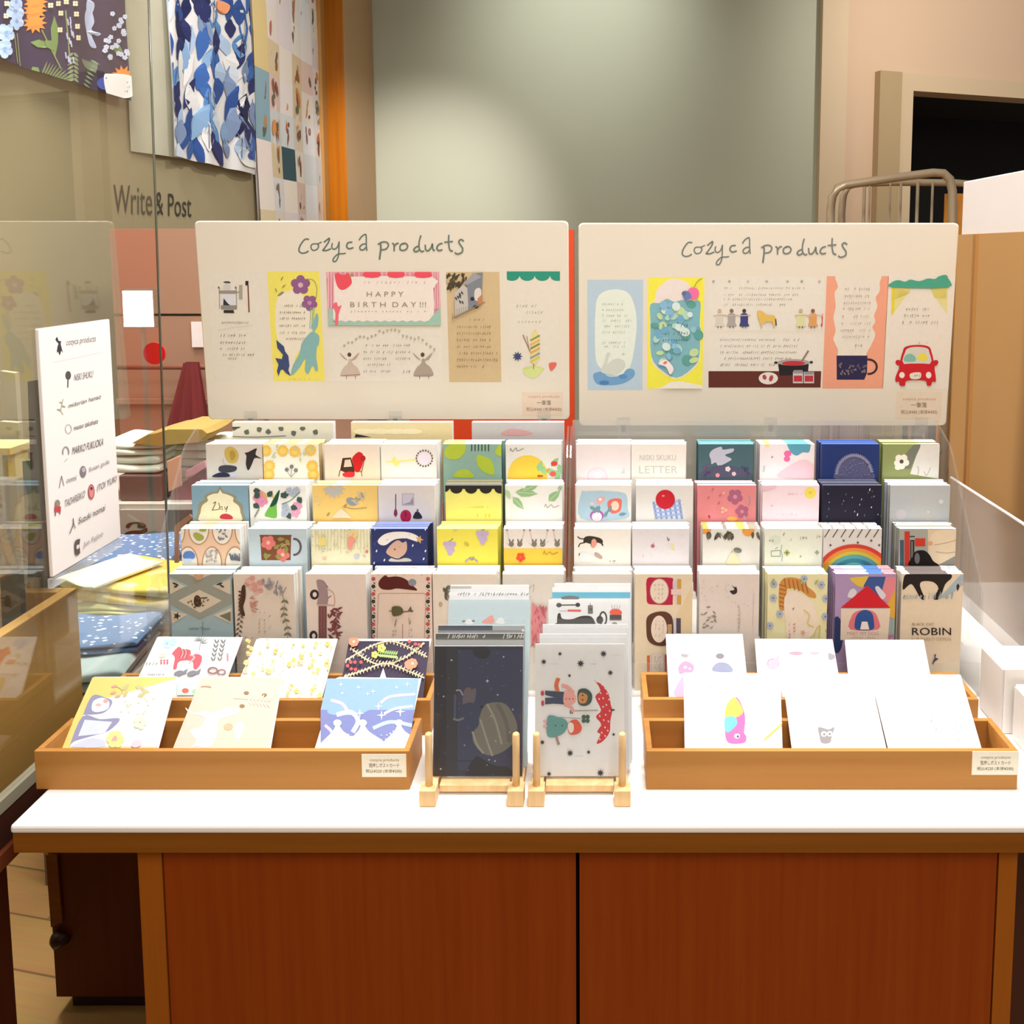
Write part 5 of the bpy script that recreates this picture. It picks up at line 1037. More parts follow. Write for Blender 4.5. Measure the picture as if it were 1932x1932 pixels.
def p(a):
    a.R(1035, 880, 1300, 1160, '#a3a49a'); a.R(1250, 880, 1470, 1160, '#d9c4a6'); a.blob([(1290, 1160), (1260, 1000), (1300, 900), (1420, 885), (1470, 900), (1470, 1160)], '#e2cfb2'); a.curve([(1300, 1000), (1400, 980), (1465, 960)], 5, '#b39a78'); a.curve([(1310, 1050), (1390, 1060), (1465, 1050)], 5, '#b39a78'); a.P([(1330, 1150), (1460, 1080), (1460, 1160)], '#8f8c84')
    a.R(1038, 960, 1068, 1160, '#3f5a68'); a.R(1072, 895, 1112, 1160, '#c03a2e'); a.R(1115, 960, 1148, 1160, '#3a3634'); a.R(1125, 970, 1133, 1160, '#8a8580'); a.R(1152, 948, 1230, 1008, '#c9392c'); a.E(1268, 985, 20, 16, '#dba27c'); a.R(1112, 930, 1150, 938, '#2f2b2a')
    a.blob([(1110, 1160), (1130, 1090), (1160, 1045), (1220, 1040), (1260, 1070), (1290, 1120), (1330, 1160)], '#191514'); a.E(1168, 1100, 20, 42, '#6f6c70')
pad(2, 1697, 1804, Z4, '#b0ada3', '#cfd6d4', 'notepad with red books and a dark animal on a shelf, right rack third row sixth', p, 'bookshelf notepad', side='#8f8e88')
# ---- right rack, front row
pad(3, 1082, 1191, Z3, '#d9d3cb', '#fefefd', 'plain white notepad half hidden by the sewing card, right rack front row first', no, 'half hidden white notepad')
def p(a):
    a.P([(940, 1700), (1090, 1400), (1090, 1900), (940, 1900)], '#dcc6a0')
    a.blob([(705, 1370), (780, 1360), (910, 1362), (920, 1400), (918, 1560), (905, 1585), (770, 1582), (710, 1570), (702, 1500)], '#b52346', 3); a.E(808, 1472, 80, 106, '#a78a72', 0, 26); a.E(808, 1472, 74, 100, '#e3d2c2', 0, 26); a.S(765, 1420, 850, 1530, '#a9968a', 4, 30, 3, 1)
    a.R(905, 1455, 990, 1500, '#e3c3bc'); a.R(945, 1362, 950, 1580, '#c9c6cf'); a.R(955, 1372, 988, 1450, '#c99a4c'); a.R(955, 1508, 988, 1580, '#c99a4c'); a.R(918, 1390, 940, 1450, '#c3c0c9')
    a.blob([(700, 1780), (705, 1690), (760, 1650), (850, 1640), (910, 1680), (925, 1780), (920, 1880), (850, 1925), (760, 1915), (710, 1870)], '#5d3c2e', 3); a.E(805, 1785, 66, 112, '#e5d5c5', 0, 26); a.S(770, 1720, 840, 1840, '#a9968a', 5, 30, 3, 1); a.R(875, 1745, 910, 1830, '#b99670'); a.R(948, 1695, 985, 1820, '#524a5a'); a.R(925, 1695, 945, 1820, '#c9c4cf')
    a.fr = (1180, 1180, 12.07); a.R(490, 680, 555, 1050, '#cf6a3c'); a.R(560, 640, 900, 1050, '#d6c9be'); a.S(660, 720, 820, 1020, '#9a8a80', 7, 50, 8); a.R(890, 660, 935, 1050, '#b04a5c'); a.L([(590, 640), (590, 1040)], 8, '#a9a098'); a.L([(865, 640), (865, 1040)], 8, '#a9a098')
pad(3, 1198, 1307, Z3, '#dfcfb4', '#fefdfb', 'tan notepad with a crimson and a brown oval label, right rack front row second', p, 'oval label notepad')
def p(a):
    a.blob([(1390, 1470), (1430, 1460), (1405, 1420), (1430, 1440), (1445, 1435), (1452, 1480), (1420, 1500)], '#3c3030', 3)
    for k in range(20): a.leaf(a.rnd.uniform(1145, 1260), a.rnd.uniform(1600, 1900), 40, a.rnd.uniform(-60, 60), 7, '#a49c92' if k % 2 else '#8a837a')
    for _ in range(20): a.leaf(a.rnd.uniform(1150, 1600), a.rnd.uniform(1360, 1600), 18, a.rnd.uniform(0, 360), 4, '#c6bab0')
    a.L([(1590, 1480), (1580, 1760)], 3, '#c3b3a8'); a.S(1455, 1600, 1480, 1800, '#b3a59a', 7, 26, 3, 1.2); a.curve([(1460, 1580), (1475, 1650), (1465, 1800)], 4, '#b3a59a')
pad(3, 1320, 1433, Z3, '#ddd1c8', '#fefefd', 'pale pinkish notepad with a small dark bird and grey leaves, right rack front row third', p, 'dark bird notepad')
def p(a):
    a.blob([(120, 1480), (120, 1330), (140, 1265), (200, 1245), (280, 1260), (330, 1310), (390, 1360), (400, 1400), (350, 1395), (290, 1350), (230, 1330), (180, 1340), (170, 1480)], '#cc8f4a', 3)
    for k in range(6): a.L([(122, 1300 + k * 32), (172, 1312 + k * 32)], 9, '#a9682c')
    for k in range(6): a.L([(160 + k * 32, 1252 + k * 6), (170 + k * 34, 1322 + k * 8)], 9, '#a9682c')
    a.blob([(170, 1600), (160, 1400), (230, 1345), (320, 1390), (380, 1450), (420, 1640), (300, 1720), (190, 1720)], '#ead9c6', 3)
    for x, y in ((80, 1295), (310, 1255), (440, 1300), (75, 1400), (475, 1405), (125, 1520), (50, 1610), (470, 1540)): a.F(x, y, 28, '#a9b3c4', '#6f7a90', 6)
    for x, y in ((60, 1290), (390, 1300), (280, 1300), (470, 1660)): a.leaf(x, y, 50, -60, 9, '#a3ad6c')
    a.curve([(305, 1490), (350, 1530), (335, 1590), (380, 1620)], 9, '#d8c66a'); a.curve([(380, 1690), (400, 1640), (430, 1610), (420, 1700)], 9, '#cdbf66'); a.T('Happy', 0, 0, 1, '#d98f84', 1); a.S(190, 1600, 240, 1700, '#d98a80', 5, 30, 4, 1.2); a.S(220, 1480, 250, 1490, '#8a8078', 1, 30, 4); a.star(300, 1660, 24, '#e0998c', 5, .4); a.S(120, 1660, 140, 1690, '#7f8a6a', 1, 26, 5)
pad(3, 1449, 1562, Z4, '#e3dcae', '#fbf8dc', 'yellow notepad with a ginger striped cat curled among flowers, right rack front row fourth', p, 'ginger cat notepad', side='#d8d2b0')
def p(a):
    a.blob([(740, 1240), (800, 1240), (790, 1300), (740, 1318), (690, 1290), (660, 1250)], '#d9b84c'); a.P([(800, 1240), (930, 1240), (905, 1330), (880, 1420), (760, 1310)], '#3a5590'); a.P([(930, 1240), (1015, 1240), (1005, 1330), (950, 1440), (890, 1400)], '#d9848c'); a.P([(1005, 1330), (1000, 1560), (940, 1540), (940, 1450)], '#d3a240'); a.P([(1000, 1560), (995, 1680), (940, 1680), (940, 1560)], '#8fa39c'); a.P([(995, 1680), (960, 1710), (935, 1680)], '#c9697c')
    a.E(560, 1680, 46, 140, '#26365f'); a.blob([(640, 1390), (660, 1340), (690, 1330), (710, 1360), (680, 1400)], '#d3cdd6'); a.blob([(850, 1330), (870, 1310), (900, 1340), (930, 1380), (900, 1410)], '#d3cdd6')
    a.P([(588, 1475), (790, 1305), (965, 1475)], '#c9202c'); a.P([(590, 1480), (965, 1480), (945, 1720), (585, 1720)], '#dccab6')
    a.blob([(660, 1640), (665, 1550), (700, 1505), (770, 1490), (840, 1505), (872, 1560), (872, 1640)], '#d9747c', 3); a.blob([(705, 1640), (695, 1580), (715, 1520), (770, 1490), (825, 1515), (840, 1580), (830, 1640)], '#31508f', 3)
    a.P([(735, 1640), (748, 1580), (790, 1580), (805, 1640)], '#e6dcd2')
    a.T('MEET MY DOG', 637, 1682, 26, '#b58a7c', 240); a.S(670, 1702, 860, 1702, '#c9a99a', 1, 16, 3)
pad(3, 1577, 1691, Z4, '#a98fb4', '#b9dcd9', 'colourful striped notepad with a red-roofed house, right rack front row fifth', p, 'red roof notepad', side='#a58fb8', side_sw='#7d5a6a')
def p(a):
    a.blob([(1060, 1340), (1065, 1260), (1090, 1220), (1200, 1218), (1380, 1218), (1430, 1225), (1425, 1255), (1380, 1300), (1340, 1405), (1290, 1405), (1330, 1330), (1290, 1280), (1210, 1275), (1190, 1310), (1225, 1405), (1195, 1405), (1140, 1310), (1110, 1300)], '#241b19', 3)
    a.P([(1340, 1400), (1420, 1310), (1500, 1225), (1530, 1225), (1530, 1290), (1440, 1360), (1370, 1400)], '#9fb0b8'); a.leaf(1480, 1290, 60, 95, 12, '#3a2d2a'); a.P([(1495, 1290), (1535, 1240), (1535, 1290)], '#d0a8a0')
    for _ in range(40): x = a.rnd.uniform(1060, 1440); a.L([(x, 1405), (x + 10, 1405 - a.rnd.uniform(20, 60 if x > 1220 else 30))], 5, a.rnd.choice(['#a9b4b4', '#8f9ea3', '#b3b4a6']))
    a.T('BLACK CAT', 1128, 1608, 20, '#8a7c66', 165, .1); a.T('ROBIN', 1128, 1680, 56, '#1d1714', 296); a.L([(1133, 1650), (1133, 1650.1)], 1, '#1d1714'); a.T('KURONEKO DESIGN', 1125, 1722, 24, '#b3a489', 298); a.P([(1278, 1895), (1300, 1850), (1296, 1830), (1310, 1822), (1305, 1850), (1330, 1860), (1300, 1880), (1290, 1905)], '#4d4a5c')
pad(3, 1702, 1818, Z4, '#dccab0', '#6a6262', 'tan notepad with a black cat above bold black capitals, front row, rightmost', p, 'black cat notepad', side='#d9d3c8')
# front-lip and clips are clear; landscape cards stand behind the left rack
for (u0, u1, yt, c, lab, dr) in (
    (438, 628, 797, '#dcd8c8', 'landscape card with tiny grey-green trees, first of three under the left sign', lambda a: [a.leaf(620 + k * 95, 145 + (k % 2) * 30, 50, -90 + (k % 3) * 30, 24, '#63685a') for k in range(8)] + [a.E(640, 105, 40, 20, '#3d4238'), a.curve([(600, 190), (800, 195), (1050, 185)], 8, '#8a8a7a')]),
    (662, 853, 797, '#dccb9c', 'landscape card of pale yellow clouds, second of three under the left sign', lambda a: [a.E(1700 + k * 130, 150, 90, 24, '#e8dcb6') for k in range(4)] + [a.P([(1630, 170), (1680, 180), (1760, 196), (1620, 198)], '#2f2d33')]),
    (890, 1064, 797, '#bdb7b6', 'landscape card with a soft red streak, third of three under the left sign', lambda a: [a.blob([(2830, 175), (2900, 130), (3000, 135), (3100, 165), (3000, 185)], '#c99a98')])):
    y = 1.2045; q0, q1 = atY(u0, yt, y), atY(u1, yt, y)
    mm = MB(); mm.box(q0.x, q1.x, y, y + .012, .995, q0.z, ink('#f4f2ee'), [ink(c)] + [None] * 5)
    a = Art(mm, (q0.x, y, q0.z - .006), (1, 0, 0), (0, 0, -1), (0, -1, 0), q1.x - q0.x, .08, Z1, 1e-4, 4); dr(a)
    tag(mm.build('landscape_card'), lab, 'card', 'landscape cards behind the left rack')
m = MB(); m.box(-.53, -.0425, 1.2010, 1.2300, .990, .9945, ACR); tag(m.build('card_ledge'), 'clear acrylic ledge holding the landscape cards behind the left rack', 'ledge')
# ================================================================ the two header signs
SIGNM = plain('sign_board_white', '#e3d9c8', 0.35, var=0.02)
A1 = (360, 400, 4.83); A2 = (700, 400, 4.83); A3 = (1080, 400, 4.83); A4 = (1440, 400, 4.83)
def lettering(a, fr, x0, y0, k, colr='#66736a'):
    """hand lettering drawn as strokes; strokes are set in the close-up frame A1 / A2 and moved to fr"""
    a.fr = fr
    def c(pts, w=15): a.curve([(x0 + (p[0]) * k, y0 + (p[1]) * k) for p in pts], w * k, colr, 4)
    c([(1075, 250), (1040, 250), (1000, 300), (985, 350), (1010, 375), (1050, 370), (1070, 355)])
    c([(1140, 290), (1105, 295), (1095, 325), (1115, 350), (1150, 340), (1165, 310), (1150, 290), (1160, 290), (1190, 275)], 13)
    c([(1215, 275), (1240, 255), (1262, 240), (1255, 275), (1215, 335), (1205, 350), (1240, 350), (1275, 335)])
    c([(1290, 285), (1285, 320), (1305, 340), (1335, 320), (1350, 280)], 13); c([(1352, 270), (1350, 340), (1345, 400), (1325, 445), (1300, 450), (1300, 425), (1340, 385), (1390, 380), (1410, 375)], 13)
    c([(1470, 275), (1435, 280), (1420, 310), (1440, 335), (1480, 325)])
    c([(1535, 255), (1555, 225), (1585, 205), (1598, 215), (1600, 300), (1605, 350)], 13); c([(1600, 290), (1565, 295), (1540, 320), (1550, 345), (1580, 340), (1600, 315)], 13)
    def d(pts, w=14): c([(p[0] + 1642, p[1]) for p in pts], w)
    d([(85, 280), (90, 330), (78, 430)], 17); d([(65, 295), (100, 275), (140, 275), (160, 300), (140, 335), (100, 345)])
    d([(195, 285), (210, 300), (212, 355)]); d([(210, 320), (230, 290), (250, 285)])
    d([(300, 285), (270, 300), (265, 335), (285, 350), (320, 340), (335, 310), (315, 285), (290, 290)])
    d([(455, 215), (440, 270), (440, 330), (460, 360), (480, 355)]); d([(440, 310), (410, 320), (390, 345), (410, 362), (440, 345)])
    d([(495, 300), (500, 345), (525, 350), (550, 320), (560, 290), (565, 340), (580, 350)]); d([(650, 285), (620, 295), (600, 325), (615, 350), (650, 345)])
    d([(710, 210), (708, 280), (720, 345), (745, 355)]); d([(670, 275), (745, 268)], 13)
    d([(845, 265), (820, 250), (800, 270), (815, 300), (835, 330), (830, 365), (790, 382), (765, 370)])
def sign(tl, tr, bl, br, Yb, label, draw):
    """upright board, its head leaning a little toward the viewer"""
    lean = R(3.8); U = Vector((1, 0, 0)); V = Vector((0, math.sin(lean), -math.cos(lean))); N = Vector((0, -math.cos(lean), -math.sin(lean)))
    O = Vector((0, Yb, 1.10))
    def hit(p):
        d = ray(*p); t = (O - EYE).dot(N) / d.dot(N); return EYE + d * t
    P = [hit(p) for p in (tl, tr, br, bl)]
    x0 = (P[0].x + P[3].x) / 2; x1 = (P[1].x + P[2].x) / 2; h = ((P[3] - P[0]).dot(V) + (P[2] - P[1]).dot(V)) / 2
    T = O + V * (P[0] - O).dot(V); TL = Vector((x0, T.y, T.z)); w = x1 - x0; th = .006
    # rounded-corner board
    ro = []; rr = .006
    for cx, cy, a0 in ((rr, rr, 180), (w - rr, rr, 270), (w - rr, h - rr, 0), (rr, h - rr, 90)):
        for k in range(5): t = R(a0 + 22.5 * k); ro.append((cx + rr * math.cos(t), cy + rr * math.sin(t)))
    mm = MB(); n = len(ro); be = .0012
    F_ = [TL + U * (be + (u / w) * (w - 2 * be)) + V * (be + (v / h) * (h - 2 * be)) + N * 0 for u, v in ro]; M1 = [TL + U * u + V * v - N * be for u, v in ro]; B_ = [TL + U * u + V * v - N * th for u, v in ro]
    mm.mesh(F_ + M1 + B_, [tuple(range(n))[::-1], tuple(range(2 * n, 3 * n))] + [(i, (i + 1) % n, (i + 1) % n + n, i + n) for i in range(n)] + [(i + n, (i + 1) % n + n, (i + 1) % n + 2 * n, i + 2 * n) for i in range(n)], SIGNM)
    e = empty('header_sign', (x0 + w / 2, Yb, 1.10 - .003), label, 'sign', 'white header signs')
    bo = mm.build('board', e)
    def sheet(px0, py0, px1, py1, colr, name, d, fr, rng=1, lab=None):
        """a printed specimen on the board; corners given in px of the photograph"""
        q = MB(); a = Art(q, TL, U, V, N, w, h, (0, 0, 1), 3e-5, rng); A_, B2 = a.uv((px0, py0)), a.uv((px1, py1))
        a.inset = (A_[0], A_[1], B2[0], B2[1]); a.up(); a.raw([(A_[0], A_[1]), (B2[0], A_[1]), (B2[0], B2[1]), (A_[0], B2[1])], ink(colr) if isinstance(colr, str) else colr)
        a.fr = fr; d(a); o = q.build(name, e)
        if lab: o['label'] = lab
    draw(sheet)
    q = MB(); a = Art(q, TL, U, V, N, w, h, (0, 0, 1), 3e-5, 3); draw(a); q.build('hand_lettering', e)
    for fx in ((.12, .52, .93)):
        c = TL + U * (w * fx) + V * h; q = MB()
        q.box(c.x - .0085, c.x + .0085, c.y - .010, c.y + .012, c.z - .030, c.z - .022, ACR); q.box(c.x - .0085, c.x + .0085, c.y - .0052, c.y - .0022, c.z - .0222, c.z + .012, ACR); q.box(c.x - .0085, c.x + .0085, c.y + .0085, c.y + .0115, c.z - .0222, c.z + .012, ACR)
        q.box(c.x - .003, c.x + .003, c.y - .0056, c.y - .0050, c.z - .008, c.z + .002, plain('clip_tab', '#6f6b62', .5)); q.build('clip', e)['label'] = 'small clear clip gripping the board foot'
    return e
GREYT = '#8f877a'
def left_sign(s):
    if isinstance(s, Art): lettering(s, A1, 0, 0, 1); return
    def d(a):
        a.blob([(300, 645), (310, 632), (350, 632), (360, 650)], '#4a4644'); a.E(330, 690, 38, 40, '#c9c4c0'); a.R(255, 715, 420, 745, '#938b84'); a.L([(262, 690), (262, 880)], 7, '#8f8880'); a.L([(415, 690), (418, 880)], 7, '#8f8880'); a.R(275, 752, 410, 850, '#d3d2d6'); a.P([(295, 850), (300, 785), (335, 830), (360, 850)], '#2d3138'); a.R(275, 850, 422, 888, '#8c857d'); a.P([(300, 893), (390, 893), (398, 922), (300, 920)], '#2f2c2b'); a.R(440, 665, 472, 795, '#a39c90'); a.L([(418, 735), (445, 725)], 8, '#8f8880'); a.R(498, 628, 526, 668, '#2a2626'); a.L([(522, 665), (532, 912)], 11, '#6d3534')
        for x in (255, 410): a.E(x, 688, 8, 10, '#6a645e')
        a.S(280, 1008, 530, 1003, GREYT, 1, 30, 3, .6); a.L([(250, 1080), (400, 1050), (560, 1035)], 3, '#c6bba9'); a.S(270, 1125, 500, 1120, '#857c70', 1, 30, 4, .8); a.S(270, 1190, 500, 1185, '#857c70', 1, 30, 4, .8); a.S(270, 1245, 480, 1240, '#857c70', 1, 26, 4, .8); a.S(270, 1300, 570, 1295, '#857c70', 1, 26, 4, .8); a.S(345, 1335, 410, 1335, '#857c70', 1, 22, 3, .9)
    s(388, 513, 505, 720, '#dcd4c6', 'printed_specimen', d, A1, 1, 'cream sample sheet with a lantern drawing')
    def d(a):
        a.blob([(790, 790), (850, 735), (930, 715), (1000, 740), (1060, 820), (1090, 950), (1110, 1100), (1040, 1200), (960, 1310), (905, 1480), (850, 1300), (790, 1150), (768, 950)], '#e3d9c6', 4)
        a.blob([(790, 760), (830, 725), (850, 735), (810, 765)], '#8a8478'); a.curve([(1060, 610), (1120, 625), (1150, 700), (1140, 790)], 10, '#a3a66a')
        a.F(1000, 665, 88, '#8c5a86', '#c9a8b4', 5, 54); a.F(1083, 828, 72, '#8c5a86', '#b989a8', 5, 20)
        for x0, x1 in ((1095, 1085), (1115, 1100), (1128, 1108)): a.L([(x0, 870), (x1, 1060)], 7, '#8fb0a0')
        a.blob([(1145, 920), (1165, 960), (1155, 1040), (1120, 1090), (1105, 1040), (1125, 980)], '#82aead'); a.blob([(1110, 1090), (1170, 1130), (1165, 1210), (1150, 1230), (1145, 1330), (1160, 1430), (1140, 1450), (1110, 1400), (1070, 1475), (1040, 1440), (1045, 1330), (990, 1420), (915, 1490), (930, 1400), (990, 1290), (1010, 1200), (1060, 1130)], '#82aead', 3)
        a.P([(780, 1165), (850, 1225), (860, 1270), (890, 1310), (900, 1400), (890, 1440), (912, 1495), (870, 1470), (840, 1435), (820, 1440), (800, 1495), (785, 1450), (800, 1390), (770, 1330), (830, 1340), (840, 1300), (790, 1240)], '#3d4a72')
        for k, y in enumerate((855, 915, 970, 1035, 1100, 1155)): a.S(810 + (60 if k == 5 else 0), y, 1040, y, '#8d8574', 1, 26, 4, .7)
        for x, y, an in ((820, 625, -60), (770, 690, 70), (830, 690, -40)): a.leaf(x, y, 50, an, 5, '#8a8a4a')
        a.S(890, 1522, 1080, 1522, '#bfae4e', 1, 18, 3)
    s(504, 512, 613, 719, '#e5d766', 'printed_specimen', d, A1, 2, 'yellow sample sheet with purple flowers and teal leaves')
    def d(a):
        for k in range(26):
            x = 1240 + k * 42; a.L([(x, 540), (x, 600)], 11, '#e9b3b8')
        for x in (1255, 1280, 1305): a.L([(x, 540), (x, 880)], 11, '#e9b3b8')
        a.fr = A2
        for x in (585, 605, 622): a.L([(x, 540), (x, 880)], 9, '#e9b3b8')
        a.fr = A1; a.blob([(1310, 600), (1390, 590), (2200, 590), (2210, 700), (2215, 960), (2100, 1000), (1400, 1000), (1300, 960), (1310, 800)], '#e6dad0', 2)
        a.R(1255, 880, 1300, 1030, '#a3bcae'); 
        a.P([(1255, 1000)] + [(1330 + k * 40, 1000 - (14 if k % 2 else 0)) for k in range(22)] + [(2260, 880), (2280, 880), (2280, 1040), (1255, 1040)], '#9cbcab')
        a.blob([(1315, 600), (1330, 555), (1390, 575), (1440, 560), (1470, 640), (1430, 690), (1380, 710), (1340, 680)], '#e2505e'); a.leaf(1440, 580, 50, -10, 12, '#9a9a4a')
        for x in (1580, 1800, 2045): a.blob([(x, 545), (x + 140, 545), (x + 135, 595), (x + 10, 595)], '#e2505e', 2)
        a.blob([(1295, 850), (1330, 820), (1345, 860), (1375, 850), (1350, 930), (1345, 1020), (1315, 1020), (1320, 920)], '#e56a78'); a.S(1580, 640, 2150, 640, '#c79c9a', 1, 26, 4, 1.5); a.S(1460, 905, 2150, 905, '#b9a99a', 1, 20, 4, 1.6)
        a.T('H A P P Y', 1605, 770, 46, '#8f8970', 335); a.T('B I R T H  D A Y !!!', 1455, 865, 46, '#8f8970', 690)
    s(615, 513, 832, 614, '#d98f9c', 'printed_specimen', d, A1, 3, 'pink bordered birthday sample sheet')
    def d(a):
        for fr, x, c1 in ((A1, 1450, '#b99a8c'), (A2, 475, '#a8998c')):
            a.fr = fr
            a.blob([(x - 85, 1490), (x - 60, 1420), (x - 20, 1380), (x - 10, 1340), (x + 15, 1340), (x + 25, 1380), (x + 70, 1420), (x + 92, 1490), (x, 1500)], c1 if fr is A2 else '#c4b2a2'); a.E(x - 5, 1300, 18, 20, '#5a4438')
            a.blob([(x - 20, 1350), (x - 95, 1280), (x - 60, 1330)], c1); a.blob([(x + 10, 1350), (x + 85, 1280), (x + 55, 1340)], c1); a.L([(x - 85, 1492), (x + 90, 1480)], 7, '#a5756a' if fr is A1 else '#968a80'); a.L([(x - 30, 1495), (x - 32, 1520)], 6, '#8a6a60'); a.L([(x + 50, 1495), (x + 52, 1520)], 6, '#8a6a60')
        a.fr = A1
        for k in range(24): t = k / 23; a.E(1400 + t * 820, 1230 - 140 * math.sin(math.pi * t) + a.rnd.uniform(-26, 26), 11, 11, '#b5a896')
        for k, y in enumerate((1215, 1275, 1335, 1390, 1450)): a.S(1575, y, 1900 - 60 * (k > 2) + (100 if k < 3 else 0), y, '#9a9080', 1, 26, 4, .75)
        a.S(1935, 1455, 1990, 1455, '#7a7064', 1, 30, 4)
    s(619, 619, 836, 720, '#ddd5c8', 'printed_specimen', d, A1, 4, 'cream sample sheet with two dancing figures in long skirts')
    def d(a):
        for _ in range(60): a.leaf(690 + a.rnd.uniform(0, 200), 545 + a.rnd.uniform(0, 150) * (1 - a.rnd.random() * .3), 44, a.rnd.uniform(90, 150), 9, '#4d4434')
        a.P([(870, 660), (930, 560), (1020, 550), (1010, 780), (960, 870), (890, 890), (880, 700)], '#7d8088'); a.P([(840, 660), (940, 555), (1010, 590), (880, 660)], '#9a9aa0'); a.P([(760, 740), (840, 660), (880, 690), (890, 900), (770, 960)], '#bdb7b0'); a.blob([(945, 720), (975, 690), (1005, 710), (1000, 800), (950, 800)], '#d6cdc4'); a.P([(970, 790), (1015, 745), (1020, 830), (980, 860)], '#b9805e'); a.E(955, 862, 24, 14, '#2d2a28'); a.E(925, 790, 18, 18, '#35302c')
        for k in range(7): a.leaf(760 + a.rnd.uniform(0, 70), 720 + a.rnd.uniform(0, 90), 40, 60, 8, '#4d4a40')
        a.L([(740, 965), (1040, 820)], 9, '#8f7f68'); a.L([(745, 920), (745, 985)], 6, '#a08e74')
        for k in range(8): a.L([(765 + k * 20, 885 - k * 5), (765 + k * 20, 950 - k * 9)], 5, '#a39884')
        for k, y in enumerate((980, 1045, 1105, 1165, 1225, 1285, 1345, 1405)): a.S(785 + (110 if k == 0 else 0), y, 1100 + (50 if 4 < k < 7 else 0) - (60 if k in (0, 7) else 0), y, '#8a7454', 1, 28, 4, .75)
    s(842, 513, 946, 721, '#cbb28a', 'printed_specimen', d, A2, 5, 'tan sample sheet with a grey balcony scene')
    def d(a):
        a.R(1236, 540, 1726, 585, '#2f8f76')
        for k in range(4): a.E(1265 + k * 138 + 20, 580, 68, 48, '#2f8f76')
        a.S(1325, 855, 1500, 850, '#a9a08c', 1, 34, 4); a.S(1410, 915, 1560, 910, '#a9a08c', 1, 34, 4); a.S(1340, 1000, 1550, 975, '#a9a08c', 1, 20, 4, 1.6)
        a.E(1480, 1430, 100, 26, '#c6d084'); a.blob([(1390, 1440), (1570, 1420), (1500, 1510), (1430, 1500)], '#cdd58e'); a.blob([(1490, 1070), (1520, 1110), (1540, 1200), (1520, 1290), (1530, 1340), (1500, 1395), (1470, 1380), (1450, 1310), (1460, 1230), (1450, 1160)], '#ddcf8a')
        for y, c in ((1150, '#8a935a'), (1190, '#e0a46c'), (1225, '#7a8a62'), (1265, '#dd9a58'), (1310, '#8a9a9a'), (1345, '#cfc05c')): a.L([(1455, y + 20), (1535, y - 24)], 17, c)
        a.L([(1385, 1120), (1450, 1270)], 9, '#9a7c5c'); a.L([(1420, 1130), (1440, 1240)], 6, '#9a7c5c'); a.L([(1482, 1380), (1482, 1430)], 8, '#8a8a5a'); a.star(1335, 1315, 48, '#3d4a72', 9, .5); a.blob([(1620, 1385), (1650, 1370), (1690, 1375), (1680, 1410), (1640, 1445)], '#dc6a58')
    s(956, 512, 1058, 721, '#dcd3c5', 'printed_specimen', d, A2, 6, 'cream sample sheet with a green scalloped edge and a striped tree')
    def d(a): a.T('cozyca products', 1430, 1692, 22, '#b9836a', 285, .2); a.T('一筆箋', 1510, 1756, 34, '#6b5a48', 130); a.T('税込¥440 (本体¥400)', 1415, 1812, 28, '#8a6a54', 320)
    s(985, 740, 1062, 784, '#ddc9b4', 'price_label', d, A2, 7, 'beige price label')
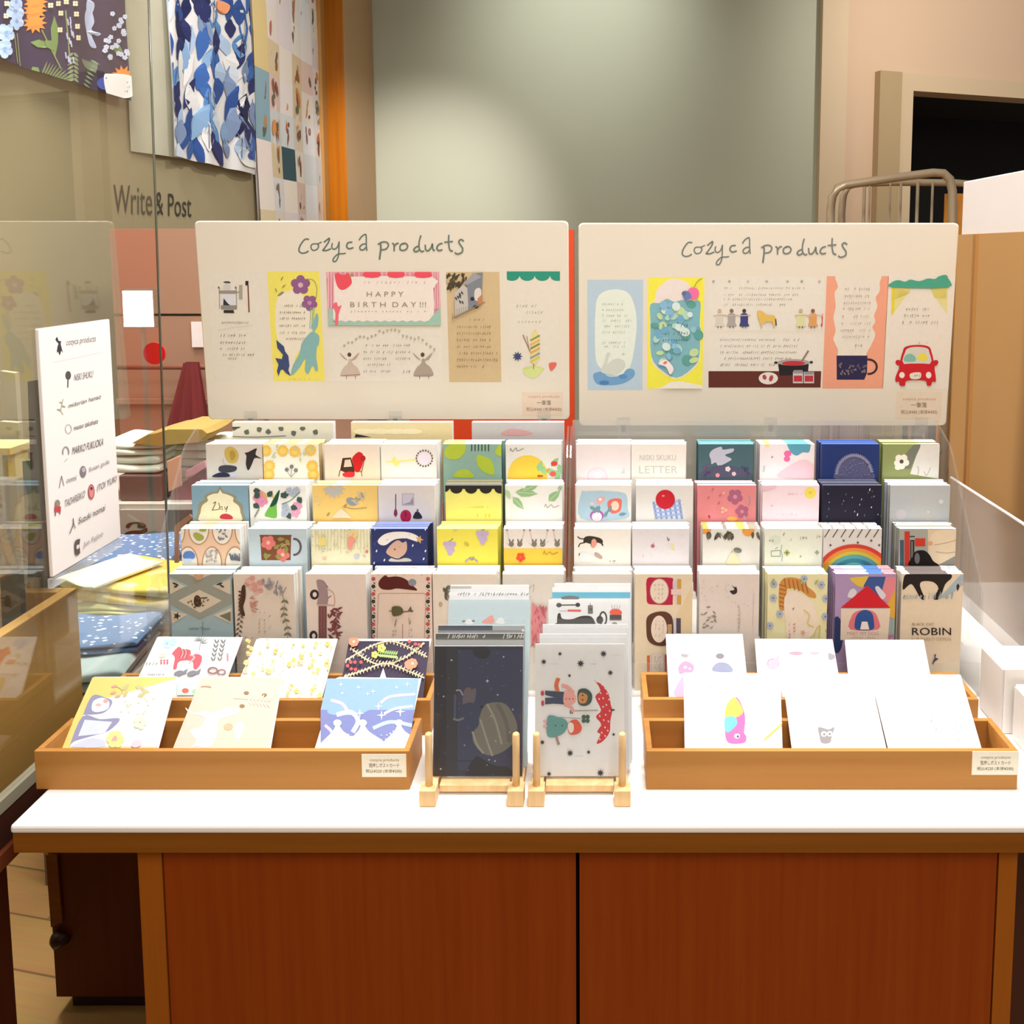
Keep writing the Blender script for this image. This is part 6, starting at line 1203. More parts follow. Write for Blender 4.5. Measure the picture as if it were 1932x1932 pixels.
def right_sign(s):
    if isinstance(s, Art): lettering(s, A3, 15, 30, 1, '#727a76'); return
    def d(a):
        a.blob([(230, 780), (300, 720), (410, 705), (510, 740), (565, 850), (585, 1000), (570, 1200), (520, 1420), (400, 1490), (280, 1440), (215, 1350), (205, 1100), (210, 900)], '#dce2d6', 4)
        a.blob([(190, 1510), (200, 1470), (270, 1455), (330, 1500), (440, 1490), (500, 1430), (560, 1440), (560, 1500), (470, 1560), (340, 1580), (230, 1570)], '#6f9cc4'); a.E(290, 1555, 46, 20, '#4a7cae'); a.E(460, 1500, 40, 22, '#5a8aba')
        a.blob([(260, 1450), (290, 1370), (310, 1290), (330, 1280), (345, 1290), (330, 1330), (320, 1380), (370, 1345), (430, 1335), (480, 1370), (470, 1430), (400, 1480), (310, 1475)], '#c9cdc4')
        for k, y in enumerate((840, 893, 945, 990, 1040, 1095, 1190, 1225)): a.S(270, y, 480 + (60 if k in (2, 3, 4) else 0), y, '#a3a89a', 1, 28, 3, .7)
        a.S(455, 1295, 500, 1295, '#9aa094', 1, 24, 4)
    s(1108, 528, 1212, 736, '#b3c6d4', 'printed_specimen', d, A3, 11, 'blue sample sheet with a pale swan on water')
    def d(a):
        a.blob([(750, 800), (770, 710), (850, 630), (940, 608), (1040, 640), (1100, 720), (1120, 800), (1160, 900), (1160, 1320), (1090, 1440), (950, 1520), (800, 1450), (715, 1320), (712, 900)], '#e3d6d0', 4)
        a.blob([(712, 840), (800, 830), (860, 790), (930, 820), (1000, 800), (1080, 820), (1165, 815), (1160, 1000), (1158, 1300), (1090, 1425), (950, 1510), (810, 1440), (718, 1310), (712, 1000)], '#7eb0ba', 3)
        for _ in range(46):
            x, y = a.rnd.uniform(720, 1150), a.rnd.uniform(830, 1400 - abs(0)); c = a.rnd.choice(['#5d9c94', '#8fbccb', '#a9cfc0', '#6fa6c6', '#bcd39a', '#84b3d0', '#cfe0dc'])
            if ((x - 940) / 230) ** 2 + (max(0, y - 1290) / 230) ** 2 < 1: a.E(x, y, a.rnd.uniform(20, 52), a.rnd.uniform(18, 46), c, a.rnd.uniform(0, 90), 10)
        a.E(1100, 740, 55, 56, '#e8709c'); a.curve([(1110, 680), (1140, 630), (1180, 605)], 6, '#8a8a3a'); a.blob([(1000, 730), (1050, 720), (1085, 770), (1030, 805)], '#6a78b0'); a.E(1015, 742, 20, 18, '#5d6a8c')
        a.blob([(780, 1380), (850, 1345), (920, 1420), (890, 1480), (850, 1410)], '#eadfdd'); a.E(845, 1372, 20, 13, '#d9767c', -30); a.P([(800, 1600), (900, 1545), (1000, 1540), (1180, 1580), (1180, 1610), (720, 1610)], '#e6dfd0')
        for y, x in ((950, 830), (1030, 820), (1105, 820), (1165, 820)): a.S(x, y, x + (80 if y < 1000 else 230), y, '#4a7a80', 1, 30, 5, .8)
    s(1223, 524, 1325, 733, '#ece04c', 'printed_specimen', d, A3, 12, 'yellow sample sheet with a blue-green soda float')
    def d(a):
        a.fr = A3
        for k, y in enumerate((695, 755, 795, 845)): a.S(1380, y, 2110 - (60 * k), y, '#aba08e', 1, 26, 4, .75)
        for x, c in ((1430, '#b59a6a'), (1600, '#c3bba9'), (1770, '#c0a49c'), (1960, '#b0a890'), (2090, '#9a9a80'), (2250, '#c3a8a4'), (1285, '#a8a090')): a.star(x, 632, 17, c, 6, .5)
        F_ = ((1340, '#cfc6b8', '#c9a890'), (1450, '#a59c98', '#7a6a5c'), (1565, '#3d4478', '#4a3a38'), (2080 - 0, '#d3cf9a', '#b9a88c'), (2190, '#d39a5c', '#8a5a44'), (2305, '#cf4a4a', '#4a3a38'))
        for x, c, hc in F_:
            a.E(x, 900, 18, 18, hc); a.blob([(x - 30, 930), (x + 30, 930), (x + 34, 1010), (x + 44, 1040), (x - 40, 1040), (x - 34, 1000)], c); a.L([(x - 55, 945), (x + 55, 940)], 9, '#c9a893'); a.L([(x - 14, 1040), (x - 14, 1055)], 8, '#6a5a50'); a.L([(x + 14, 1040), (x + 14, 1055)], 8, '#6a5a50')
        a.blob([(1680, 910), (1720, 900), (1770, 935), (1840, 945), (1850, 1000), (1830, 1050), (1815, 1000), (1740, 1005), (1720, 1050), (1705, 1000)], '#d9b45c'); a.L([(1850, 975), (1856, 1030)], 12, '#5d4a38')
    s(1338, 522, 1551, 624, '#ddd6ca', 'printed_specimen', d, A3, 13, 'cream sample sheet with a row of small figures and a horse')
    def d(a):
        for k, y in enumerate((1165, 1222, 1280, 1335, 1392)): a.S(1345, y, 2070 - (90 if k > 2 else 0) - (60 if k == 4 else 0), y, '#9d9382', 1, 30, 4, .62)
        a.R(1240, 1450, 2400, 1610, '#5f2d26'); a.E(1785, 1515, 88, 56, '#ded3cc'); a.E(1750, 1505, 18, 24, '#a8474a', -20); a.E(1810, 1515, 18, 30, '#a8474a', 20)
        a.fr = A4; a.P([(135, 1385), (415, 1385), (405, 1480), (150, 1490)], '#251e22'); a.E(275, 1370, 148, 30, '#a59a94'); a.E(275, 1378, 105, 22, '#b5343e'); a.L([(350, 1360), (410, 1265)], 16, '#8f746a'); a.E(115, 1372, 16, 12, '#3a3234'); a.E(437, 1368, 16, 12, '#3a3234')
        for x in (270, 370): a.R(x, 1455, x + 92, 1560, '#c9bdba'); a.R(x + 8, 1490, x + 84, 1545, '#b5343e'); a.R(x + 6, 1440 + (x > 300) * 16, x + 88, 1470 + (x > 300) * 10, '#8f8a8c')
    s(1338, 630, 1548, 731, '#ddd6ca', 'printed_specimen', d, A3, 14, 'cream sample sheet with a black pot of red soup')
    def d(a):
        a.blob([(680, 560), (1050, 560), (1060, 650), (1060, 720), (1025, 780), (1040, 860), (1010, 940), (1020, 1000), (995, 1050), (1020, 1110), (1000, 1180), (940, 1290), (930, 1320), (700, 1320), (680, 1250), (640, 1160), (660, 1080), (640, 960), (660, 860), (650, 740), (680, 680)], '#ddd4c6', 4)
        a.ring(960, 1410, 74, 66, 20, '#3a2a2c', -95, 95, 14); a.P([(668, 1308), (950, 1308), (945, 1470), (920, 1528), (670, 1528)], '#2c274a')
        for k in range(30): a.leaf(a.rnd.uniform(680, 920), a.rnd.uniform(1390, 1470), 34, a.rnd.uniform(-80, 80), 8, '#7d6c66' if k % 2 else '#5a5468')
        for k, y in enumerate((700, 765, 828, 880, 950, 1015, 1078, 1135)): a.S(745 - k * 7, y, 965, y, '#a79d8d', 1, 28, 4, .75)
        a.S(835, 1215, 910, 1215, '#8f8576', 1, 30, 4)
    s(1560, 521, 1666, 733, '#e39c80', 'printed_specimen', d, A4, 15, 'coral sample sheet with a steaming navy mug')
    def d(a):
        a.P([(1170, 685), (1360, 685), (1170, 945)], '#d9cf8a'); a.P([(1170, 685), (1200, 685), (1195, 905), (1165, 945)], '#d9c83c'); a.P([(1500, 685), (1680, 685), (1675, 930), (1650, 890)], '#d9d08e')
        for k in range(10): a.L([(1200 + k * 15, 690 + k * 4), (1180 + k * 12, 800 - k * 6)], 7, '#cfc053'); a.L([(1530 + k * 15, 690), (1560 + k * 11, 780)], 7, '#cfc053')
        a.blob([(1170, 685), (1172, 640), (1230, 620), (1290, 635), (1340, 615), (1420, 630), (1500, 605), (1560, 610), (1600, 585), (1660, 572), (1682, 600), (1680, 690)], '#4a9c82', 3)
        for k, y in enumerate((885, 945, 1005)): a.S(1300 - k * 18, y, 1510 + k * 35, y, '#938a7a', 1, 30, 4, .8)
        a.S(1415, 1190, 1530, 1190, '#a8a090', 1, 22, 4, 1.6)
        a.blob([(1265, 1390), (1270, 1270), (1300, 1225), (1400, 1210), (1500, 1222), (1530, 1270), (1530, 1390)], '#c0202a', 3); a.blob([(1282, 1385), (1290, 1280), (1320, 1240), (1400, 1228), (1490, 1240), (1512, 1280), (1515, 1385)], '#cdc8be', 3); a.blob([(1285, 1360), (1290, 1310), (1340, 1290), (1385, 1320), (1380, 1360)], '#7fb3a4'); a.E(1450, 1322, 46, 34, '#e0cf4a')
        a.blob([(1205, 1500), (1235, 1430), (1265, 1385), (1530, 1385), (1560, 1440), (1572, 1540), (1540, 1545), (1525, 1580), (1490, 1578), (1470, 1535), (1310, 1535), (1290, 1580), (1245, 1580), (1235, 1545), (1205, 1545)], '#c4202a', 3)
        a.E(1232, 1372, 30, 24, '#c4202a', 30); a.E(1565, 1375, 32, 24, '#c4202a', -40); a.E(1262, 1485, 25, 28, '#e3dcd2'); a.E(1505, 1485, 25, 30, '#e3dcd2'); a.blob([(1340, 1470), (1430, 1462), (1425, 1515), (1345, 1518)], '#ddd3c6'); a.S(1352, 1490, 1420, 1490, '#8a7a70', 1, 26, 4)
    s(1676, 515, 1789, 735, '#ddd5c8', 'printed_specimen', d, A4, 16, 'cream sample sheet with a red car under a green awning')
    def d(a): a.T('cozyca products', 1270, 1715, 24, '#b9836a', 300, .2); a.T('一筆箋', 1345, 1778, 36, '#6b5a48', 145); a.T('税込¥440 (本体¥400)', 1255, 1838, 30, '#8a6a54', 330)
    s(1692, 740, 1775, 790, '#ddcdb8', 'price_label', d, A4, 17, 'beige price label')
sign((366, 417), (1072, 417), (393, 790), (1075, 793), 1.2410, 'white header sign with a yellow and a pink sample sheet, left of two', left_sign)
sign((1091, 421), (1807, 416), (1093, 801), (1789, 801), 1.2410, 'white header sign with a red car and a navy mug sample, right of two', right_sign)

# ================================================================ white name board hung on the glass
X0 = -.5955; PYa, PYb = .9541, 1.0939; ZT, ZB = 1.2523, .9805
nb = empty('name_board', (X0, (PYa + PYb) / 2, ZB), 'white vertical board listing names, hung on the glass partition at left', 'sign')
m = MB(); m.box(X0 - .0045, X0, PYa, PYb, ZB, ZT, plain('name_board_white', '#efeaea', .4, var=.01), bev=.001); m.build('board', nb)
m = MB(); m.box(X0 - .0049, X0 + .0003, PYa - .003, PYb + .001, ZB - .012, ZB - .0015, clear('name_board_sleeve', (.97, .98, .99), 1.35, .25, .05, (.9, .92, .97))); m.build('sleeve_hem', nb)['label'] = 'clear hem of the plastic sleeve'
m = MB(); a = Art(m, (X0, PYa, ZT), (0, 1, 0), (0, 0, -1), (1, 0, 0), PYb - PYa, ZT - ZB, (0, 580, 6.04), 2e-4, 5)
BK = '#4d484c'
def trow(t, x, y, h, w, c=BK, rise=-.14): a.T(t, x, y + 8, h * 1.55, c, w, .12, rise)
a.blob([(630, 370), (650, 335), (665, 380), (695, 385), (690, 420), (715, 520), (695, 490), (680, 550), (660, 500), (645, 520), (655, 440), (665, 410)], '#3a353c', 2); trow('cozyca products', 752, 425, 46, 335, '#7d787c')
a.L([(600, 625), (1165, 510)], 3, '#dcd6d6')
a.E(775, 775, 32, 50, '#4f4d4c'); a.L([(772, 830), (770, 910)], 12, '#4f4d4c'); trow('NISKI SHUKU', 838, 830, 50, 215, '#7a767a', -.2)
a.curve([(715, 1045), (700, 1120), (690, 1180), (715, 1220)], 6, '#8f8d74'); a.leaf(700, 1120, 50, 20, 10, '#a3a184'); a.leaf(690, 1170, 50, 190, 10, '#a3a184'); a.leaf(705, 1090, 40, 200, 8, '#a3a184'); trow('midorian hanao', 775, 1140, 34, 370, '#6d686c', -.3)
a.ring(775, 1385, 34, 50, 6, '#9a969a'); trow('masao takahata', 835, 1395, 38, 275, '#5d585c', -.3)
a.ring(745, 1650, 34, 60, 14, '#96929a', 160, 380); trow('MARIKO FUKUOKA', 815, 1670, 56, 355, '#5d595f', -.3); a.L([(725, 1760), (765, 1720)], 5, '#b3afb3')
a.fr = (0, 860, 5.682)
a.L([(655, 215), (630, 345)], 6, '#6d686c'); a.L([(655, 215), (680, 320)], 6, '#6d686c'); trow('oomi', 705, 285, 40, 105, '#8a868a', -.3)
a.E(885, 170, 34, 62, '#7d7880'); a.E(890, 150, 18, 26, '#b3aeb3'); trow('Susan guile', 945, 165, 32, 220, '#8a868a', -.42)
a.E(610, 510, 28, 40, '#8a8676'); a.R(578, 540, 645, 600, '#b84a50'); a.L([(588, 600), (588, 640)], 10, '#b84a50'); a.L([(635, 600), (635, 625)], 10, '#b84a50'); trow('TADAREIKO', 680, 545, 50, 220, '#6d696e', -.5)
a.ring(972, 385, 28, 74, 12, '#b04a54'); a.E(972, 385, 24, 66, '#d3868a'); a.E(972, 350, 13, 18, '#4a3a3c'); trow('ITOI YUKI', 1032, 375, 46, 205, '#5d595f', -.52)
a.curve([(775, 670), (780, 720), (765, 770), (740, 830)], 8, BK); a.curve([(778, 720), (800, 775)], 7, BK); trow('Suzuki nomai', 830, 725, 46, 285, '#4a464a', -.52)
a.blob([(790, 960), (800, 910), (850, 890), (840, 960), (850, 1040), (800, 1065)], '#5d5252', 2); a.blob([(810, 965), (835, 950), (838, 985), (815, 1000)], '#d9d3d0'); trow('Jun Fujino', 882, 975, 38, 210, '#8f8b90', -.6)
m.build('printed_names', nb)

# ================================================================ left, behind the glass
GOLD = wood('#b48a4a', '#c49a58', 'Y', .6, .5, 'golden_wood')
cr = empty('wooden_crate', (-.85, .66, .74), 'golden wooden crate on the neighbouring table, seen through the glass at left', 'crate')
zc = .926
m = MB(); m.box(-.652, -.637, .30, 1.0653, .74, zc, GOLD, bev=.001); m.build('side_board', cr)
m = MB(); m.box(-1.10, -.6522, 1.0503, 1.0653, .74, zc, GOLD, bev=.001); m.build('end_board', cr)
m = MB(); m.box(-1.10, -.6522, .30, 1.0501, .74, .752, GOLD); m.build('base', cr)
m = MB(); m.box(-1.115, -1.1001, .30, 1.0653, .74, zc, GOLD, bev=.001); m.build('side_board', cr)
nt_ = empty('neighbour_table', (-.93, .65, 0), 'dark brown table at the left edge carrying the golden crate', 'table')
m = MB(); m.box(-1.18, -.592, .28, 1.08, .722, .7395, DKB, bev=.001); m.build('table_top', nt_)
m = MB(); m.box(-1.15, -.680, .32, .971, 0, .7215, DKB); m.build('cabinet_body', nt_)
# things in the crate
def slab(mb, pts, depth, mat, N=None):
    """polygon in space given thickness along N"""
    P = [Vector(p) for p in pts]; N = N or (P[1] - P[0]).cross(P[2] - P[0]).normalized()
    if N.dot(EYE - P[0]) < 0: N = -N
    n = len(P); mb.mesh(P + [p - N * depth for p in P], [tuple(range(n)), tuple(range(n, 2 * n))[::-1]] + [(i, i + n, (i + 1) % n + n, (i + 1) % n) for i in range(n)], mat)
m = MB(); slab(m, [atY(x, y, 1.092) if z_ is None else Vector((atY(x, y, 1.092).x, 1.092, z_)) for x, y, z_ in ((52, 720, None), (74, 716, None), (84, 1150, .7603), (61, 1150, .7603))], .012, plain('dark_grey_display', '#4b4a46', .5, var=.15)); tag(m.build('display_stand'), 'dark grey upright display strip beside the white name board', 'display stand')
m = MB(); slab(m, [atY(x, y, 1.03) for x, y in ((-30, 905), (28, 905), (40, 950), (37, 1190), (-30, 1236))], .014, clear('crumpled_film', (.9, .9, .9), 1.7, .35, .12, (.55, .55, .55))); bg = m.build('clear_bag'); tag(bg, 'crinkled clear plastic bag standing in the crate at the left edge', 'bag')
m = MB(); slab(m, [atY(x, y, 1.024) for x, y in ((-6, 995), (8, 990), (40, 1098), (34, 1112))], .004, plain('pale_strap', '#b3ac98', .6)); tag(m.build('strap'), 'pale grey strap crossing the clear bag in the crate', 'strap')
for nm, pts, Y, c, lab in (
    ('dark_pouch', ((0, 1090), (34, 1080), (38, 1130), (30, 1170), (0, 1190)), 1.012, '#4a4844', 'rounded dark grey pouch beside the pale strap in the crate'),
    ('paper_tag', ((45, 1090), (74, 1092), (72, 1145), (52, 1142)), 1.0658, '#a0927a', 'small beige paper tag behind the crate, beside the dark display strip'),
    ('shelf_card', ((0, 795), (34, 798), (40, 880), (4, 880)), 1.30, '#a39a80', 'greyish card leaning beside the dark display strip'),
    ('shelf_card', ((0, 700), (28, 704), (34, 790), (0, 796)), 1.34, '#b3ac95', 'pale card standing above the yellow-edged shelf at left'),
    ('green_packet', ((42, 870), (66, 868), (66, 1000), (44, 1000)), 1.2, '#5d6a5a', 'dull green packet beside the dark display strip'),
    ('brown_box', ((40, 990), (88, 985), (92, 1085), (40, 1078)), 1.0705, '#584b3e', 'dark brown box behind the paper tag in the crate')):
    m = MB(); P_ = [atY(x, y, Y) for x, y in pts]; zs_ = sorted(p.z for p in P_)[:2]; P_ = [Vector((p.x, p.y, 0.7523 if Y < 1.04 else (.7398 if Y < 1.085 else .7603))) if p.z in zs_ else p for p in P_]; slab(m, P_, .004 if nm == 'paper_tag' else .01, plain(nm + '_surface', c, .6, var=.18)); tag(m.build(nm), lab, nm.split('_')[1])
m = MB(); p, q = atY(-20, 829, 1.29), atY(70, 841, 1.29); m.box(p.x, q.x, 1.23, 1.29, q.z, p.z, plain('cream_shelf', '#c3b27c', .5)); 
for x in (p.x + .004, q.x - .014): m.box(x, x + .01, 1.245, 1.275, .7602, q.z + .0005, plain('cream_shelf', '#c3b27c', .5))
tag(m.build('small_shelf'), 'narrow cream shelf seen through the glass at far left', 'shelf')
# low textile table and the dark storage unit below it
tt = empty('textile_table', (-.92, 1.45, 0), 'low pale table with folded towels between the glass and the left wall', 'table')
m = MB(); m.box(-.97, -.608, 1.09, 1.60, .740, .760, plain('pale_grey_top', '#c9c6ba', .4)); m.build('table_top', tt)
m = MB(); zz = .70; m.box(-.950, -.565, 1.46, 1.59, .035, .7395, DKB); m.build('storage_body', tt)
m = MB(); 
pf = [atY(x, y, 1.455) for x, y in ((86, 1613), (107, 1613), (117, 1740), (96, 1750))]
slab(m, pf, .01, BANDWOOD); m.build('corner_batten', tt)
m = MB(); c = atY(108, 1772, 1.455); m.tube([(c.x + .02, 1.455, c.z), (c.x, 1.455, c.z), (c.x - .008, 1.455, c.z)], [.006, .016, .010], plain('dark_knob', '#3a1c10', .4), 14); m.build('knob', tt)
m = MB(); m.box(-.935, -.565, 1.48, 1.58, 0.0, .0348, plain('dark_plinth', '#2b160c', .7)); m.build('plinth', tt)
# folded towels: a stack of rounded layers
def towel(cx, cy, z, w, d, t, rz, mat, label, art=None, folds=2, seed=1):
    rnd = random.Random(seed); mm = MB(); ca, sa = math.cos(R(rz)), math.sin(R(rz)); lt = t / folds
    for k in range(folds):
        z0 = z + k * lt; ww = w * (1 - .02 * k); dd = d * (1 - .02 * k); o1, o2 = rnd.uniform(-.004, .004), rnd.uniform(-.004, .004)
        def fn(u, v, z0=z0, ww=ww, dd=dd):
            an = 2 * math.pi * v; rr = lt / 2 * 1.04
            # superellipse section swept across x
            px = (u - .5) * ww; yy = math.copysign(abs(math.cos(an)) ** .25, math.cos(an)) * dd / 2; zz2 = z0 + lt / 2 + math.copysign(abs(math.sin(an)) ** .6, math.sin(an)) * rr + .0025 * math.sin(u * 7 + k) * (1 if math.sin(an) > 0 else 0)
            e = min(1, min(u, 1 - u) * 14) ** .5; zz2 = z0 + lt / 2 + (zz2 - z0 - lt / 2) * (.35 + .65 * e)
            X, Y = px + o1, yy + o2; return (cx + X * ca - Y * sa, cy + X * sa + Y * ca, zz2)
        mm.grid(fn, 24, 28, mat)
        for uu in (0, 1): mm.face([fn(uu, j / 28) for j in range(28)], mat)
    o = mm.build('folded_towel'); tag(o, label, 'towel', 'folded towels behind the glass')
    return o
def dotted(name, c1, c2, scale=90, thr=.28):
    mt, nt, b = base_mat(name); tc = nt.nodes.new('ShaderNodeTexCoord'); v = nt.nodes.new('ShaderNodeTexVoronoi'); v.inputs['Scale'].default_value = scale
    mp = nt.nodes.new('ShaderNodeMapping'); mp.inputs['Scale'].default_value = (1, 1.6, 1)
    cr_ = nt.nodes.new('ShaderNodeValToRGB'); cr_.color_ramp.interpolation = 'CONSTANT'; cr_.color_ramp.elements[0].color = (*lin(c2), 1); cr_.color_ramp.elements[1].color = (*lin(c1), 1); cr_.color_ramp.elements[1].position = thr
    nt.links.new(tc.outputs['Object'], mp.inputs[0]); nt.links.new(mp.outputs[0], v.inputs['Vector']); nt.links.new(v.outputs['Distance'], cr_.inputs[0]); nt.links.new(cr_.outputs[0], b.inputs['Base Color']); b.inputs['Roughness'].default_value = .9; return mt
BDOT = dotted('blue_dotted_cloth', '#5b7ba6', '#dde6ee', 75, .27); YEL = dotted('yellow_flower_cloth', '#efd25c', '#f5e6a0', 30, .34); CREAM = plain('cream_towelling', '#e6e6cf', .9, var=.08, nscale=40); MINT = plain('mint_white_towelling', '#d6e2d4', .9, var=.1, nscale=30); GREYB = plain('grey_blue_towelling', '#a9bcbd', .9, var=.08, nscale=30)
PY = plain('pale_yellow_towelling', '#dcdc9c', .9, var=.08, nscale=40)
c0 = atZ(205, 1285, .775); towel(-.700, 1.182, .7602, .16, .14, .034, 8, GREYB, 'grey-blue folded towel lowest in the pile nearest the trays', seed=2)
towel(-.700, 1.215, .7945, .15, .11, .016, 6, BDOT, 'blue white-dotted folded towel, front pile, lower one', seed=3)
for k in range(4): towel(-.690 + k * .002, 1.345, .7602 + k * .0135, .19, .14, .0132, -4 + k * 2, PY, ['pale yellow folded towel, lowest of the yellow pile', 'pale yellow folded towel, second up in the yellow pile', 'pale yellow folded towel, third up in the yellow pile', 'pale yellow folded towel, just under the flowered yellow one'][k], seed=10 + k)
towel(-.700, 1.345, .8145, .20, .13, .030, -12, YEL, 'bright yellow flowered folded towel on top of the yellow pile', seed=20)
towel(-.745, 1.335, .8446, .085, .12, .007, -24, CREAM, 'cream towel flap folded over the bright yellow flowered towel', folds=1, seed=21)
towel(-.83, 1.50, .7602, .24, .15, .03, 4, GREYB, 'grey-blue folded towel under the rear dotted towel', seed=30)
towel(-.83, 1.50, .7905, .24, .15, .045, 4, BDOT, 'blue white-dotted folded towel, rear pile behind the name board', seed=31)
# rear display counter with linens
rc = empty('rear_counter', (-.85, 1.92, 0), 'rear display counter with a white top edge, behind the textile table', 'counter')
zr = atY(300, 951, 1.76).z
m = MB(); m.box(-1.19, -.50, 1.76, 2.09, zr - .012, zr, plain('white_counter_top', '#cfcabf', .4)); m.build('counter_top', rc)
m = MB(); m.box(-1.17, -.52, 1.785, 2.08, 0, zr - .0122, plain('grey_brown_counter', '#7d715f', .5, var=.12)); m.build('counter_body', rc)
m = MB(); slab(m, [atY(x, y, 1.755) for x, y in ((226, 962), (312, 962), (312, 1032), (226, 1040))], .005, plain('grey_card', '#b3b1a8', .6)); o = m.build('picture_card')
tag(o, 'pale grey card with a dark swirling brush mark below the rear counter edge', 'card')
m = MB(); a = Art(m, (0, 1.755, 1), (1, 0, 0), (0, 0, -1), (0, -1, 0), 9, 9, (180, 760, 6.0375), 4e-4, 3); a.inset = (-9, -9, 9, 9)
a.blob([(335, 1510), (350, 1475), (420, 1455), (520, 1450), (585, 1420), (590, 1470), (540, 1500), (430, 1490)], '#2f3531'); a.blob([(345, 1410), (370, 1375), (420, 1360), (520, 1360), (580, 1395), (550, 1430), (480, 1420), (480, 1380), (420, 1385), (380, 1430)], '#33392f'); m.build('brush_mark', o)
def heap(name, pts, Y, depth, mat, label, cat):
    m = MB(); P = [atY(x, y, Y) for x, y in pts]; n = len(P); c = sum(P, Vector()) / n
    V = []; rings = [(1, 0, 0), (1.0, .25, 0), (.94, .62, .0), (.8, 1, 0)]
    for sc_, dd, _ in rings: V += [c + (p - c) * sc_ + Vector((0, depth * dd, 0)) for p in P]
    Fr = [c + (p - c) * .93 + Vector((0, -depth * .12, 0)) for p in P]
    V = Fr + V; R_ = 5
    Fs = [tuple(range(n))[::-1], tuple(range((R_ - 1) * n, R_ * n))]
    for r in range(R_ - 1): Fs += [(r * n + i, r * n + (i + 1) % n, (r + 1) * n + (i + 1) % n, (r + 1) * n + i) for i in range(n)]
    m.mesh(V, Fs, mat, False); return tag(m.build(name), label, cat)
heap('dark_bag', ((205, 1062), (235, 1022), (262, 1012), (300, 1020), (322, 1050), (318, 1078), (250, 1090), (205, 1088)), 1.62, .06, plain('dark_green_cloth', '#3b4543', .8, var=.3, nscale=25), 'dark green-black fabric bag behind the dotted towel', 'bag')
heap('pale_ribbon', ((288, 1046), (302, 1042), (320, 1052), (312, 1070), (298, 1088), (284, 1104), (272, 1104), (286, 1082)), 1.46, .012, plain('pale_linen', '#c9cbbd', .8, var=.1), 'pale linen ribbon loop beside the glass edge', 'ribbon')
def flat_stack(x0, x1, yt, yb, Y, d, mat, label, folds=3, seed=1):
    p, q = atY(x0, yb, Y), atY(x1, yt, Y)
    return towel((p.x + q.x) / 2, Y + d / 2, p.z, q.x - p.x, d, q.z - p.z, 0, mat, label, None, folds, seed)
m = MB(); p, q = atY(226, 948, 1.78), atY(304, 897, 1.78); m.box(p.x, q.x, 1.78, 1.95, zr + .0003, q.z, plain('dark_grey_box', '#5a5650', .5, var=.2), bev=.003); tag(m.build('storage_box'), 'dark grey flat box on the rear counter under the mint towels', 'box'); ztop = q.z
p, q = atY(222, 897, 1.785), atY(312, 862, 1.785); towel((p.x + q.x) / 2 - .03, 1.865, ztop + .0003, .13, .15, .035, 0, MINT, 'mint-white folded towel on the dark grey box', folds=2, seed=41)
towel((p.x + q.x) / 2 - .03, 1.872, ztop + .0358, .125, .15, .026, 3, MINT, 'mint-white folded towel with green marks, upper of two on the box', folds=2, seed=42)
p, q = atY(306, 905, 1.83), atY(382, 845, 1.83); towel((p.x + q.x) / 2 + .006, 1.93, zr + .0003, .098, .13, .048, 0, CREAM, 'white linen bundle, lower of two under the mustard cloth', folds=2, seed=43)
towel((p.x + q.x) / 2 + .006, 1.93, zr + .0488, .098, .13, .052, 0, CREAM, 'white linen bundle, upper of two under the mustard cloth', folds=3, seed=44)
heap('mustard_cloth', ((252, 834), (285, 816), (300, 814), (325, 806), (392, 806), (403, 814), (385, 832), (310, 838), (290, 838)), 1.80, .14, plain('mustard_cloth_weave', '#a58a4a', .9, var=.12, nscale=60), 'mustard yellow cloth folded flat on top of the white linens', 'cloth')
heap('coral_card', ((315, 870), (341, 858), (343, 916), (318, 928)), 1.775, .006, plain('coral_paper', '#cf9a7c', .6), 'coral pink card standing on the rear counter beside the glass edge', 'card')
m = MB(); slab(m, [atY(x, y, 1.79) for x, y in ((322, 926), (388, 882), (392, 948), (322, 950))], .03, plain('dark_pink_box', '#7f4348', .5, var=.1)); tag(m.build('gift_box'), 'dark wine-pink slanted box on the rear counter', 'box')
heap('pink_cloth', ((350, 902), (352, 888), (388, 868), (392, 880), (372, 892)), 1.775, .03, plain('pink_cloth_weave', '#c98795', .85), 'bunched pink cloth on the wine-pink box', 'cloth')
m = MB(); slab(m, [atY(x, y, 1.2) for x, y in ((329, 992), (357, 971), (362, 976), (336, 1000), (336, 1062), (329, 1062))], .004, plain('copper_wood', '#b9815c', .5)); tag(m.build('wooden_bookend'), 'small copper-brown wooden bookend beside the plant medallion notepads', 'bookend')

# ================================================================ right side
m = MB(); m.box(.549, .5515, .99, 1.3795, .8003, .982, ACR_MILK); dv = empty('acrylic_divider', (.55, 1.18, .8003), 'milky clear acrylic divider along the right edge of the counter', 'divider'); m.build('sheet', dv)
m = MB(); m.tube([(.5503, .99, .9828), (.5503, 1.3795, .9828)], .0022, plain('bright_acrylic_edge', '#f1efee', .2)); m.build('top_edge', dv)['label'] = 'bright polished top edge'
bp = empty('tall_panel', (.585, 1.2, .80), 'tall white panel faced with brown kraft board, rising at the right edge', 'panel')
ya = .576 * 1700 / 678; zk = atX(1810, 443, .576).z; zt = atX(1805, 345, .576).z
m = MB(); m.box(.577, .600, .85, ya, .8003, zt, plain('white_panel', '#c4bcb8', .5, var=.02), bev=.002); m.build('panel_core', bp)
KR = plain('kraft_board', '#9a7343', .7, var=.06, nscale=6)
yc = atX(1836, 650, .576).y
m = MB(); m.box(.5735, .5765, .85, yc - .012, .8003, zk, KR); m.box(.5715, .5765, yc + .006, ya, .8003, zk, KR)
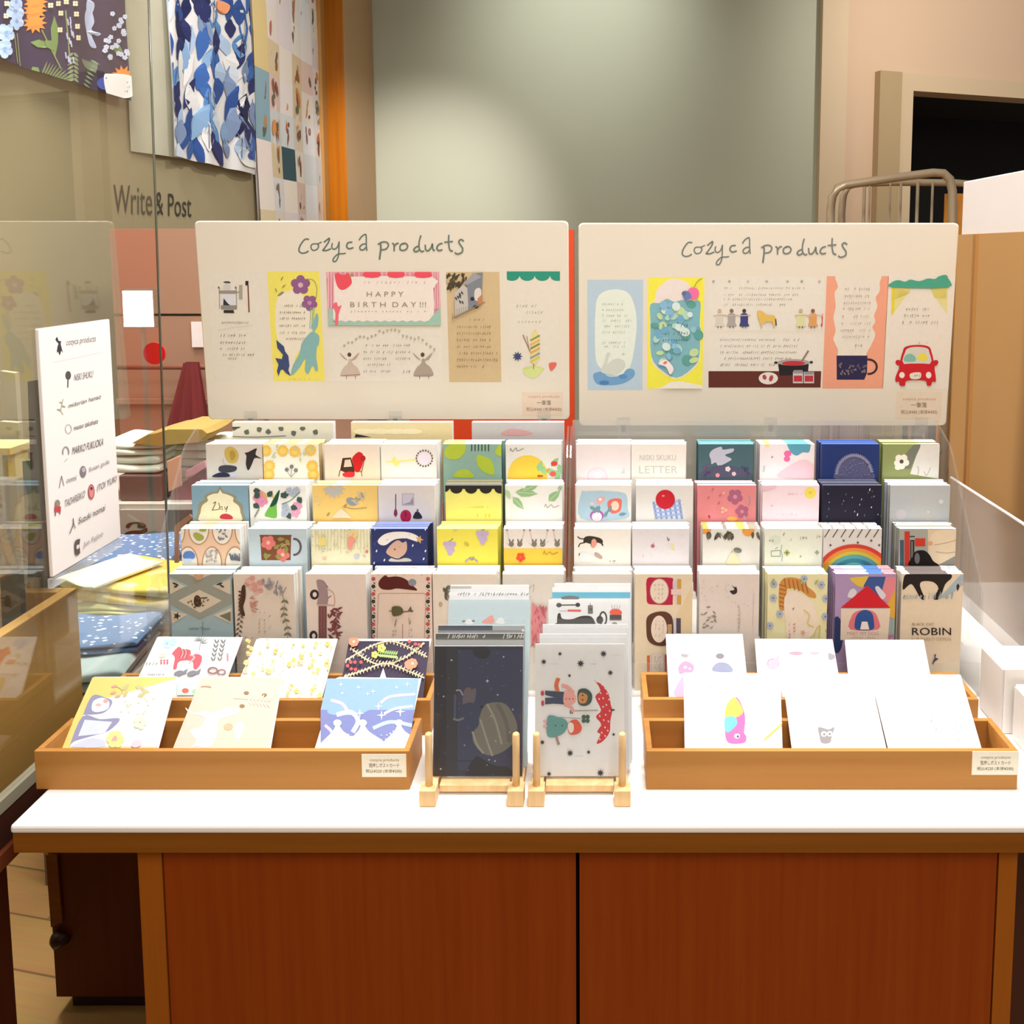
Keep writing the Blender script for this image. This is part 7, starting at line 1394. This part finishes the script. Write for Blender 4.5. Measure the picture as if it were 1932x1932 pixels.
m.build('kraft_sheet', bp)['label'] = 'brown kraft board with a folded upright crease'
m = MB(); m.hexa([(.5752, yc - .012, .8003), (.5762, yc - .012, .8003), (.5762, yc - .012, zk), (.5752, yc - .012, zk), (.5752, yc + .006, .8003), (.5762, yc + .006, .8003), (.5762, yc + .006, zk), (.5752, yc + .006, zk)], plain('kraft_crease', '#98682f', .8)); m.build('crease', bp)
for (x0, y0, w, d, h, lab) in ((.447, .955, .09, .06, .075, 'white slip-cased box on the worktop at the far right, rear of two'), (.455, .897, .085, .05, .062, 'white slip-cased box on the worktop at the far right, front of two')):
    bx = empty('white_box', (x0 + w / 2, y0 + d / 2, .8003), lab, 'box', 'white boxes at the right edge')
    m = MB(); m.box(x0 + .002, x0 + w, y0, y0 + d, .8003, .8003 + h, plain('white_card_box', '#e9e4df', .45, var=.02), bev=.001); m.build('sleeve', bx)
    m = MB(); m.box(x0, x0 + .0019, y0 + .002, y0 + d - .002, .8018, .8003 + h - .002, plain('white_card_end', '#d3cdc9', .45)); m.build('tray_end', bx)
# roll cage trolley behind the right sign
rcg = empty('roll_cage', (1.0, 2.6, 0), 'grey tubular roll cage trolley behind the right sign', 'roll cage')
TUBE = plain('grey_brown_tube', '#9a866c', .35, .3, var=.08)
def pl(pts, Y): return [atY(x, y, Y if not isinstance(Y, tuple) else Y[0] + (Y[1] - Y[0]) * i / (len(pts) - 1)) for i, (x, y) in enumerate(pts)]
def rail(name, pts, Y, r):
    P = pl(pts, Y); top = P; m = MB()
    m.tube(top, r, TUBE, 12); m.build(name, rcg)
z0 = .10
def post_down(p): return Vector((p.x, p.y, z0))
P = pl([(1567, 420), (1567, 400), (1570, 372), (1580, 355), (1595, 349), (1690, 335), (1760, 326), (1780, 327), (1792, 338), (1797, 360), (1797, 420)], 2.62)
m = MB(); m.tube([post_down(P[0])] + P + [post_down(P[-1])], .0125, TUBE, 12); m.build('near_frame', rcg)
P = pl([(1588, 420), (1588, 400), (1591, 370), (1600, 352), (1618, 346), (1690, 344), (1800, 345), (1830, 347), (1836, 360), (1836, 420)], 2.75)
m = MB(); m.tube([post_down(P[0])] + P + [post_down(P[-1])], .011, TUBE, 12); m.build('far_frame', rcg)
for x, yt, rr in ((1631, 349, .005), (1641, 349, .003), (1680, 345, .003), (1700, 345, .004), (1732, 343, .005), (1760, 343, .004)):
    p = atY(x, yt, 2.74); m = MB(); m.tube([p, post_down(p)], rr, TUBE, 8); m.build('upright_wire', rcg)
for zz in (.3, .75):
    a0, a1 = atY(1567, 420, 2.62), atY(1797, 420, 2.62); m = MB(); m.tube([(a0.x, 2.62, zz), (a1.x, 2.62, zz)], .010, TUBE, 10); m.build('cross_bar', rcg)
for k in range(4):
    p = atY((1567, 1797, 1588, 1836)[k], 420, (2.62, 2.62, 2.75, 2.75)[k]); m = MB(); m.tube([(p.x, p.y - .012, .05), (p.x, p.y + .012, .05)], .05, plain('black_rubber', '#1c1a19', .6), 16); m.build('castor', rcg)
ys = atY(1784, 372, 2.68); m = MB(); q = atY(1796, 880, 2.68)
m.box(ys.x, q.x, 2.672, 2.688, q.z, ys.z + .01, plain('amber_fabric', '#b9771f', .6, var=.35, nscale=9)); tag(m.build('amber_strap'), 'amber yellow strap hanging inside the roll cage', 'strap')

for o in bpy.data.objects:
    if '_w' in o: del o['_w']
